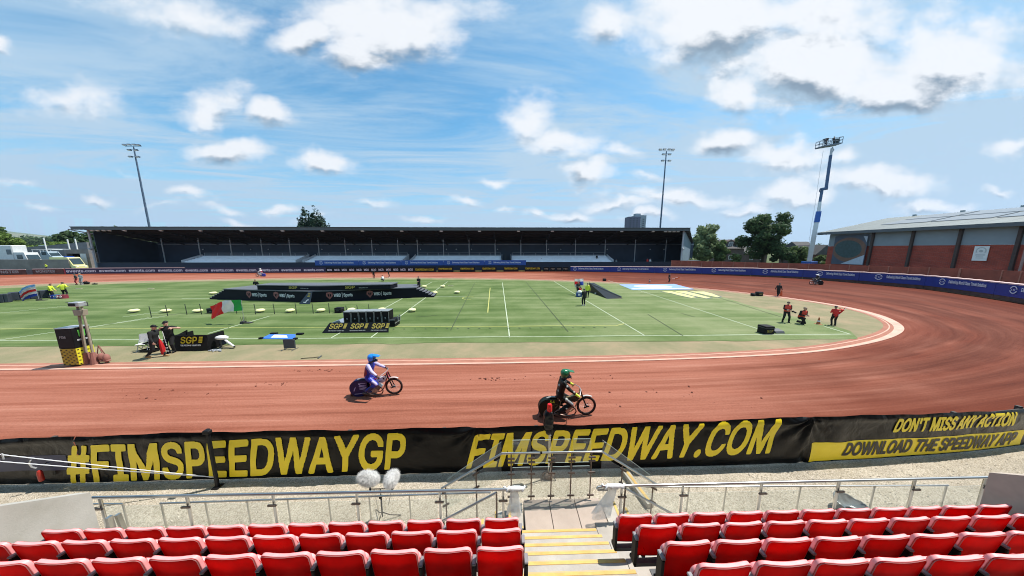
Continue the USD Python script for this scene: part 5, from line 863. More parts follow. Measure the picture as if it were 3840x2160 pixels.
# drone like trolley with a white fairing and a slim white tube
p = foot(822, 1300, 0); t = thing('display_panel', 'small tilted dark panel with yellow lettering right of the sign board', 'sign', tuple(p)); hh = zat(822, 1300, 1262, 0); part(t, 'panel', prism([(-.38, .18), (.42, .18), (.40, hh + .05), (-.34, hh + .05)], .04, frame((0, 0, 0), (1, 0, 0), (0, .25, 1))), M('slate_sign', (.035, .05, .075), .5, .1), False); part(t, 'lettering', on(textm('SG', .12, .26), (-.18, .20, hh - .10), (1, 0, 0), (0, .25, 1)), YEL, False); part(t, 'leg', cat(seg((-.3, .05, .2), (-.32, -.1, 0), .018), seg((.3, .05, .2), (.32, .3, 0), .018)), DKGREY)
p = foot(838, 1305, 0); t = thing('camera_crane', 'small white camera crane arm lying right of the sign board', 'camera crane', tuple(p)); z0 = zat(838, 1305, 1266, 0)
m = sph((0, 0, z0), (.36, .18, .13), 2); part(t, 'fairing', m, WHITE, True); part(t, 'arm', tube([(.22, -.05, z0 - .12), (.55, -.1, z0 * .45), (.72, -.1, .14)], [.05, .05, .045], 8), WHITE); part(t, 'stand', cat(seg((-.1, 0, z0 - .1), (-.1, 0, .05), .035), seg((-.1, 0, .06), (.7, -.1, .02), .02), seg((-.1, 0, .06), (-.5, .2, .02), .02), seg((-.1, 0, .06), (-.3, -.3, .02), .02)), DKGREY); part(t, 'tip', sph((.74, -.1, .10), .05), BLACK)
for k in range(5): q = foot(790 + 9 * k, 1318 - 2 * (k % 2), 0); one('pipe_fitting', ['pale pipe fitting nearest the gold lettered sign board', 'second pale pipe fitting beside the sign board', 'middle pale pipe fitting under the display panel', 'fourth pale pipe fitting near the camera crane', 'pale pipe fitting farthest from the sign board'][k], 'pipe', tube([(-.12, 0, .04), (0, .05, .06), (.14, -.02 * k, .04)], .035, 6), SILVER, 'pipe fittings on the ground', loc=(q[0], q[1], 0), rotz=40 * k)
# two folding chairs and black bench, left
for k, (u, v, m_, l) in enumerate(((544, 1316, WHITE, 'white folding chair left of the walking man'), (560, 1314, BLACK, 'black folding chair between the white chair and the walking man'))):
    p = foot(u, v, 0); t = thing('folding_chair', l, 'chair', tuple(p), 20 - 15 * k); part(t, 'backrest', prism(sg.box(-.2, -.18, .2, .18).buffer(.06), .03, frame((0, .22, .72), (1, 0, 0), (0, .15, 1))), m_, False); part(t, 'seat', bx(0, -.02, .44, .42, .42, .04, bev=.015), m_, False)
    for sx in (-.2, .2): part(t, 'leg', seg((sx, -.2, 0), (sx, .2, .86), .014), SILVER); part(t, 'leg', seg((sx, .22, 0), (sx, -.18, .44), .014), SILVER)
p = foot(566, 1318, 0); one('kit_tray', 'low black tray on the ground under the chairs', 'tray', cat(bx(0, 0, .06, .75, .35, .02), bx(0, -.17, .10, .75, .02, .1), bx(0, .17, .10, .75, .02, .1), bx(-.37, 0, .1, .02, .35, .1), bx(.37, 0, .1, .02, .35, .1)), BLACK, loc=tuple(p))
# screen on legs and the blue mat
p = foot(1087, 1311, 0); t = thing('monitor_stand', 'dark screen on two legs at the near edge of the turf', 'screen', tuple(p)); h1, h0 = zat(1087, 1311, 1273, 0), zat(1087, 1311, 1306, 0)
part(t, 'screen', bx(0, .02, (h0 + h1) / 2, .62, .05, h1 - h0, rz=4), M('slate_screen', (.03, .04, .06), .4, .15), False); 
for sx in (-.29, .29): part(t, 'leg', cat(seg((sx, 0, h1), (sx, .02, .02), .018), seg((sx, -.25, .02), (sx, .25, .02), .02)), DKGREY)
mp = [foot(979, 1271), foot(1014, 1253.5), foot(1108, 1255), foot(1108, 1273)]; c = sum(mp) / 4; t = thing('advert_mat', 'small blue and white mat on the turf near the touchline', 'mat', tuple(c)); rl = lambda q: (q - c)[:2]
part(t, 'mat', prism([rl(q) for q in mp], .03), M('bright_blue_mat', (.03, .14, .52), .6, .1), False); q0, q1, q2, q3 = (rl(q) for q in mp)
part(t, 'white_print', prism([q0 * .55 + q3 * .05, q1 * .6 + q2 * .0, q2 * .45 + q1 * .1, q3 * .5], .006, frame((0, 0, .031), (1, 0, 0), (0, 1, 0))), PRINTW, False)
for (q, l) in ((q0, 0), (q1 + V(.25, 0), 1), (q2 + V(.3, .02), 2), (q3, 3)): part(t, 'corner_weight', bx(q[0], q[1], .06, .42 if l in (1, 2) else .2, .16, .10), BLACK, False)
# starting tower at the left
p = foot(268, 1376, 0); TS = 1.0; hB = zat(268, 1372, 1231, 0); hY = zat(268, 1372, 1305, 0); t = thing('start_tower', 'black box tower with yellow chequered foot beside the left posts', 'tower', tuple(p), 3)
wb = .70
part(t, 'upper_box', bx(0, .31, (hB + hY) / 2, wb, .60, hB - hY, bev=.02), BLACK, False); part(t, 'top_sheet', bx(0, .31, hB + .015, wb + .02, .62, .03), SILVER, False); part(t, 'lower_box', bx(0, .31, hY / 2 + .04, wb - .02, .58, hY - .10), M('amber_mesh', (.40, .29, .015), .6, .2), False); part(t, 'side_panel', bx(wb / 2 - .004, .31, hY / 2 + .04, .012, .58, hY - .10), M('bright_yellow_mesh', (.66, .60, .03), .5, .1), False)
chk = []; chs = []
for i in range(6):
    for j in range(9):
        x, z = -wb / 2 + .06 + i * .116, .10 + j * (hY - .12) / 9
        if (i + j) % 2 == 0: chk.append(bx(x, .018, z + .03, .070, .01, .052))
        yy = .06 + i * .11
        if (i + j) % 2 == 0 and i < 5: chs.append(bx(wb / 2 + .002, yy + .02, z + .03, .008, .066, .050))
part(t, 'front_chequer', cat(*chk), M('dark_amber_dot', (.05, .035, .006), .6, .15), False, kind='stuff'); part(t, 'side_chequer', cat(*chs), M('dark_amber_dot', (.05, .035, .006), .6, .15), False, kind='stuff')
part(t, 'lettering', on(textm('FIM', .12, .26), (-.20, .006, hY + (hB - hY) * .52), (1, 0, 0)), GREYPR, False); GRNM = M('claw_green', (.10, .45, .06), .5, .1)
for k in range(3): part(t, 'claw_mark', prism([(0, .30), (.06, .30), (.045, .0), (.02, -.06 - .05 * (k == 1)), (.01, .02)], .012, frame((wb / 2 + .004, .20 + .085 * k, hY + (hB - hY) * .58), (0, 1, 0), (0, 0, 1))), GRNM, False)
part(t, 'lettering', on(textm('MONSTER', .07, .36, .2), (wb / 2 + .004, .13, hY + (hB - hY) * .36), (0, 1, 0)), PRINTW, False)
p2 = foot(338, 1366, 0); hp = zat(338, 1362, 1150, 0); t = thing('start_light_posts', 'pair of tan posts carrying the start light box', 'start light', tuple(p2)); TAN = M('tan_post_paint', (.30, .26, .19), .7, .15); SHD = M('shale_red_cloth', (.28, .12, .095), .85, .2)
for (x0, r0) in ((-.10, .058), (.24, .050)):
    part(t, 'post', tube([(x0, 0, 0), (x0 * .9 - .01, .05, hp * .5), (x0 * .55 - .02, .1, hp)], [r0, r0 * .9, r0 * .8], 8), TAN); part(t, 'post_cover', tube([(x0, 0, 0), (x0, 0, .25), (x0 * .97, .01, .62)], [r0 + .10, r0 + .06, r0 + .03], 9), SHD)
part(t, 'bracket', prism([(-.15, 0), (.19, 0), (.22, .28), (-.18, .28)], .22, frame((-.0, .2, hp - .42), (1, 0, 0), (0, 0, 1))), TAN, False); b_ = part(t, 'light_box', bx(-.02, .08, hp + .14, .46, .28, .22, bev=.02), SILVER, False)
part(b_, 'lamp_face', bx(-.07, -.075, hp + .14, .28, .03, .13), BLACK, False); part(t, 'side_frame', cat(*[seg((.32 + a_, .08, hp + z_), (.46 + a_, .08, hp + z_), .015) for a_, z_ in ((0, .06), (0, .24))], seg((.46, .08, hp + .06), (.46, .08, hp + .24), .015), seg((-.55, .08, hp + .24), (-.32, .08, hp + .2), .015)), DKGREY)
p3 = foot(382, 1362, 0); t = thing('start_gate_frame', 'shale red metal frame with loose cloth right of the tan posts', 'frame', tuple(p3)); part(t, 'tripod', cat(seg((-.28, 0, 0), (-.12, .1, .92), .018), seg((.10, .1, 0), (-.12, .1, .92), .018), seg((-.12, .35, 0), (-.12, .1, .92), .018)), SHD)
for (x, z_, w_, h_) in ((-.22, .28, .16, .5), (.02, .34, .15, .4), (.26, .26, .2, .46), (.16, .14, .5, .12)): part(t, 'cloth_bundle', sph((x, .02, z_), (w_ / 1.8, .12, h_ / 2), 2), SHD)
# black barrier roll at the left edge
a, b = foot(-40, 1139), foot(36, 1134); a2, b2 = foot(36, 1129), foot(188, 1117); 
for k, (p, q, l) in enumerate(((a, b, 'short black ribbed barrier at the left picture edge'), (a2, b2, 'long black ribbed barrier on the turf behind the striped flag'))):
    hh = zat(100, 1124, 1094); L0 = np.linalg.norm(q - p); d = unit(q - p); t = thing('foam_barrier', l, 'barrier', tuple((p + q) / 2), math.degrees(math.atan2(d[1], d[0]))); nn = max(4, int(L0 / .62))
    for i in range(nn): part(t, 'segment', bx(-L0 / 2 + (i + .5) * L0 / nn, .3, hh / 2, L0 / nn - .006, .6, hh, bev=.05), M('slate_foam', (.022, .030, .042), .7, .25), False)
# low round markers: blue and red drums beside the stewards
for k, (u, m_, l) in enumerate(((206, BLUEP, 'blue drum with pale rim'), (218, M('light_blue_drum', (.03, .13, .4), .5, .1), 'lighter blue drum'), (230, M('maroon_drum', (.22, .03, .05), .5, .1), 'maroon drum with a pale pink disc'), (243, M('maroon_drum', (.22, .03, .05), .5, .1), 'second maroon drum with a pale disc'))):
    p = foot(u, 1119); t = thing('small_drum', l + ' on the turf by the two stewards', 'drum', tuple(p), 0); part(t, 'drum', tube([(0, 0, 0), (0, 0, .42)], .27, 14), m_, 40); part(t, 'disc', tube([(0, -.25, .24), (0, -.29, .24)], .13 if k > 1 else .05, 12), M('pale_pink_disc', (.7, .5, .5), .5, .05), 40)
# black ramp barrier on the right half of the turf
a, b = foot(2208, 1098), foot(2330, 1119); hh = zat(2204, 1094, 1064); t = thing('ramp', 'black sloping ramp wall lying across the turf beside a steward', 'ramp', tuple(a)); e = (b - a)[:2]; d = unit(e); n = V(-d[1], d[0])
w0, w1 = foot(2208, 1092)[:2] - a[:2], foot(2335, 1119.5)[:2] - a[:2]; q2 = foot(2277, 1121)[:2] - a[:2]
vv = [(*w0, 0), (*(w0 + V(.9, .6)), 0), (*q2, 0), (*w1, 0), (*(w0 + V(.1, .3)), hh), (*(w0 + V(.9, .6)), hh * .96), (*(w1 + V(-.15, .12)), .16)]
part(t, 'wall', trimesh.convex.convex_hull(np.array(vv)), BLACKV, False); part(t, 'top_edge', tube([(*(w0 + V(.1, .3)), hh + .03), (*(w1 + V(-.1, .12)), .2)], .06, 5), M('grey_green_edge', (.16, .19, .18), .7, .15))
q = foot(2236, 1103); one('cable_cover', 'small pale block leaning on the black ramp', 'block', bx(0, 0, .12, .5, .12, .16, rz=35, bev=.02), WHITE, loc=tuple(q))
# ground cloths: blue sheet with a pale oval, and a claw mark cloth
mp = [foot(2322, 1067), foot(2529, 1065), foot(2604, 1085), foot(2374, 1088)]; c = sum(mp) / 4; t = thing('ground_banner', 'large pale blue sheet with a white oval on the far turf', 'ground sheet', tuple(c)); pl = [(q - c)[:2] for q in mp]
part(t, 'sheet', prism(pl, .014), M('sky_blue_sheet', (.20, .32, .62), .7, .08), False); ce = (foot(2448, 1074.5) - c)[:2]; pg = sg.Polygon(pl).buffer(-.3)
part(t, 'oval', prism(shapely.affinity.translate(shapely.affinity.scale(sg.Point(0, 0).buffer(1), 2.9, 1.7), *ce).intersection(pg), .006, frame((0, 0, .0145), (1, 0, 0), (0, 1, 0))), M('pale_cyan_print', (.48, .66, .72), .7, .05), False)
s0_, s1_ = (foot(2372, 1083) - c)[:2], (foot(2590, 1083) - c)[:2]; part(t, 'white_band', prism(sg.LineString([s0_, s1_]).buffer(.42).intersection(pg), .006, frame((0, 0, .022), (1, 0, 0), (0, 1, 0))), M('pale_cyan_print', (.48, .66, .72), .7, .05), False)
c = foot(2570, 1105); t = thing('ground_emblem', 'yellow three stroke claw mark cloth lying on the turf', 'ground emblem', tuple(c)); rl = lambda u, v: (foot(u, v) - c)[:2]
for k, pts in enumerate(([(2482, 1094), (2520, 1093), (2565, 1103), (2610, 1115), (2592, 1117), (2545, 1107), (2520, 1100)], [(2525, 1093.5), (2572, 1093), (2612, 1103), (2664, 1117), (2648, 1119), (2600, 1109), (2565, 1100)], [(2585, 1093.5), (2640, 1094), (2672, 1102), (2700, 1113), (2690, 1115), (2652, 1107), (2618, 1099)])):
    pg = sg.Polygon([rl(*q) for q in pts]).buffer(0); part(t, 'dark_outline', prism(pg.buffer(.22), .012), M('grey_outline_cloth', (.10, .12, .10), .8, .2), False); part(t, 'claw_stroke', prism(pg, .008, frame((0, 0, .0125), (1, 0, 0), (0, 1, 0))), M('pale_yellow_cloth', (.62, .58, .22), .7, .06), False)
# cones and small things
def cone(label, u, v, hh, mat=ORANGE):
    p = foot(u, v, .005); t = thing('traffic_cone', label, 'cone', tuple(p)); part(t, 'base', bx(0, 0, .02, hh * .62, hh * .62, .04, bev=.012), mat, False); part(t, 'body', trimesh.creation.revolve(np.array([[0, .04], [hh * .21, .04], [hh * .05, hh], [0, hh]]), sections=14), mat, 50); part(t, 'band', trimesh.creation.revolve(np.array([[hh * .165, hh * .38], [hh * .125, hh * .56]]) + [[.004, 0]], sections=14), WHITE, 50)
cone('orange cone left of the marshal in red with the flag', 3068, 1216, .55, M('dull_orange', (.42, .14, .05), .6, .1)); cone('small dark red cone at the far edge of the turf', 2436, 1059, .62, M('dark_red_cone', (.16, .05, .04), .6, .1))
for (u, v, l) in ((566, 1084, 'pale wooden plank lying on the far left turf'), (296, 1083, 'pale plank on the turf behind the start light box'), (1690, 1073, 'brownish plank on the far white line')): p = foot(u, v); one('plank', l, 'plank', cat(bx(0, 0, .05, .85, .14, .06), bx(-.3, 0, .02, .08, .2, .04), bx(.3, 0, .02, .08, .2, .04)), M('pale_wood', (.45, .38, .28), .8, .15), loc=tuple(p), smooth=False)
p = foot(324, 1066, 0); t = thing('kit_bag', 'dark kit bag on the ground beside the two people at the far left', 'bag', tuple(p)); part(t, 'bag', sph((0, 0, .22), (.55, .28, .24), 2), BLACK); part(t, 'handle', tube([(-.2, 0, .42), (-.1, 0, .56), (.1, 0, .56), (.2, 0, .42)], .03, 5), BLACK)
p = foot(356, 1067, 0); t = thing('kit_bag', 'smaller flat dark bag lying right of the kit bag', 'bag', tuple(p)); part(t, 'bag', sph((0, 0, .10), (.42, .22, .11), 2), BLACK); part(t, 'handle', tube([(-.1, 0, .18), (0, 0, .26), (.1, 0, .18)], .02, 5), BLACK)
p = foot(1168, 1344, 0); t = thing('rake', 'thin rake lying on the dusty edge below the screen', 'rake', tuple(p), 8); part(t, 'handle', seg((-.5, 0, .03), (.35, .05, .04), .018), M('dark_handle', (.08, .06, .04), .8, .1)); part(t, 'head', bx(.38, .05, .03, .06, .34, .04), DKGREY, False)
# flags
def cloth(w, hgt, nx=22, nz=12, amp=.12, droop=.0, seed=0, x0=0.0, x1=1.0):
    X, Z = np.meshgrid(np.linspace(x0, x1, nx), np.linspace(0, 1, nz)); ph = X * 7 + Z * 1.5
    y = amp * X ** .6 * np.sin(ph + seed) + .05 * np.sin(ph * 2.3 + Z * 3); z = (Z - 1) * hgt * (1 - .08 * X) - droop * X ** 1.4 * hgt; return np.stack([-X * w, y, z], -1)
FBASE = M('flag_base_rubber', (.02, .02, .022), .8, .2)
def flagbase(t, k=4):
    part(t, 'base', bx(0, 0, .09, .30, .30, .18, bev=.03), FBASE, False); part(t, 'base_plate', bx(.25, .1, .03, .55, .35, .05), FBASE, False)
    for i in range(k): part(t, 'stub_pole', seg((-.10 + .09 * i, .05 * (i % 2), .12), (-.22 + .14 * i, .06, .52), .014, n=5), FBASE)
p = foot(913, 1213); t = thing('flag', 'red, white and green tricolour flag on a pole in a black base', 'flag', tuple(p)); flagbase(t); hz = zat(913, 1213, 1126); part(t, 'pole', seg((.06, 0, .1), (.10, 0, hz), .014), SILVER)
FR_ = M('flag_red', (.62, .018, .02), .7, .08, trans=.3); FW_ = M('flag_white', (.70, .68, .68), .7, .05, trans=.3); FG_ = M('flag_green', (.02, .30, .06), .7, .08, trans=.3); FB_ = M('flag_blue', (.02, .05, .36), .7, .08, trans=.3); FLB = M('flag_pale_blue', (.16, .33, .60), .7, .08, trans=.3)
fw = 2.55; fh = hz - zat(913, 1213, 1166) 
for (a, b, m_, l) in ((0, .27, FG_, 'green'), (.27, .55, FW_, 'white'), (.55, 1.0, FR_, 'red')):
    P = cloth(fw, fh, 14, 14, .16, .0, 0, a, b); X = -P[..., 0] / fw; P[..., 2] = P[..., 2] * (1 + .30 * X) - np.clip(X - .45, 0, 1) * .95; m = quadgrid(P); m.apply_translation([.10, 0, hz]); part(t, l + '_stripe', m, m_, True)
P = cloth(.4, .35, 6, 5, .02); m = quadgrid(P); m.apply_translation([-1.15, -.06, hz - .75]); 
p = foot(147, 1127); t = thing('flag', 'blue, white and red striped flag blowing over the black barrier', 'flag', tuple(p)); flagbase(t, 2); hz = zat(147, 1127, 1066); part(t, 'pole', seg((0, 0, .1), (-.02, 0, hz), .018), SILVER); bwid = 2.2
for k, (m_, l) in enumerate(((FLB, 'pale_blue'), (FW_, 'white'), (FR_, 'red'), (FW_, 'white'), (FB_, 'blue'))):
    P = cloth(bwid, .26, 20, 4, .2, 0, k * .1); P[..., 2] += -.26 * k - (-P[..., 0] / bwid) ** 1.5 * .95; m = quadgrid(P); m.apply_translation([0, 0, hz]); part(t, l + '_stripe', m, m_, True)
p = foot(2165, 1104); t = thing('flag', 'white, red and blue flag held beside the man in black on the turf', 'flag', tuple(p)); hz = zat(2165, 1104, 1046); part(t, 'pole', seg((-.30, -.05, .25), (-.42, -.05, hz), .016), SILVER)
for (a, b, c0, c1, m_, l) in ((0, 1, .72, 1., FW_, 'white'), (0, .55, .36, .715, FR_, 'red'), (.555, 1., .30, .715, FB_, 'blue'), (0, .55, .05, .355, FW_, 'white'), (.1, .9, -.30, .045, FR_, 'red')):
    X, Z = np.meshgrid(np.linspace(a, b, 8), np.linspace(c0, c1, 8)); hw = 1.15; taper = np.where(Z < .4, .55 + .45 * (Z + .3) / .7, 1); P = np.stack([-.42 + .55 * hw * (1 - taper) + X * hw * taper, -.05 + .14 * np.sin(X * 5 + Z * 3), hz * .42 + Z * hz * .58], -1); part(t, l + '_field', quadgrid(P), m_, True)
p = foot(2171, 1112); t = thing('crate', 'blue and white crate at the foot of the held flag', 'crate', tuple(p)); part(t, 'box', bx(0, 0, .25, .62, .5, .5, bev=.03), M('deep_blue_crate', (.015, .06, .22), .5, .1), False); part(t, 'white_bag', sph((.05, -.05, .58), (.30, .22, .20), 2), WHITE); part(t, 'side_patch', bx(-.05, -.255, .28, .28, .012, .22), PRINTW, False)
# ---------------------------------------------------------------- people
MS = m3.Manifold.sphere
def ball(p, r, n=10): return MS(float(r), n).translate([float(x) for x in p])
def limb(*pr, n=10): return m3.Manifold.batch_hull([ball(p, r, n) for p, r in pr])
def union(ms): return m3.Manifold.batch_boolean(ms, m3.OpType.Add)
def tri(man, refine=.035, smooth_it=4):
    if refine: man = man.refine_to_length(refine)
    me = man.to_mesh(); m = trimesh.Trimesh(me.vert_properties[:, :3], me.tri_verts, process=True)
    if smooth_it: trimesh.smoothing.filter_taubin(m, iterations=smooth_it)
    return m
def bend(a, b, L, hint):
    a, b = np.asarray(a, float), np.asarray(b, float); d = np.linalg.norm(b - a); m = (a + b) / 2; u = (b - a) / max(d, 1e-6); hint = np.asarray(hint, float); hint = hint - u * (hint @ u)
    return m + unit(hint) * math.sqrt(max((L / 2) ** 2 - (d / 2) ** 2, 0))
def hand(wrist, elbow, palmdir, curl=.5, s=1.0):
    """palm, four unequal curled fingers and a thumb from the side of the palm"""
    w = np.asarray(wrist, float); f = unit(w - np.asarray(elbow, float)); pn = np.asarray(palmdir, float); pn = unit(pn - f * (pn @ f)); sd = np.cross(f, pn); out = []
    k = [w + f * .01 + sd * .022, w + f * .01 - sd * .022, w + f * .095 + sd * .036, w + f * .095 - sd * .036]; out.append(limb(*[(p, .016 * s) for p in k], n=8))
    for i, L in enumerate((.070, .080, .074, .058)):
        r0 = w + f * .090 + sd * (.034 - .0225 * i); d1 = unit(f * (1 - curl * .5) + pn * curl); d2 = unit(f * (1 - curl * 1.3) + pn * curl * 1.5); a = r0 + d1 * L * .55; out.append(limb((r0, .0105), (a, .0095), n=6)); out.append(limb((a, .0095), (a + d2 * L * .5, .008), n=6))
    b0 = w + f * .030 + sd * .034; b1 = b0 + unit(f * .6 + sd * .7 + pn * .4) * .042; out.append(limb((b0, .013), (b1, .011), n=6)); out.append(limb((b1, .011), (b1 + unit(f * .8 + pn * .7) * .032, .009), n=6)); return out
POSES = {
    'stand': dict(),
    'walk': dict(fl=(-.11, .26, .08), fr=(.11, -.30, .14), hl=(-.30, -.16, .86), hr=(.29, .20, .88), lean=.06),
    'akimbo': dict(hl=(-.30, .10, 1.02), hr=(.30, .10, 1.02)),
    'arms_up': dict(hl=(-.30, .18, 1.42), hr=(.14, .22, 1.45)),
    'phone': dict(hl=(-.08, .26, 1.16), hr=(.08, .26, 1.16)),
    'kneel': dict(pel=(0, -.06, .48), fl=(-.14, -.38, .08), fr=(.15, .22, .08), hl=(-.12, .32, .70), hr=(.12, .32, .70), lean=.18),
    'crouch': dict(pel=(0, -.14, .40), fl=(-.15, .05, .08), fr=(.15, .05, .08), hl=(-.20, .38, .42), hr=(.20, .38, .42), lean=.30),
    'point': dict(hr=(.55, .18, 1.62), hl=(-.18, .26, 1.05), lean=.03),
}
def person(label, loc, rz, pose='stand', top=None, legs=None, shoes=None, hat=None, vest=None, hair=None, h=1.75, sleeves=True, skin=None, helmet=None, seat=None, group=None, extra=None, res=.035):
    P = dict(pel=(0, 0, .94), fl=(-.11, .02, .08), fr=(.11, .02, .08), hl=(-.29, .05, .86), hr=(.29, .05, .86), lean=.02, head=(0, .02)); P.update(POSES[pose] if isinstance(pose, str) else pose)
    k = h / 1.75; A = lambda *v: np.array(v, float)
    pel = A(*P['pel']); ln = P['lean']; up = unit(A(0, math.sin(ln * 1.6), math.cos(ln * 1.6))); chest = pel + up * .36; sh = pel + up * .51; neck = sh + up * .07 + A(0, .01, 0); hd = neck + A(P['head'][0], P['head'][1] + .02, .15)
    SL, SR = sh + A(-.185, 0, 0), sh + A(.185, 0, 0); HL, HR = A(*P['hl']), A(*P['hr'])
    def reach(S, Hh):
        d = Hh - S; L = np.linalg.norm(d); return S + d * min(1, .555 / L)
    HL, HR = reach(SL, HL), reach(SR, HR); EL, ER = bend(SL, HL, .56, P.get('el', (-.5, -1, -.3))), bend(SR, HR, .56, P.get('er', (.5, -1, -.3)))
    JL, JR = pel + A(-.095, 0, -.04), pel + A(.095, 0, -.04); FL, FR = A(*P['fl']), A(*P['fr']); KL, KR = bend(JL, FL, .86, P.get('kl', (-.15, 1, .2))), bend(JR, FR, .86, P.get('kr', (.15, 1, .2)))
    head = [limb((hd + A(0, -.015, .035), .094), (hd + A(0, .02, .02), .088)), limb((hd + A(0, .02, -.01), .078), (hd + A(0, .055, -.085), .038)), limb((hd + A(0, .098, .01), .010), (hd + A(0, .118, -.025), .014), n=6)] + [limb((hd + A(s_ * .092, -.01, .015), .014), (hd + A(s_ * .090, -.005, -.02), .012), n=6) for s_ in (-1, 1)]
    head += [limb((hd + A(-.022, .100, -.058), .008), (hd + A(.022, .100, -.058), .008), n=6)]
    torso = [limb((pel + A(-.08, 0, 0), .115), (pel + A(.08, 0, 0), .115), (pel + up * .17 + A(-.06, 0, 0), .108), (pel + up * .17 + A(.06, 0, 0), .108)), limb((pel + up * .17 + A(-.06, 0, 0), .108), (pel + up * .17 + A(.06, 0, 0), .108), (chest + A(-.085, .01, 0), .118), (chest + A(.085, .01, 0), .118)), limb((chest + A(-.085, .01, 0), .118), (chest + A(.085, .01, 0), .118), (sh + A(-.13, 0, -.02), .075), (sh + A(.13, 0, -.02), .075)), limb((sh, .075), (neck + A(0, 0, .06), .056))]
    armsU = [limb((SL, .062), (EL, .046)), limb((SR, .062), (ER, .046))]; armsF = [limb((EL, .044), (HL, .032)), limb((ER, .044), (HR, .032))]
    legsU = [limb((JL, .098), (KL, .064)), limb((JR, .098), (KR, .064)), limb((KL, .062), (FL, .044)), limb((KR, .062), (FR, .044))]
    feet = [limb((F + A(0, -.05, -.035), .042), (F + A(0, .13, -.048), .032)) for F in (FL, FR)]
    pdl = A(0, 0, 1) * 0 + A(.6, .4, 0); hands = hand(HL, EL, P.get('pl', (.7, .3, -.2)), P.get('curl', .55)) + hand(HR, ER, P.get('pr', (-.7, .3, -.2)), P.get('curl', .55))
    G_ = 1.0
    def fat(ms_, e): return ms_
    t = thing('person', label, 'person', loc, rz, group); S = lambda m: m.apply_scale(k)
    part(t, 'body', S(tri(union(head + torso + armsU + armsF + legsU + feet + hands), res)), skin or SKIN, True)
    gl = lambda pr, e: [(p, r + e) for p, r in pr]
    jk = [limb((pel + A(-.08, 0, -.02), .128), (pel + A(.08, 0, -.02), .128), (pel + up * .17 + A(-.06, 0, 0), .122), (pel + up * .17 + A(.06, 0, 0), .122)), limb((pel + up * .17 + A(-.06, 0, 0), .122), (pel + up * .17 + A(.06, 0, 0), .122), (chest + A(-.085, .01, 0), .132), (chest + A(.085, .01, 0), .132)), limb((chest + A(-.085, .01, 0), .132), (chest + A(.085, .01, 0), .132), (sh + A(-.13, 0, -.02), .090), (sh + A(.13, 0, -.02), .090)), limb((sh, .085), (neck + A(0, -.005, .01), .066))]
    jk += [limb((SL, .076), (EL, .060)), limb((SR, .076), (ER, .060))] if sleeves else [limb((SL, .076), (SL * .45 + EL * .55, .066)), limb((SR, .076), (SR * .45 + ER * .55, .066))]
    if sleeves: jk += [limb((EL, .058), (HL - (HL - EL) * .06, .043)), limb((ER, .058), (HR - (HR - ER) * .06, .043))]
    part(t, 'jacket' if sleeves else 'shirt', S(tri(union(jk), res)), top, True)
    part(t, 'trousers', S(tri(union([limb((pel + A(-.085, 0, -.03), .124), (pel + A(.085, 0, -.03), .124), (pel + A(-.08, 0, .06), .120), (pel + A(.08, 0, .06), .120)), limb((JL, .110), (KL, .078)), limb((JR, .110), (KR, .078)), limb((KL, .076), (FL + A(0, 0, .03), .060)), limb((KR, .076), (FR + A(0, 0, .03), .060))]), res)), legs, True)
    for F in (FL, FR): part(t, 'shoe', S(tri(limb((F + A(0, -.05, -.032), .052), (F + A(0, .02, .01), .05), (F + A(0, .14, -.046), .038)), .04, 2)), shoes or BLACK, True)
    if vest:
        vs = [limb(*gl([(pel + up * .06 + A(-.08, 0, 0), .128), (pel + up * .06 + A(.08, 0, 0), .128), (chest + A(-.085, .01, 0), .132), (chest + A(.085, .01, 0), .132)], .010)), limb(*gl([(chest + A(-.085, .01, 0), .132), (chest + A(.085, .01, 0), .132), (sh + A(-.12, 0, -.02), .088), (sh + A(.12, 0, -.02), .088)], .010))]
        vp = part(t, 'vest', S(tri(union(vs), res)), vest, True); zb_ = pel + up * .22
        part(vp, 'reflective_band', S(tri(limb(*[(zb_ + A(s_ * .075, .005, 0) + up * q, .142) for s_ in (-1, 1) for q in (0, .02)]).trim_by_plane([0, float(up[1]), float(up[2])], float((zb_ - up * .02) @ up)).trim_by_plane([0, -float(up[1]), -float(up[2])], -float((zb_ + up * .045) @ up)), .05, 0)), M('reflective_tape', (.62, .63, .60), .4, .05), False)
    if hat: part(t, 'cap', S(cat(tri(limb((hd + A(0, -.012, .062), .101), (hd + A(0, .012, .055), .098)).trim_by_plane([0, 0, 1], float(hd[2] + .045)), .03, 2), tri(limb((hd + A(-.055, .09, .052), .012), (hd + A(.055, .09, .052), .012), (hd + A(-.035, .175, .038), .009), (hd + A(.035, .175, .038), .009), n=6), 0, 0))), hat, True)
    elif hair: part(t, 'hair', S(tri(limb((hd + A(0, -.03, .045), .100), (hd + A(0, .01, .055), .094)).trim_by_plane(list(map(float, unit(A(0, -.55, 1)))), float(hd @ unit(A(0, -.55, 1)) + .015)), .03, 2)), hair, True)
    if helmet:
        c1, c2 = helmet
        sh_ = union([limb((hd + A(0, -.03, .05), .142), (hd + A(0, .02, .05), .136), (hd + A(0, -.03, -.04), .125), n=16)]) ; part(t, 'helmet', S(tri(sh_, .035, 3)), c1, True)
        part(t, 'peak', S(tri(limb((hd + A(-.09, .10, .135), .014), (hd + A(.09, .10, .135), .014), (hd + A(-.07, .285, .095), .012), (hd + A(.07, .285, .095), .012), (hd + A(0, .05, .175), .02), n=8), 0, 0)), c1, 30)
        part(t, 'chin_bar', S(tri(union([limb((hd + A(-.085, .06, -.075), .040), (hd + A(-.03, .175, -.085), .036)), limb((hd + A(.085, .06, -.075), .040), (hd + A(.03, .175, -.085), .036)), limb((hd + A(-.03, .175, -.085), .036), (hd + A(.03, .175, -.085), .036))]), .03, 2)), c2, True)
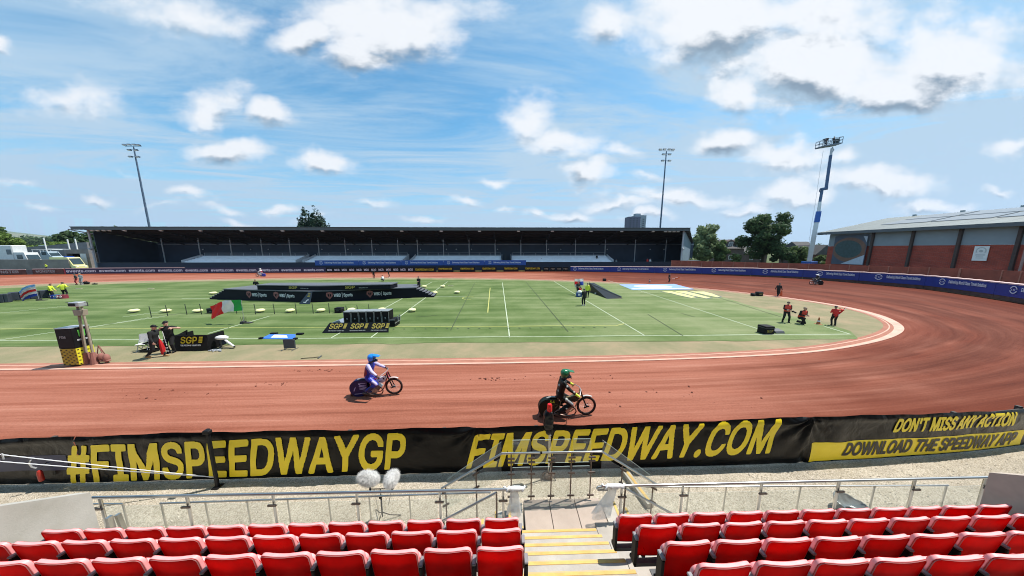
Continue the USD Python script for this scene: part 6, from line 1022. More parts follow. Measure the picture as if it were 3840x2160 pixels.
        part(t, 'goggles', S(tri(limb((hd + A(-.07, .095, .03), .045), (hd + A(.07, .095, .03), .045), n=10), 0, 0)), M('goggle_lens', (.03, .03, .035), .15, .1), True)
        part(t, 'neck_guard', S(tri(limb((hd + A(-.06, -.02, -.10), .075), (hd + A(.06, -.02, -.10), .075)), .04, 2)), c2, True)
    J = dict(hl=HL * k, hr=HR * k, hd=hd * k, el=EL * k, er=ER * k, sh=sh * k, pel=pel * k, kl=KL * k, kr=KR * k, fl=FL * k, fr=FR * k, chest=chest * k, jl=JL * k, jr=JR * k, up=up); t_ = (t, J); return t_
CLB = M('black_cloth', (.005, .005, .006), .85, .3, bump=.2, bscale=30); CLN = M('charcoal_cloth', (.025, .026, .03), .85, .2); HIV = M('hi_vis_yellow', (.62, .72, .05), .7, .05); VRED = M('red_orange_vest', (.62, .055, .030), .7, .08); SHR = M('bright_red_shirt', (.58, .025, .018), .75, .08); MAR = M('maroon_trousers', (.22, .012, .018), .8, .1); GRC = M('grey_cloth', (.22, .24, .26), .8, .1); TANS = M('tan_shoes', (.32, .19, .08), .7, .1); HAIRD = M('dark_hair', (.025, .018, .014), .6, .2); HAIRL = M('light_hair', (.30, .22, .14), .6, .1); WCL = M('white_cloth', (.62, .62, .62), .8, .05); WSH = M('white_shoes', (.6, .6, .6), .6, .05); BRT = M('brown_red_trousers', (.09, .02, .018), .8, .1)
def at(u, v, z=TZ): return tuple(foot(u, v, z))
pw, jw = person('man walking in a black jacket and cap at the left', at(590, 1341, 0), -78, 'walk', CLB, CLB, TANS, hat=BLACK, h=1.74)
# furled flags in his hand
fx, fy = foot(590, 1341, 0)[:2]; q = foot(617, 1337, 0); t = thing('furled_flag', 'furled red flag standing beside the walking man', 'flag', tuple(q), 0); part(t, 'pole', seg((-.02, 0, 0), (-.10, 0, 1.28), .013), WHITE); part(t, 'cloth', tube([(-.03, 0, .12), (-.05, .02, .45), (-.06, 0, .78), (-.08, 0, 1.0)], [.07, .10, .07, .02], 8), FR_)
q = foot(634, 1327, 0); t = thing('furled_flag', 'furled black and white chequered flag behind the furled red flag', 'flag', tuple(q), 0); part(t, 'pole', seg((.02, 0, 0), (-.12, 0, 1.30), .013), WHITE); 
for k in range(9): part(t, 'cloth_patch', sph((.0 - .02 * k + .035 * (-1) ** k, .02, .10 + .085 * k), (.065, .05, .06), 1), WHITE if k % 2 else BLACK)
person('man in a black T-shirt and cap with raised arms behind the sign board', at(646, 1322, 0), 200, 'arms_up', CLB, CLB, BLACK, hat=BLACK, sleeves=False, h=1.78)
person('man in black seen from behind standing on the right half of the turf', at(2189, 1146), 10, 'phone', CLB, CLB, WSH, hair=HAIRD, h=1.70)
person('steward in a yellow hi-vis top beside the black ramp', at(2202, 1116), 160, 'stand', HIV, CLB, BLACK, hair=HAIRD, h=1.70)
person('person in dark clothes half hidden behind the held flag', at(2166, 1106), 190, dict(hl=(-.3, .2, .95), hr=(.12, .3, 1.1)), CLN, CLB, BLACK, hair=HAIRD, h=1.68)
pm, jm = person('marshal in black with a small orange flag on the far dusty edge', at(2508, 1058, .006), -150, dict(hr=(.42, .22, 1.02)), CLB, CLB, BLACK, hair=HAIRD, h=1.5)
q = foot(2508, 1058); t = thing('marshal_flag', 'small orange flag held by the far marshal at the track edge', 'flag', (q[0] + .35, q[1] - .35, .6)); part(t, 'pole', seg((0, 0, .05), (.95, 0, .30), .015), WHITE); P = quadgrid(np.stack([np.stack([np.linspace(.45, 1.25, 6), .05 * np.sin(np.linspace(0, 5, 6)), np.linspace(.18, .42, 6) - dz], -1) for dz in (0, .15, .3)])); part(t, 'cloth', P, M('flag_orange', (.65, .16, .06), .7, .1, trans=.3), True)
person('marshal in black walking along the dusty edge of the bend', at(2916, 1112, .006), -70, 'walk', CLB, CLB, BLACK, hair=HAIRD, h=1.60)
q = foot(2927, 1112); t = thing('marshal_flag', 'furled dull orange flag trailing from the walking marshal', 'flag', tuple(q)); part(t, 'pole', seg((.04, 0, .0), (.06, 0, .98), .015), M('pale_wood', (.45, .38, .28), .8, .15)); part(t, 'cloth', tube([(.05, 0, .03), (.06, .02, .35), (.06, 0, .8)], [.10, .11, .03], 7), M('flag_orange', (.65, .16, .06), .7, .1, trans=.3))
person('standing photographer in a red vest on the right of the turf', at(2945, 1208), 150, dict(hl=(-.12, .28, 1.10), hr=(.12, .28, 1.10), fl=(-.20, .02, .08), fr=(.18, -.02, .08)), CLB, CLB, BLACK, hair=HAIRD, vest=VRED, h=1.62)
q = foot(2957, 1205); t = thing('photo_camera', 'black camera hanging at the side of the standing photographer', 'camera', (q[0], q[1] - .2, .88)); part(t, 'body', bx(0, 0, 0, .16, .10, .12, bev=.02), BLACK, False); part(t, 'lens', seg((0, -.05, 0), (0, -.22, -.05), .05, .06, 10), BLACK)
person('kneeling photographer in a red vest with fair hair', at(3003, 1213), 175, 'kneel', CLB, CLB, BLACK, hair=HAIRL, vest=VRED, h=1.78)
person('marshal in a red shirt raising a red flag by the bend', at(3125, 1220), -30, dict(hl=(-.2, .25, 1.15), hr=(.42, .32, 1.52), lean=.05), SHR, CLB, BLACK, hair=HAIRD, h=1.46)
q = foot(3125, 1220); t = thing('marshal_flag', 'red flag raised by the marshal in the red shirt', 'flag', (q[0] + .05, q[1] - .12, .75)); part(t, 'pole', seg((.0, 0, .05), (.62, 0, .72), .014), WHITE)
X, Z = np.meshgrid(np.linspace(0, 1, 10), np.linspace(0, 1, 6)); part(t, 'cloth', quadgrid(np.stack([-.18 + X * .72, .05 * np.sin(X * 8), .02 + X * .66 - Z * .26 * (1 - X * .7) + .1 * np.sin(X * 3.14), ], -1)), FR_, True)
person('steward in a yellow hi-vis jacket bending by the black barrier', at(193, 1117), -60, dict(hl=(-.2, .35, .8), hr=(.2, .32, .85), lean=.14), HIV, CLB, BLACK, hair=HAIRD, h=1.66)
person('steward in a yellow hi-vis jacket leaning back beside the drums', at(243, 1113), 30, dict(pel=(0, .06, .93), hl=(-.3, .2, 1.1), hr=(.3, .2, 1.2)), HIV, CLB, BLACK, hair=HAIRD, h=1.74)
person('person in maroon trousers standing at the far left track edge', at(290, 1067, .006), 150, 'akimbo', CLN, MAR, BLACK, hair=HAIRD, h=1.75)
person('person in grey beside the person in maroon trousers', at(309, 1067, .006), 190, 'phone', GRC, GRC, GRC, hair=HAIRL, h=1.80)
person('person in black standing on the far track, left of two', at(1402, 1044, 0), 10, 'akimbo', CLB, BRT, BLACK, hair=HAIRD, h=1.74)
person('person in black with a white shoe on the far track, right of two', at(1458, 1041, 0), -60, 'stand', CLB, CLB, WSH, hair=HAIRD, h=1.70)
person('person in white crouching at the far edge of the turf', at(1437, 1055), 60, 'crouch', WCL, CLN, BLACK, hair=HAIRD, h=1.62)
zs_ = zs; d_ = ray(1572, 1087); pz = CAM + d_ * ((zs_ * .55 - EYE) / d_[2]); person('man in black looking at a phone at the top of the right stage stairs', (pz[0], pz[1], zs_ * .55), 170, 'phone', CLB, CLB, BLACK, hair=HAIRD, h=1.66)
pz = G(893, 1082, zs_ * .5); person('person in black crouching behind the left end of the stage', (pz[0], pz[1] + 2.6, 0.02), 200, dict(pel=(0, -.05, .72), fl=(-.15, .05, .08), fr=(.15, .05, .08), lean=.3, hl=(-.2, .3, .8), hr=(.2, .3, .8)), CLB, CLB, BLACK, hair=HAIRD, h=1.75)
for k, (dx, l, c, hh) in enumerate(((-.22, 'camera operator in dark clothes at the left of the raised lift basket', CLB, 1.72), (.18, 'taller person in dark clothes at the right of the lift basket', CLN, 1.85))): person(l, (BASKET[0] + dx * BASKW, BASKET[1] - .2, BASKET[2] + .1 + .155 * dx * BASKW), 150 + 40 * k, 'phone', c, CLB, BLACK, hat=BLACK if k == 0 else None, hair=HAIRD, h=hh)
t = thing('broadcast_camera', 'black broadcast camera on the rail of the raised lift basket', 'camera', (BASKET[0] - .40 * BASKW, BASKET[1] - .5, BASKET[2] + .55)); part(t, 'body', bx(0, 0, .75, .35, .7, .35, bev=.04), BLACK, False); part(t, 'lens', seg((0, -.3, .75), (0, -.7, .7), .13, .16, 10), BLACK); part(t, 'mount', seg((0, 0, -.3), (0, 0, .6), .06), DKGREY)
t = thing('equipment_case', 'dark case hanging at the right of the lift basket', 'case', (BASKET[0] + .36 * BASKW, BASKET[1] - .3, BASKET[2] + .3)); part(t, 'case', bx(0, 0, .65, .8, .6, 1.1, bev=.05), M('dark_green_case', (.03, .06, .06), .6, .2), False); part(t, 'strap', cat(bx(-.2, -.31, .65, .06, .02, 1.1), bx(.2, -.31, .65, .06, .02, 1.1)), BLACK, False)
p = AY(178, 1000, 74.5); person('steward in a yellow hi-vis jacket behind the left hoardings', (p[0], 74.3, 0), 160, 'akimbo', HIV, CLN, BLACK, hair=HAIRD, h=1.9, res=.06)
for k, (u, v, l, c, hh) in enumerate(((2238, 966, 'person in dark clothes standing among the white benches at the right', CLB, 1.7), (2243, 975, 'seated person in pale clothes at the right end of the white benches', WCL, 1.3), (2031, 978, 'small dark figure standing in front of the rightmost benches', CLB, 1.7), (2428, 976, 'person in a red top at the right end of the grandstand', SHR, 1.7), (2438, 976, 'person in pale clothes beside the person in the red top', WCL, 1.7), (2311, 975, 'person in pale clothes right of the last white benches', GRC, 1.5))):
    y = 76.5 if k < 3 else 73.5; z = AY(u, v, y)[2] - hh * .55; person(l, (AY(u, v, y)[0], y, max(z, .0) if k < 3 else zw - .8), 180, 'stand', c, CLN, BLACK, hair=HAIRD, h=hh, res=.08)

# ---------------------------------------------------------------- motorcycles
DIRTT = M('dusty_tyre', (.035, .018, .015), .9, .35, scale=9); ALU = M('engine_alloy', (.38, .36, .34), .35, .2, scale=14, metal=.7); EXH = M('exhaust_steel', (.16, .11, .09), .4, .2, metal=.7)
def torus(c, R, r, n=40, m=8, ry=1.0):
    a = np.linspace(0, 2 * math.pi, n, endpoint=False); b = np.linspace(0, 2 * math.pi, m, endpoint=False); A_, B_ = np.meshgrid(a, b, indexing='ij'); rr = R + r * np.cos(B_); v = np.stack([rr * np.cos(A_), r * ry * np.sin(B_), rr * np.sin(A_)], -1).reshape(-1, 3) + c; f = []
    for i in range(n):
        for j in range(m): p, q, s, u = i * m + j, ((i + 1) % n) * m + j, ((i + 1) % n) * m + (j + 1) % m, i * m + (j + 1) % m; f += [[p, s, q], [p, u, s]]
    return trimesh.Trimesh(v, f, process=False)
XZ = lambda y: frame((0, y, 0), (1, 0, 0), (0, 0, 1))            # draws in the bike's side plane
def bike(label, loc, rz, cov, tank, fend, frame_m, stripes, plate=None, plate_m=None, group=None):
    t = thing('motorcycle', label, 'motorcycle', loc, rz, group); rw, fwc = V(0, 0, .31), V(1.34, 0, .345)
    for (c, R, nm, wd) in ((fwc, .312, 'front_wheel', .033), (rw, .265, 'rear_wheel', .045)):
        w = part(t, nm, torus(c, R, wd, 48, 9), DIRTT, True); part(w, 'rim', torus(c, R - wd - .008, .014, 40, 6), M('dull_rim', (.10, .06, .05), .5, .2), True); part(w, 'spoke', cat(*[seg(c + V(.03 * math.cos(a + 1), .02 * (-1) ** k, .03 * math.sin(a + 1)), c + V((R - wd) * math.cos(a), 0, (R - wd) * math.sin(a)), .0035, n=4) for k, a in enumerate(np.arange(18) * 2 * math.pi / 18)]), SILVER, True); part(w, 'hub', tube([c + V(0, -.05, 0), c + V(0, .05, 0)], .032, 12), ALU)
    # rear wheel cover on both sides
    arcp = [(.325 * math.cos(a), .325 + .325 * math.sin(a)) for a in np.linspace(math.radians(105), math.radians(292), 22)]
    poly = arcp + [(.20, .05), (.30, .12), (.34, .30), (.36, .52), (.34, .665), (.12, .68)]
    for sy, dy in ((-.115, 0), (.105, 0)): part(t, 'rear_wheel_cover', prism(poly, .012, XZ(sy)), cov, False)
    part(t, 'rear_mudguard', prism(sg.Polygon([(.345 * math.cos(a), .325 + .345 * math.sin(a)) for a in np.linspace(math.radians(85), math.radians(215), 16)] + [(.318 * math.cos(a), .325 + .318 * math.sin(a)) for a in np.linspace(math.radians(215), math.radians(85), 16)]).buffer(.002), .20, XZ(.10)), cov, False)
    part(t, 'tail_ridge', tube([(-.06, 0, .665), (.14, 0, .70), (.34, 0, .69)], [.02, .03, .03], 6), fend)
    part(t, 'dirt_deflector', prism([(-.34, .02), (-.30, .02), (-.24, .20), (-.29, .22)], .22, XZ(.11)), M('red_brown_flap', (.13, .05, .04), .8, .2), False)
    for (q, mm) in stripes: part(t, 'printed_stripe', prism(q, .004, XZ(-.128)), mm, False)
    if plate: part(t, 'number_plate', prism([(.02, .53), (.215, .53), (.215, .66), (.02, .66)], .004, XZ(-.128)), BLACK, False); part(t, 'number', on(textm(plate, .095, .165, .0), (.035, -.134, .545), (1, 0, 0)), plate_m, False)
    part(t, 'frame', cat(tube([(1.10, 0, .84), (.90, 0, .74), (.55, 0, .64), (.36, 0, .60), (.10, 0, .33), (0, 0, .31)], .022, 8), tube([(1.11, 0, .78), (1.02, 0, .50), (.92, 0, .24), (.80, 0, .14), (.50, 0, .13), (.32, 0, .20), (0, .06, .31)], .020, 8), tube([(.46, 0, .62), (.40, 0, .36), (.36, 0, .18)], .018, 8), tube([(0, -.07, .31), (.30, -.07, .24)], .016, 6)), frame_m)
    for sy in (-.075, .075): part(t, 'fork_leg', tube([(1.105, sy, .93), (1.20, sy, .66), (1.30, sy, .40), (1.34, sy, .345)], [.02, .024, .02, .018], 8), BLACK)
    part(t, 'fork_brace', cat(seg((1.10, -.09, .86), (1.10, .09, .86), .022), seg((1.16, -.09, .74), (1.16, .09, .74), .022), seg((1.10, 0, .96), (1.14, 0, .72), .022)), frame_m)
    part(t, 'handlebar', tube([(.94, -.42, .90), (1.02, -.30, .97), (1.10, -.10, 1.0), (1.10, .10, 1.0), (1.02, .30, .97), (.94, .42, .90)], .012, 8), SILVER)
    for sy in (-1, 1): part(t, 'grip', tube([(.92, sy * .445, .885), (.985, sy * .34, .94)], .019, 8), BLACK)
    part(t, 'tank_panel', prism([(.62, .60), (.80, .73), (1.02, .80), (1.06, .70), (1.02, .58), (.92, .52), (.78, .54)], .11, XZ(.055)), tank, False); part(t, 'panel_spot', prism(sg.Point(.98, .70).buffer(.03), .004, XZ(-.062 + .004)), BLACK, False); part(t, 'panel_text', prism([(.80, .585), (.94, .595), (.93, .615), (.80, .61)], .004, XZ(-.062 + .004)), BLACK, False)
    part(t, 'seat', tube([(.24, 0, .70), (.34, 0, .735), (.46, 0, .715), (.56, 0, .70)], [.03, .06, .06, .03], 9), M('brown_saddle', (.10, .06, .04), .6, .2))
    part(t, 'engine', cat(tube([(.62, -.10, .21), (.62, .10, .21)], .115, 18), bx(.72, 0, .33, .17, .16, .24, ry=38, bev=.02), *[bx(.70 + .022 * i, 0, .285 + .028 * i, .20, .20, .010, ry=38) for i in range(6)], tube([(.40, -.06, .19), (.40, .07, .19)], .07, 14)), ALU, 40); part(t, 'clutch', tube([(.50, -.115, .26), (.50, -.10, .26)], .09, 16), SILVER)
    part(t, 'exhaust', tube([(.78, -.06, .36), (.90, -.10, .34), (.955, -.12, .22), (.90, -.12, .10), (.72, -.13, .06), (.50, -.14, .09), (.18, -.15, .16)], [.022, .024, .024, .026, .036, .040, .036], 9), EXH)
    part(t, 'front_mudguard', prism(sg.Polygon([(1.34 + .39 * math.cos(a), .345 + .39 * math.sin(a)) for a in np.linspace(math.radians(62), math.radians(116), 12)] + [(1.34 + .375 * math.cos(a), .345 + .375 * math.sin(a)) for a in np.linspace(math.radians(116), math.radians(62), 12)]), .07, XZ(.035)), fend, False)
    part(t, 'hub_lever', cat(seg((1.34, -.07, .345), (1.24, -.08, .31), .02), seg((1.24, -.08, .31), (1.28, -.08, .50), .010), seg((1.34, -.06, .345), (1.42, -.07, .36), .025)), BLACK); part(t, 'footrest', cat(seg((.42, -.26, .24), (.42, .12, .24), .014), seg((.34, -.1, .2), (.42, -.16, .24), .012)), SILVER); return t
def rider(label, loc, rz, suit, suit2, arms, helmet, boots, gloves, prints=(), printm=None):
    # facing +y in the body frame; the bike's +x is the body's +y
    P = dict(pel=(0, .40, .80), hl=(-.39, .90, .955), hr=(.39, .90, .955), lean=.10, fl=(-.20, .40, .30), fr=(.22, .40, .30), el=(-.7, -.3, -.6), er=(.7, -.3, -.6), kl=(-.15, 1, -.1), kr=(.15, 1, -.1), head=(0, .045), curl=.9, pl=(.2, .1, -1), pr=(-.2, .1, -1))
    t, J = person(label, loc, rz - 90, P, suit, suit, boots, helmet=helmet, h=1.75, group='riders on the track', res=.028)
    lm = lambda a, b, ra, rb: tri(limb((a, ra), (b, rb)), .03, 2)
    if arms is not None:
        for a, b, c in ((J['sh'] + V(-.185, 0, 0), J['el'], J['hl']), (J['sh'] + V(.185, 0, 0), J['er'], J['hr'])): part(t, 'sleeve', cat(lm(a, b, .081, .065), lm(b, c - (c - b) * .10, .063, .047)), arms, True)
    if suit2 is not None: part(t, 'back_panel', tri(limb((J['pel'] + V(-.07, -.035, .08), .115), (J['pel'] + V(.07, -.035, .08), .115), (J['chest'] + V(-.09, -.03, .0), .115), (J['chest'] + V(.09, -.03, .0), .115)), .03, 2), suit2, True)
    for e, w in ((J['el'], J['hl']), (J['er'], J['hr'])): d = unit(w - e); part(t, 'glove', tri(union([limb((w - d * .05, .048), (w + d * .085, .040)), limb((w + d * .085, .040), (w + d * .07 + V(0, .02, -.05), .034))]), .025, 2), gloves, True)
    for kn, ft in ((J['kl'], J['fl']), (J['kr'], J['fr'])): d = unit(ft - kn); part(t, 'boot_shaft', tri(limb((ft - d * .22, .082), (ft + V(0, 0, .01), .066)), .03, 2), boots, True)
    for s_, kn, jn in ((-1, J['kl'], J['jl']), (1, J['kr'], J['jr'])): part(t, 'thigh_stripe', tri(limb((jn * .45 + kn * .55 + V(s_ * .045, .02, .02), .052), (kn + V(s_ * .03, .01, .01), .056)), .03, 2), arms if arms is not None else M('grey_suit_print', (.22, .23, .24), .6, .1), True)
    pr = [((J['sh'] + V(.185, 0, 0)) * .5 + J['er'] * .5 + V(.045, .0, .02), .040), (J['er'] * .45 + J['hr'] * .55 + V(.02, .0, .03), .034), (J['jr'] * .5 + J['kr'] * .5 + V(.05, .0, .05), .058), (J['kr'] * .5 + J['fr'] * .5 + V(.045, 0, .0), .045), (J['chest'] + V(.085, -.09, .02), .05), (J['pel'] + V(.09, -.06, .18), .045), (J['sh'] + V(.10, .06, .01), .045)] if prints else []
    for c, r in pr: part(t, 'suit_print', sph(np.asarray(c, float), r, 2), printm or M('pale_suit_print', (.42, .44, .40), .6, .1), True)
    return t
SBLUE = M('royal_blue_suit', (.012, .030, .36), .45, .15); SRED = M('deep_red_panel', (.22, .02, .04), .5, .2); SLIL = M('pale_lilac_sleeve', (.42, .38, .62), .55, .08); HBLUE = M('bright_blue_helmet', (.012, .20, .72), .18, .08, coat=.6); HGREEN = M('green_helmet', (.010, .13, .045), .15, .15, coat=.7); NEON = M('neon_yellow', (.62, .75, .06), .5, .05); DBLUE = M('dark_blue_cover', (.006, .009, .070), .4, .2, spec=.35); LIL = M('lilac_print', (.36, .36, .55), .5, .1); SBLK = M('black_leather_suit', (.005, .006, .005), .5, .3, spec=.3); SCOV = M('black_green_cover', (.006, .009, .005), .45, .3, spec=.3); OLV = M('olive_print', (.10, .13, .05), .5, .2); SALM = M('gold_frame', (.42, .33, .18), .4, .1, metal=.5)
st_b = [(sg.box(.02, .50, .10, .56).exterior.coords, LIL), ([(.10, .545), (.30, .555), (.30, .575), (.10, .575)], LIL), ([(.06, .475), (.31, .445), (.31, .462), (.06, .50)], SLIL), ([(.04, .43), (.32, .375), (.32, .405), (.05, .455)], SLIL), ([(.05, .36), (.29, .32), (.29, .345), (.06, .385)], LIL), ([(.06, .30), (.26, .275), (.26, .295), (.06, .32)], LIL), ([(-.17, .24), (-.14, .24), (-.08, .40), (-.10, .40), (-.15, .32)], SLIL), ([(-.14, .10), (.20, .13), (.20, .15), (-.14, .125)], LIL)]
st_g = [([(.06, .44), (.30, .50), (.31, .512), (.06, .46)], OLV), ([(.20, .36), (.32, .47), (.33, .46), (.23, .34)], OLV), ([(.18, .20), (.32, .31), (.32, .28), (.21, .19)], M('grey_suit_print', (.22, .23, .24), .6, .1)), ([(-.05, .12), (.24, .13), (.24, .15), (-.05, .135)], M('grey_suit_print', (.22, .23, .24), .6, .1))]
LB = G(1480, 1478, 0); LBr = V(LB[0] - 1.34, LB[1] - .03, 0)
bike('speedway motorcycle with dark blue rear cover, ridden left of the red lamp', tuple(LBr), 1.2, DBLUE, M('white_tank_panel', (.55, .55, .58), .4, .1), M('pale_pink_fender', (.62, .52, .50), .4, .08), M('red_frame', (.30, .03, .06), .4, .1), st_b)
rider('rider in a blue and lilac suit with a bright blue helmet', tuple(LBr), 1.2, SBLUE, SRED, SLIL, (HBLUE, M('dark_helmet_trim', (.03, .02, .03), .4, .2)), M('dark_blue_boot', (.02, .025, .10), .5, .4), M('dark_red_glove', (.06, .015, .02), .6, .2))
PRT = True or [((.16, .545, 1.10), .035), ((.10, .30, 1.27), .05), ((-.02, .29, 1.12), .055), ((.245, .56, 1.16), .03), ((.30, .72, 1.05), .028), ((.19, .62, .66), .04), ((.17, .48, .80), .045), ((.08, .60, 1.36), .03)]; GB = G(2197, 1555, 0); GBr = V(GB[0] - 1.34, GB[1] - .01, 0)
bike('black speedway motorcycle with yellow number 54 behind the red lamp', tuple(GBr), .5, SCOV, M('black_green_tank', (.018, .025, .018), .4, .3), M('silver_fender', (.45, .45, .43), .35, .1), SALM, st_g, '54', NEON)
rider('rider in a black suit with a green helmet and yellow gloves', tuple(GBr), .5, SBLK, None, None, (HGREEN, M('dark_helmet_trim', (.03, .02, .03), .4, .2)), BLACK, NEON, prints=PRT)
LBr = foot(990, 1037, 0); bike('far speedway motorcycle heading left in front of the web address boards', tuple(LBr), 180, BLUEP, WHITE, WHITE, SILVER, [])
rider('far rider in white on the back straight at the left', tuple(LBr), 180, WCL, SRED, WCL, (WHITE, BLACK), BLACK, BLACK)
LBr = foot(3076, 1068, 0); bike('far dark speedway motorcycle heading left round the bend', tuple(LBr), 172, BLACK, DKGREY, WHITE, SILVER, [])
rider('far rider in dark leathers with a white helmet on the bend', tuple(LBr), 172, CLN, None, None, (WHITE, BLACK), BLACK, BLACK)

# loose clods of shale thrown up on the track
g_ = np.random.default_rng(15); vs_, fs_ = [], []; ico = trimesh.creation.icosphere(1, 1.0)
for k, (u, v, n, su, sv) in enumerate(((1190, 1391, 26, 60, 3), (1015, 1440, 22, 60, 5), (1840, 1422, 30, 45, 3), (2180, 1415, 18, 120, 6), (560, 1480, 16, 160, 20), (2500, 1500, 20, 200, 25), (3280, 1180, 14, 90, 40))):
    for i in range(n):
        q = G(u + g_.normal() * su, v + g_.normal() * sv, 0); r = .012 + .03 * g_.random() ** 2; vs_.append(ico.vertices * r * (.7 + .6 * g_.random((1, 3))) * (1 + .2 * g_.normal(size=(42, 1))) + q); fs_.append(ico.faces + 42 * len(fs_))
tag(part(None, 'dirt_clods', trimesh.Trimesh(np.vstack(vs_), np.vstack(fs_), process=False), M('dark_red_clod', (.16, .05, .03), .95, .3), False, kind='stuff'), 'small dark red clods of shale lying on the track', 'dirt')
# ---------------------------------------------------------------- the near stand: terraces, stairway, seats
CONCT = ramp_mat('terrace_concrete', {'g': ('geometry', {}), 'n': ('noise_texture', {'scale': 2.2, 'detail': 7.0, 'roughness': .65}), 'r': ('rgb_ramp', {'ramp': [(.3, (.33, .295, .255)), (.55, (.41, .375, .33)), (.75, (.47, .44, .39))]}), 'n2': ('noise_texture', {'scale': 60., 'detail': 3.}), 'b': ('bump', {'strength': .15, 'distance': .01}), 'p': ('principled_bsdf', {'roughness': .85, 'specular_ior_level': .25})},
    [('g.position', 'n.vector'), ('n.fac', 'r.fac'), ('r.color', 'p.base_color'), ('g.position', 'n2.vector'), ('n2.fac', 'b.height'), ('b.normal', 'p.normal')])
CONCW = ramp_mat('side_wall_concrete', {'g': ('geometry', {}), 'n': ('noise_texture', {'scale': 1.6, 'detail': 7.0, 'roughness': .6}), 'r': ('rgb_ramp', {'ramp': [(.3, (.34, .325, .28)), (.55, (.43, .41, .37)), (.75, (.50, .475, .43))]}), 'n2': ('noise_texture', {'scale': 50., 'detail': 3.}), 'b': ('bump', {'strength': .2, 'distance': .01}), 'p': ('principled_bsdf', {'roughness': .85, 'specular_ior_level': .25})},
    [('g.position', 'n.vector'), ('n.fac', 'r.fac'), ('r.color', 'p.base_color'), ('g.position', 'n2.vector'), ('n2.fac', 'b.height'), ('b.normal', 'p.normal')])
AX0, AX1 = .17, 1.63
tr = []
for (xa, xb) in ((-9, AX0 - .01), (AX1 + .01, 10)):
    for j in range(5):
        d1 = 4.10 if j == 0 else 4 - .52 * j; d0 = 4 - .52 * (j + 1); z = .758 + .40 * j; tr.append(bx((xa + xb) / 2, (d1 + d0) / 2, (z - .3) / 2 + .0, xb - xa, d1 - d0 - .004, z + .3))
# unseen wall and roof are added behind the camera to block sky fill
for j in range(5, 22): tr.append(bx(.5, 4 - .52 * j - .26, (.758 + .40 * min(j, 5) + (j - 5) * .30) / 2 - .9, 19, .516, .758 + .40 * min(j, 5) + (j - 5) * .30 - 1.9 + 1.0) if j > 12 else bx(.5, 4 - .52 * j - .26, 1.2, 19, .516, 1.6))
struct('terrace', cat(*[m for k, m in enumerate(tr) if k < 10]), CONCT)
struct('rear_stand', cat(bx(.5, -4.2, 5, 60, .3, 10), bx(.5, -1.9, 1.0, 60, 4.0, 1.6), bx(.5, -2.6, 11.0, 60, 4.2, .3, rx=-6)), M('dark_sky_blocker', (.05, .045, .045), .9, .2))  # added out of view, keeps sky light off surfaces facing the camera
NOSE = M('yellow_nosing', (.58, .36, .10), .7, .18, scale=5)
st = thing('stairway', 'pale concrete aisle stairway with yellow step edges between the red seats', 'stairs')
for k in range(10):
    d1, z = 4 - .26 * k, .758 + .2 * k; part(st, 'step', bx((AX0 + AX1) / 2, d1 - .14, z / 2 - .15, AX1 - AX0, .272, z + .3), CONCT, False)
    part(st, 'nosing', cat(bx((AX0 + AX1) / 2, d1 - .030, z + .002, AX1 - AX0 - .02, .036, .008), bx((AX0 + AX1) / 2, d1 + .0, z - .028, AX1 - AX0 - .02, .008, .05)), NOSE, False)
# seats
unit_rows = lambda a: a / np.maximum(np.linalg.norm(a, axis=1, keepdims=True), 1e-9)
REDP = ramp_mat('red_seat_plastic', {'g': ('geometry', {}), 'tc': ('texture_coordinate', {}), 'oi': ('object_info', {}), 'n': ('noise_texture', {'scale': 4.5, 'detail': 5.0, 'roughness': .6}), 'r': ('rgb_ramp', {'ramp': [(.32, (.70, .002, .004)), (.55, (.84, .004, .005)), (.78, (.88, .030, .018))]}),
    'mr': ('map_range', {'from_min': 0., 'from_max': 1., 'to_min': .86, 'to_max': 1.08}), 'hv': ('hsv', {}), 'n2': ('noise_texture', {'scale': 140., 'detail': 2.}), 'b': ('bump', {'strength': .06, 'distance': .004}), 'p': ('principled_bsdf', {'roughness': .42, 'specular_ior_level': .10}), 't': ('translucent_bsdf', {}), 'm': ('mix_closure', {'fac': .72})},
    [('g.position', 'n.vector'), ('n.fac', 'r.fac'), ('r.color', 'hv.color'), ('oi.random', 'mr.value'), ('mr.result', 'hv.value'), ('hv.color', 'p.base_color'), ('hv.color', 't.color'), ('p.BSDF', 'm.closure1'), ('t.BSDF', 'm.closure2'), ('g.position', 'n2.vector'), ('n2.fac', 'b.height'), ('b.normal', 'p.normal')], 'm.closure')
RIMP = M('painted_sunlit_rim', (.84, .34, .34), .4, .12, scale=8); BRK = M('black_seat_bracket', (.005, .004, .005), .6, .2, spec=.2); BRKC = M('grey_bracket_cap', (.20, .19, .20), .5, .15)  # rim pink is sunlight and gloss on the red edges, painted in
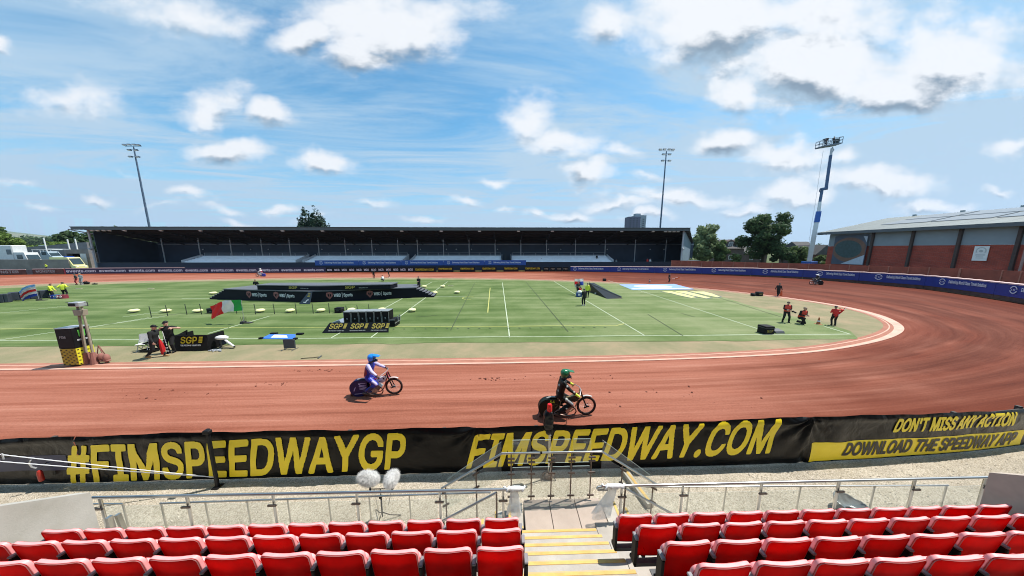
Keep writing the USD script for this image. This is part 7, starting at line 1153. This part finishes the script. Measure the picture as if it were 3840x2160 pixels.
def shell(w, hgt, r, bow, lean, th, y0=0.0, z0=0.0, sag=.006):
    """a moulded panel, upright, with rounded upper corners; hangs down from z0"""
    def outline(n=9):
        c = [(-w / 2, -hgt + .03), (-w / 2, -r)]
        c += [(-w / 2 + r - r * math.cos(a), -r + r * math.sin(a)) for a in np.linspace(.15, math.pi / 2, n)]; c += [(w / 2 - r + r * math.sin(a), -r + r * math.cos(a)) for a in np.linspace(0, math.pi / 2 - .15, n)]
        return c + [(w / 2, -r), (w / 2, -hgt + .03), (w / 2 - .03, -hgt), (-w / 2 + .03, -hgt)]
    pg = sg.Polygon(outline()); m = trimesh.creation.extrude_polygon(pg, th, engine='earcut'); v, f = trimesh.remesh.subdivide_to_size(m.vertices, m.faces, .05)
    def put(x, z, d):                                          # d from 0 (rear face) to th
        y = y0 + d + bow * (2 * x / w) ** 2 + lean * (-z) - .006 * np.exp(-((z + hgt * .5) / (hgt * .3)) ** 2); return np.stack([x, y, z0 + z - sag * np.cos(np.clip(2 * x / w, -1, 1) * math.pi) * .5 * np.clip(1 + z / .12, 0, 1)], -1)
    m = trimesh.Trimesh(put(v[:, 0], v[:, 1], v[:, 2]), f, process=True)
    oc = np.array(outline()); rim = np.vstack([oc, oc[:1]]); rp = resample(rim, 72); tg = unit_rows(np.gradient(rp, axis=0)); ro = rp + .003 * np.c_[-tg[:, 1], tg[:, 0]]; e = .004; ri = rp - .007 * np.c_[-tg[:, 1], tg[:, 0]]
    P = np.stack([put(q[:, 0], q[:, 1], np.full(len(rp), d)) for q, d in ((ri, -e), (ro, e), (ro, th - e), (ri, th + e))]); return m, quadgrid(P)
PITCH, SW = .515, .455
def make_seat(label, loc, group):
    t = thing('stadium_seat', label, 'seat', loc, 0, group)
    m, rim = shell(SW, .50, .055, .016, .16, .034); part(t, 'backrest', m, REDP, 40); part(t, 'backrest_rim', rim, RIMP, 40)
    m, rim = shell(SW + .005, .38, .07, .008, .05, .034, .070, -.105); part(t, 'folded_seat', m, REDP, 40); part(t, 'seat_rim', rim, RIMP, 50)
    b = part(t, 'side_bracket', cat(bx(-PITCH / 2, .045, -.35, .034, .09, .34, bev=.008), bx(-PITCH / 2, .06, -.52, .03, .12, .05, bev=.006)), BRK, False); part(b, 'bracket_cap', bx(-PITCH / 2, .045, -.165, .040, .092, .024, bev=.006), BRKC, False)
    part(t, 'hinge', cat(bx(.09, -.005, -.50, .10, .07, .05, bev=.012), bx(.09, -.03, -.535, .05, .10, .03, bev=.006)), BRK, False); part(t, 'beam', bx(0, .06, -.56, PITCH - .01, .06, .05), DKGREY, False)
    part(t, 'stanchion', cat(bx(.10, .10, -.72, .04, .05, .32), bx(.10, .13, -.88, .10, .14, .02)), DKGREY, False); return t
ROWS = [(2.985, 2.186), (2.548, 2.556), (2.128, 2.872), (1.765, 3.125)]; RN = ['front', 'second', 'third', 'fourth']
proto = None
for side, x0, sg_, counts in (('left', -.06, -1, (12, 13, 12)), ('right', 1.76, 1, (11, 11, 9, 7))):
    for r, n in enumerate(counts):
        for k in range(n):
            xx = x0 + sg_ * PITCH * k + (.03 * r if side == 'right' else 0.0); loc = (xx, ROWS[r][0] - (xx - .8) * .0, ROWS[r][1])
            pos = 'next to the aisle' if k == 0 else f'{ORD[k]} seat from the aisle'
            lb = f'red tip-up seat in the {RN[r]} row {side} of the aisle, {pos}'; gp = f'red seats {side} of the aisle'
            if proto is None: proto = make_seat(lb, loc, gp)
            else: dup(proto, loc, float(rng.normal() * .5), lb, gp)
for r in range(4):                                             # the last bracket of each row beside the aisle
    for side, xx in (('left', -.06 + PITCH / 2), ('right', None)):
        if side == 'left' and r < 3:
            t = thing('row_end_bracket', f'black end bracket of the {RN[r]} seat row left of the aisle', 'bracket', (xx, ROWS[r][0], ROWS[r][1])); part(t, 'plate', bx(0, .045, -.35, .034, .09, .34, bev=.008), BRK, False); part(t, 'cap', bx(0, .045, -.165, .040, .092, .024, bev=.006), BRKC, False)
# side walls
def wallline(name, label, pts, z1, z0=0., th=.16, mat=CONCW):
    return one(name, label, 'wall', cat(*[slab(a, b, th, z0, z1) for a, b in zip(pts[:-1], pts[1:])]), mat, smooth=False)
XW = -6.6; a = AX(338, 1847, XW); rake = lambda p, d: [(p[1], -.2), (p[1], p[2]), (p[1] - d, p[2] + d * .75), (p[1] - d, -.2)]; one('side_wall', 'pale sunlit raked concrete wall at the left end of the stand', 'wall', prism(rake(a, 3.4), .18, frame((XW - .18, 0, 0), (0, 1, 0), (0, 0, 1))), CONCW, smooth=False); q = V(XW + .05, a[1] + .12)
one('wall_end_plate', 'thin steel post and plate at the right end of the left concrete wall', 'plate', cat(bx(q[0] + .02, q[1] - .05, .8, .05, .06, 1.2), bx(q[0] + .13, q[1] + .02, .72, .05, .05, 1.3, ry=-7)), STEEL, smooth=False)
XW = 7.25; a = AX(3710, 1772, XW); one('side_wall', 'brown grey raked concrete wall at the right end of the stand', 'wall', prism(rake(a, 3.4), .18, frame((XW, 0, 0), (0, 1, 0), (0, 0, 1))), smooth=False, mat=M('brown_grey_side_wall', (.42, .35, .29), .85, .15, scale=2.5))
struct('stand_front_wall', cat(bx(-4.5, 4.06, .36, 9.2, .10, .72), bx(6.3, 4.06, .36, 9.2, .10, .72)), CONCW)

# ---------------------------------------------------------------- rails, posts, glass
GLA = glass('clear_panel', (.955, .975, .965), amount=.05); GLE = glass('glass_edge', (.75, .9, .85), .05, .25)
def clamp(p, d, s=1.0):
    """short steel plate across a post, with a round bolt at each end, along plan direction d"""
    d = unit(V(*d, 0) if len(d) == 2 else d); T = frame(p - V(0, 0, 0), d, (0, 0, 1)); a = prism(sg.LineString([(-.062 * s, 0), (.062 * s, 0)]).buffer(.020 * s), .016, T); a.apply_translation(-T[:3, 2] * -.03 * 0)
    return cat(a, *[prism(sg.Point(x * s, 0).buffer(.009), .024, T) for x in (-.06, .06)])
def rail_run(name, label, P0, P1, zr, posts, zfoot, rr=.024, pr=.021, clamps=(-.19,), glass_=True, gz=(.18, .62), n=10):
    """posts: x places; rail from P0 to P1 in plan at height zr"""
    t = thing(name, label, 'railing'); P0, P1 = np.asarray(P0)[:2], np.asarray(P1)[:2]; f = lambda x: P0 + (P1 - P0) * (x - P0[0]) / (P1[0] - P0[0]); d = unit(P1 - P0)
    part(t, 'handrail', tube([(*P0, zr), (*((P0 + P1) / 2), zr), (*P1, zr)], rr, 12), STEEL)
    for x in posts:
        q = f(x); part(t, 'post', cat(seg((*q, zfoot), (*q, zr - rr * .8), pr, n=n), seg((*q, zr - rr - .03), (*q, zr - rr * .6), pr * .5, n=8)), STEEL)
        for c in clamps: part(t, 'clamp', clamp(V(*(q + V(d[1], -d[0]) * (pr + .014)), zr + c), d), CLAMP, False)
    if glass_:
        for xa, xb in zip(posts[:-1], posts[1:]):
            a, b = f(xa + .05), f(xb - .05); part(t, 'glass_panel', slab(a, b, .010, zr - gz[1], zr - gz[0]), GLA, False)
    return t
xa = lambda u, v, z: G(u, v, z)[0]
ZR = 1.43; a, b = G(345, 1866, ZR), G(1960, 1834, ZR)
rail_run('railing', 'steel handrail with posts and glass in front of the left seats', a, b, ZR, [xa(u, v, ZR) for u, v in ((372, 1866), (698, 1860), (1022, 1853), (1336, 1847), (1648, 1841), (1887, 1836))], .4)
a, b = G(2255, 1824, ZR), G(3732, 1789, ZR)
rail_run('railing', 'steel handrail with posts and glass in front of the right seats', a, b, ZR, [xa(u, v, ZR) for u, v in ((2332, 1822), (2562, 1817), (2858, 1810), (3148, 1803), (3432, 1796), (3698, 1790))], .4)
ZO = .80; a, b = G(600, 1888, ZO), G(1840, 1846, ZO)
rail_run('outer_railing', 'lower steel handrail beyond the left glass railing', a, b, ZO, [xa(u, v, ZO) for u, v in ((604, 1888), (770, 1882), (926, 1877), (1078, 1872), (1232, 1866), (1384, 1861), (1535, 1856))], 0., .017, .015, (), False)
a, b = G(348, 1890, ZO), G(462, 1889, ZO); rail_run('outer_railing', 'short lower steel rail beside the left concrete wall', a, b, ZO, [xa(460, 1889, ZO)], 0., .015, .015, (), False)
a, b = G(2420, 1826, ZO + .05), G(3556, 1820, ZO + .05)
rail_run('outer_railing', 'lower steel handrail beyond the right glass railing', a, b, ZO + .05, [xa(u, v, ZO + .05) for u, v in ((2584, 1825), (2724, 1825), (3003, 1823), (3280, 1821), (3550, 1820))], 0., .015, .015, (), False)
# landing with the tall glass balustrade and the two side flights
ZP = .60; PL, PR_ = G(1966, 1873, ZP), G(2240, 1867, ZP); yP = (PL[1] + PR_[1]) / 2; xL, xR = PL[0] - .02, PR_[0] + .03
ld = thing('landing', 'pale slab landing at the foot of the aisle stairs behind glass', 'landing'); part(ld, 'base', bx((xL + xR) / 2, (yP + 4.03) / 2, ZP / 2 - .03, xR - xL, yP - 4.03, ZP - .06), CONCT, False)
PINKS = M('pinkish_paving_slab', (.38, .305, .25), .85, .10, scale=3)
for k in range(3):
    w = (xR - xL) / 3; part(ld, 'slab', bx(xL + w * (k + .5), (yP + 4.03) / 2, ZP - .03, w - .012, yP - 4.03 - .01, .06, bev=.004), PINKS, False)
ZT = AY(2060, 1697, yP)[2]
bl = thing('balustrade', 'tall glass balustrade with steel rail and five posts in front of the landing', 'balustrade')
xt0, xt1 = AY(1880, 1702, yP)[0], AY(2258, 1694, yP)[0]; part(bl, 'top_rail', tube([(xt0, yP, ZT), ((xt0 + xt1) / 2, yP, ZT), (xt1, yP, ZT)], .020, 12), STEEL); part(bl, 'rail_joint', tube([(AY(2029, 1698, yP)[0] - .02, yP, ZT), (AY(2029, 1698, yP)[0] + .02, yP, ZT)], .024, 10), BLACK)
xp = [AY(u, 1780, yP)[0] for u in (1917, 1992.5, 2067, 2141, 2215)]
zc = [AY(2060, v, yP)[2] for v in (1712, 1726, 1769, 1853)]; zg1, zg0 = AY(2060, 1649, yP)[2], AY(2060, 1736, yP)[2]; zl1, zl0 = AY(2060, 1751, yP)[2], ZP + .04
for x in xp:
    part(bl, 'post', seg((x, yP, ZP - .1), (x, yP, ZT - .01), .014, n=8), CLAMP)
    for z in zc: part(bl, 'clamp', clamp(V(x, yP - .03, z), (1, 0), .9), CLAMP, False)
for xa_, xb_ in zip(xp[:-1], xp[1:]):
    part(bl, 'upper_glass', prism(sg.box(xa_ + .02, zg0, xb_ - .02, zg1).buffer(-.02).buffer(.02), .010, frame((0, yP + .012, 0), (1, 0, 0), (0, 0, 1))), GLA, False); part(bl, 'lower_glass', prism(sg.box(xa_ + .02, zl0, xb_ - .02, zl1).buffer(-.02).buffer(.02), .010, frame((0, yP + .012, 0), (1, 0, 0), (0, 0, 1))), GLA, False)
    for z in (zg1, zl1, zg0): part(bl, 'glass_edge', bx((xa_ + xb_) / 2, yP + .007, z, xb_ - xa_ - .06, .011, .006), GLE, False)
yN = 4.16
def flight(label, sgn, far, near, posts_f, xs0, steps_lab):
    """far, near: (u, v) ends of the sloping rails at yP and yN"""
    t = thing('side_flight', label, 'stairs'); A0, A1 = AY(*far[0], yP), AY(*far[1], yP); N0, N1 = AY(*near[0], yN), AY(*near[1], yN)
    part(t, 'far_handrail', tube([A0, (A0 + A1) / 2, A1], .020, 10), STEEL); part(t, 'near_handrail', tube([N0, (N0 + N1) / 2, N1], .020, 10), STEEL)
    for f_ in posts_f:
        q = A0 + (A1 - A0) * f_; part(t, 'post', seg((q[0], q[1], 0), q, .014, n=8), CLAMP)
        for dz in (-.10, -.42): part(t, 'clamp', clamp(V(q[0], q[1] - .03, q[2] + dz), unit(A1 - A0) * [1, 1, 1]), CLAMP, False)
    for f_ in (.0, .97): q = N0 + (N1 - N0) * f_; part(t, 'post', seg((q[0], q[1], 0), q, .016, n=8), CLAMP)
    d = A1 - A0; pg = [(A0[0], A0[2] + .02), (A0[0], A0[2] + .26), (A1[0] - .12 * sgn, A1[2] + .20), (A1[0] - .12 * sgn, A1[2] + .02)]; part(t, 'side_glass', prism(sg.Polygon(pg), .010, frame((0, yP + .012, 0), (1, 0, 0), (0, 0, 1))), GLA, False)
    pg2 = [(A0[0], A0[2] - .10), (A0[0], A0[2] - .55), (A1[0], A1[2] - .55), (A1[0], A1[2] - .10)]; part(t, 'side_glass', prism(sg.Polygon(pg2), .010, frame((0, yP + .012, 0), (1, 0, 0), (0, 0, 1))), GLA, False); part(t, 'glass_edge', tube([(pg[1][0], yP + .007, pg[1][1]), (pg[2][0], yP + .007, pg[2][1])], .005, 5), GLE)
    for k in range(3):
        z = (.56, .38, .20)[k]; x = xs0 + sgn * (.17 + .28 * k); part(t, 'step', bx(x, (yP + yN) / 2, z / 2, .28, yP - yN - .06, z), CONCT, False)
        part(t, 'nosing', cat(bx(x + sgn * .115, (yP + yN) / 2, z + .002, .05, yP - yN - .07, .008), bx(x, yN + .05, z + .003, .27, .04, .008)), NOSE, False)
    return t
flight('left side flight of steps from the landing with sloping steel rails', -1, ((1880, 1702), (1655, 1832)), ((1862, 1847), (1658, 1954)), (.42, .93), xL, '')
flight('right side flight of steps from the landing with sloping steel rails', 1, ((2258, 1694), (2458, 1814)), ((2345, 1832), (2545, 1940)), (.38, .96), xR, '')
a, b = G(2342, 1768, .06), G(2440, 1897, .06); one('kerb_plank', 'long plank with a yellow top edge lying on the gravel right of the landing', 'plank', slab(a, b, .16, 0, .12), CONCT, smooth=False); d = unit(b - a); n = V(-d[1], d[0], 0); 
one('yellow_strip', 'worn yellow strip on the plank right of the landing', 'strip', slab(a + n * .01, b + n * .01, .07, .121, .127), NOSE, smooth=False)
# plastic bags tied to the rail ends
BAGM = ramp_mat('clear_polythene', {'p': ('principled_bsdf', {'base_color': (.80, .80, .79), 'roughness': .22, 'specular_ior_level': .6}), 't': ('transparent_bsdf', {'color': (.94, .95, .95)}), 'g': ('geometry', {}), 'n': ('noise_texture', {'scale': 9., 'detail': 4., 'distortion': 1.0}), 'mr': ('map_range', {'from_min': .35, 'from_max': .7, 'to_min': .62, 'to_max': .18}), 'm': ('mix_closure', {}), 'b': ('bump', {'strength': .9, 'distance': .02}), 'tl': ('translucent_bsdf', {'color': (.8, .8, .8)}), 'm2': ('mix_closure', {'fac': .4})},
    [('g.position', 'n.vector'), ('n.fac', 'mr.value'), ('mr.result', 'm.fac'), ('n.fac', 'b.height'), ('b.normal', 'p.normal'), ('p.BSDF', 'm2.closure1'), ('tl.BSDF', 'm2.closure2'), ('m2.closure', 'm.closure1'), ('t.BSDF', 'm.closure2')], 'm.closure')
def bag(label, top, w, drop, spread, seed, shift=0.0):
    t = thing('plastic_bag', label, 'bag', tuple(top)); U, Vv = np.meshgrid(np.linspace(0, 1, 40), np.linspace(0, 1, 26)); ang = U * 2 * math.pi; r = (w / 2) * (.55 + spread * Vv ** 1.1) * (1 + .16 * np.sin(ang * 5 + Vv * 3 + seed) * Vv + .10 * (meshkit.noise(np.stack([np.cos(ang) * 2, np.sin(ang) * 2, Vv * 4], -1), seed) - .5))
    P = np.stack([r * np.cos(ang) + shift * Vv ** 1.3, r * np.sin(ang) * .45, -drop * Vv + .03 * np.sin(ang * 3 + seed) * Vv], -1); part(t, 'sheet', quadgrid(P), BAGM, True)
    part(t, 'tied_wrap', cat(tube(np.stack([np.linspace(-w * .8, w * .8, 24), .035 * np.sin(np.linspace(0, 26, 24)), .035 * np.cos(np.linspace(0, 26, 24))], -1), .020, 6), sph((w * .1, 0, .01), (w * .75, .045, .04), 2)), M('white_polythene_wrap', (.72, .72, .71), .35, .08, bump=.6, bscale=30), True); return t
q = G(1908, 1834, ZR); bag('clear plastic bag tied on the end of the left rail', q + V(.10, 0, 0), .24, .52, .55, 2); q = G(2300, 1824, ZR); bag('clear plastic bag spreading from the end of the right rail', q, .26, .62, .75, 5, -.22)
q = G(2255, 1824, ZR); one('rail_end_loop', 'bent steel loop end of the right handrail', 'rail end', tube([q, q + V(-.06, 0, -.01), q + V(-.08, 0, -.04), q + V(-.06, 0, -.07), q + V(.12, 0, -.07)], .020, 8), STEEL)
# lamp pole wrapped in black on a sandbag
p = G(2055, 1790, 0); zz = lambda v: EYE + ray(2055, v)[2] * p[1] / ray(2055, v)[1]
t = thing('signal_lamp', 'red signal lamp on a pole wrapped in black plastic before the banner', 'signal lamp', (p[0], p[1], 0)); zl, zl1, zb1, zb0 = zz(1541), zz(1515), zz(1543), zz(1605)
REDL = M('red_lamp_lens', (.78, .012, .012), .2, .05, coat=.6, trans=.35)
part(t, 'pole', tube([(0, 0, 0), (.01, 0, zb0 * .5), (0, 0, zl)], .017, 8), STEEL); part(t, 'lamp', trimesh.creation.revolve(np.array([[0, zl], [.060, zl], [.064, zl + .02], [.060, zl1 - .02], [.045, zl1], [0, zl1]]), sections=20), REDL, 40); part(t, 'lamp_base', tube([(0, 0, zl - .03), (0, 0, zl)], .066, 16), BLACK)
g_ = np.random.default_rng(4); m = trimesh.creation.icosphere(4, 1.0); v = np.sign(m.vertices) * np.abs(m.vertices) ** .55 * [.118, .10, (zb1 - zb0) / 2 * 1.1]; v[:, :2] *= (1 + .32 * (meshkit.noise(v * 18, 3) - .5))[:, None]; m.vertices = v; m.apply_translation([-.02, 0, (zb1 + zb0) / 2]); part(t, 'plastic_wrap', m, BLACKV, True)
part(t, 'plastic_tail', cat(sph((-.02, -.02, zb0 - .08), (.07, .05, .09), 2), tube([(.05, -.03, zb0 - .02), (.06, -.04, zb0 - .12), (.03, -.03, zb0 - .2)], [.03, .025, .01], 6)), BLACKV, True); part(t, 'aerial', seg((.065, 0, zl), (.065, 0, zl1 + .15), .003, n=5), BLACK); part(t, 'connector', sph((.03, -.04, zb0 - .16), .025, 1), WHITE)
part(t, 'cable', tube([(.03, -.03, zb0 - .15), (.05, -.04, .9), (.02, -.05, .5), (.05, -.06, .2), (.10, -.1, .02)], .006, 5), STEEL); m = sph((0, 0, .07), (.16, .10, .09), 2); part(t, 'sandbag', m, M('brown_sandbag', (.10, .075, .055), .9, .2), True); part(t, 'foot', cat(seg((0, 0, .25), (-.18, -.1, 0), .01), seg((0, 0, .25), (.18, -.1, 0), .01), seg((0, 0, .25), (0, .2, 0), .01)), DKGREY)
# black post in front of the first banner and white tapes tied to it
p = G(817, 1826, 0); zt_ = EYE + ray(778, 1614)[2] * p[1] / ray(778, 1614)[1]; t = thing('fence_post', 'tall black post in front of the hashtag banner', 'post', (p[0], p[1], 0)); part(t, 'shaft', bx(0, 0, zt_ / 2, .055, .055, zt_), BLACK, False); part(t, 'head', cat(bx(-.01, 0, zt_ - .04, .15, .10, .09, bev=.015), bx(-.06, .03, zt_ - .03, .06, .1, .05)), BLACK, False); part(t, 'foot_plate', bx(0, 0, .01, .16, .16, .02), BLACK, False)
e = V(p[0] - .02, p[1] - .03, .30); q = lambda v: AY(0, v, 5.2)
for v, l in ((1700, 'upper white tape stretched from the left edge to the black post'), (1726, 'lower white tape stretched from the left edge to the black post')):
    w = q(v); w = e + (w - e) * 1.6; xs = np.linspace(0, 1, 20); pts = w + (e - w) * xs[:, None]; pts[:, 2] -= .03 * np.sin(np.pi * xs); one('barrier_tape', l, 'tape', tube(pts, .0085, 5), M('white_tape', (.72, .72, .74), .5, .05))
w = AY(11, 1712, 5.2); one('tape_spacer', 'short white spacer between the two white tapes', 'spacer', bx(*w, .03, .01, .13), M('white_tape', (.72, .72, .74), .5, .05))
w = AY(150, 1778, 5.85); t = thing('fire_extinguisher', 'red fire extinguisher with a silver hose before the dark left banner', 'extinguisher', (w[0], w[1], w[2] - .18)); part(t, 'cylinder', trimesh.creation.revolve(np.array([[0, 0], [.035, 0], [.042, .03], [.042, .22], [.03, .27], [0, .29]]), sections=18), M('dark_red_paint', (.35, .02, .012), .4, .1), 40); part(t, 'hose', tube([(0, -.02, .36), (-.04, -.05, .42), (-.06, -.06, .52), (-.02, -.05, .60)], .014, 6), SILVER); part(t, 'hook', seg((0, .05, .34), (0, .16, .40), .01), BLACK)
w = G(-8, 1800, 0); one('corner_post', 'olive green post at the left picture edge before the dark banner', 'post', cat(bx(w[0], w[1], .75, .09, .09, 1.5, bev=.01), bx(w[0], w[1], 1.51, .12, .12, .03)), M('olive_post', (.10, .12, .03), .7, .2), smooth=False)
# microphones with furry covers
p = G(1436, 1953, 0); zz = lambda v: EYE + ray(1436, v)[2] * p[1] / ray(1436, v)[1]; zb_ = zz(1833); FUR = M('white_fur', (.72, .71, .69), .8, .12, scale=25, trans=.15)
t = thing('microphone_stand', 'two furry white microphones on a thin tripod stand on the gravel', 'microphone stand', (p[0], p[1], 0))
part(t, 'pole', cat(seg((0, 0, .1), (0, 0, zb_), .010), seg((0, 0, .25), (0, 0, .62), .016), bx(0, -.01, .60, .05, .05, .05)), BLACK); xw = lambda u: AY(u, 1800, p[1])[0] - p[0]
part(t, 'crossbar', cat(seg((xw(1381), 0, zb_), (xw(1474), 0, zb_), .010), *[seg((x, 0, zb_ - .03), (x, 0, zb_ + .08), .018) for x in (xw(1385), xw(1468))]), BLACK)
for a_ in (0.3, 2.4, 4.5): part(t, 'leg', tube([(0, 0, .22), (.14 * math.cos(a_), .14 * math.sin(a_), .10), (.36 * math.cos(a_), .36 * math.sin(a_), .01)], .008, 6), BLACK)
part(t, 'cable', tube([(xw(1468), 0, zb_), (xw(1466), -.02, .75), (xw(1452), -.03, .42)], .005, 5), BLACK); part(t, 'cable', tube([(xw(1400), 0, zb_), (xw(1405), -.02, .6), (xw(1415), -.04, .1)], .003, 5), DKGREY)
def furry(name, c, axes, tilt, n, seed):
    g = np.random.default_rng(seed); base = trimesh.creation.icosphere(3, 1.0); v = base.vertices * axes; v *= (1 + .16 * (meshkit.noise(v * 14, seed) - .5))[:, None]; base.vertices = v; ms = [base]; d = g.normal(size=(n, 3)); d /= np.linalg.norm(d, axis=1, keepdims=True); p0 = d * axes * .96; nn = unit_rows(d / axes); fall = nn + g.normal(size=(n, 3)) * .45 + [0, 0, -.75]; fall = unit_rows(fall); L = .035 + .045 * g.random(n); sd = unit_rows(np.cross(fall, g.normal(size=(n, 3))))
    vv = np.stack([p0 - sd * .0022, p0 + sd * .0022, p0 + fall * L[:, None]], 1).reshape(-1, 3); ms.append(trimesh.Trimesh(vv, np.arange(n * 3).reshape(-1, 3), process=False)); m = cat(*ms); m.apply_transform(trimesh.transformations.rotation_matrix(math.radians(tilt), [0, 1, 0])); m.apply_translation(c); return m
unit_rows = lambda a: a / np.maximum(np.linalg.norm(a, axis=1, keepdims=True), 1e-9)
k1 = AY(1382, 1793, p[1]); k2 = AY(1468, 1795, p[1]); part(t, 'furry_cover', furry('f', (k1[0] - p[0], 0, k1[2]), V(.20, .11, .115), 18, 9000, 1), FUR, 60); part(t, 'furry_cover', furry('f', (k2[0] - p[0], 0, k2[2]), V(.115, .17, .115), 0, 6500, 2), FUR, 60)
# wrapped tub on the gravel at the right
p = G(3190, 1918, 0); t = thing('wrapped_tub', 'grey plastic wrapped tub on the gravel behind the right seats', 'tub', (p[0], p[1], 0)); GP = M('grey_polythene', (.16, .18, .18), .18, .25, scale=10, bump=.8, bscale=14, coat=.5)
U, Vv = np.meshgrid(np.linspace(0, 2 * math.pi, 44), np.linspace(0, 1, 10)); r = .30 + .02 * np.sin(U * 9) * Vv - .03 * (1 - Vv); part(t, 'side', quadgrid(np.stack([r * np.cos(U), r * .8 * np.sin(U), .10 + Vv * (.16 + .10 * np.clip(np.sin(U - .6), 0, 1) + .01 * np.sin(U * 7)) - .10], -1)), GP, True)
part(t, 'liner', quadgrid(np.stack([(r - .012) * np.cos(U) * (.35 + .65 * Vv), (r - .012) * .8 * np.sin(U) * (.35 + .65 * Vv), .05 + Vv ** 2 * (.10 + .10 * np.clip(np.sin(U - .6), 0, 1))], -1)), GP, True); part(t, 'rim_fold', tube(np.stack([.305 * np.cos(U[0]), .305 * .8 * np.sin(U[0]), .16 + .10 * np.clip(np.sin(U[0] - .6), 0, 1) + .008 * np.sin(U[0] * 8)], -1), .014, 6), GP, True)
# loose larger stones on the gravel
g_ = np.random.default_rng(12); ICO = trimesh.creation.icosphere(0, 1.0); ns = 3500; xs = g_.uniform(-13, 17, ns); ysn = np.interp(xs, _nx[_o], _ny[_o]); ysv = 4.2 + (ysn - 4.25) * g_.random(ns); sc = .006 + .010 * g_.random(ns) ** 2
vv = (ICO.vertices[None] * (sc[:, None, None] * (.7 + .6 * g_.random((ns, 1, 3)))) + np.stack([xs, ysv, sc * .3], -1)[:, None]).reshape(-1, 3); ff = (ICO.faces[None] + 12 * np.arange(ns)[:, None, None]).reshape(-1, 3)
tag(part(None, 'loose_stones', trimesh.Trimesh(vv, ff, process=False), M('loose_stone', (.56, .50, .42), .9, .45, scale=25), False, kind='stuff'), 'small loose stones scattered over the gravel', 'stones')
# ---------------------------------------------------------------- air
_mats['haze'] = usdkit.material(stage, '/World/Looks/haze', {'v': ('principled_volume', {'color': (.66, .80, 1.0), 'density': 0.000045, 'anisotropy': 0.2})}, [], volume='v.volume')
hz_ = struct('haze', bx(-1000, 3500, 349, 17000, 7200, 702), _mats['haze'], kind='stuff'); tag(hz_, 'thin pale summer air', 'haze')
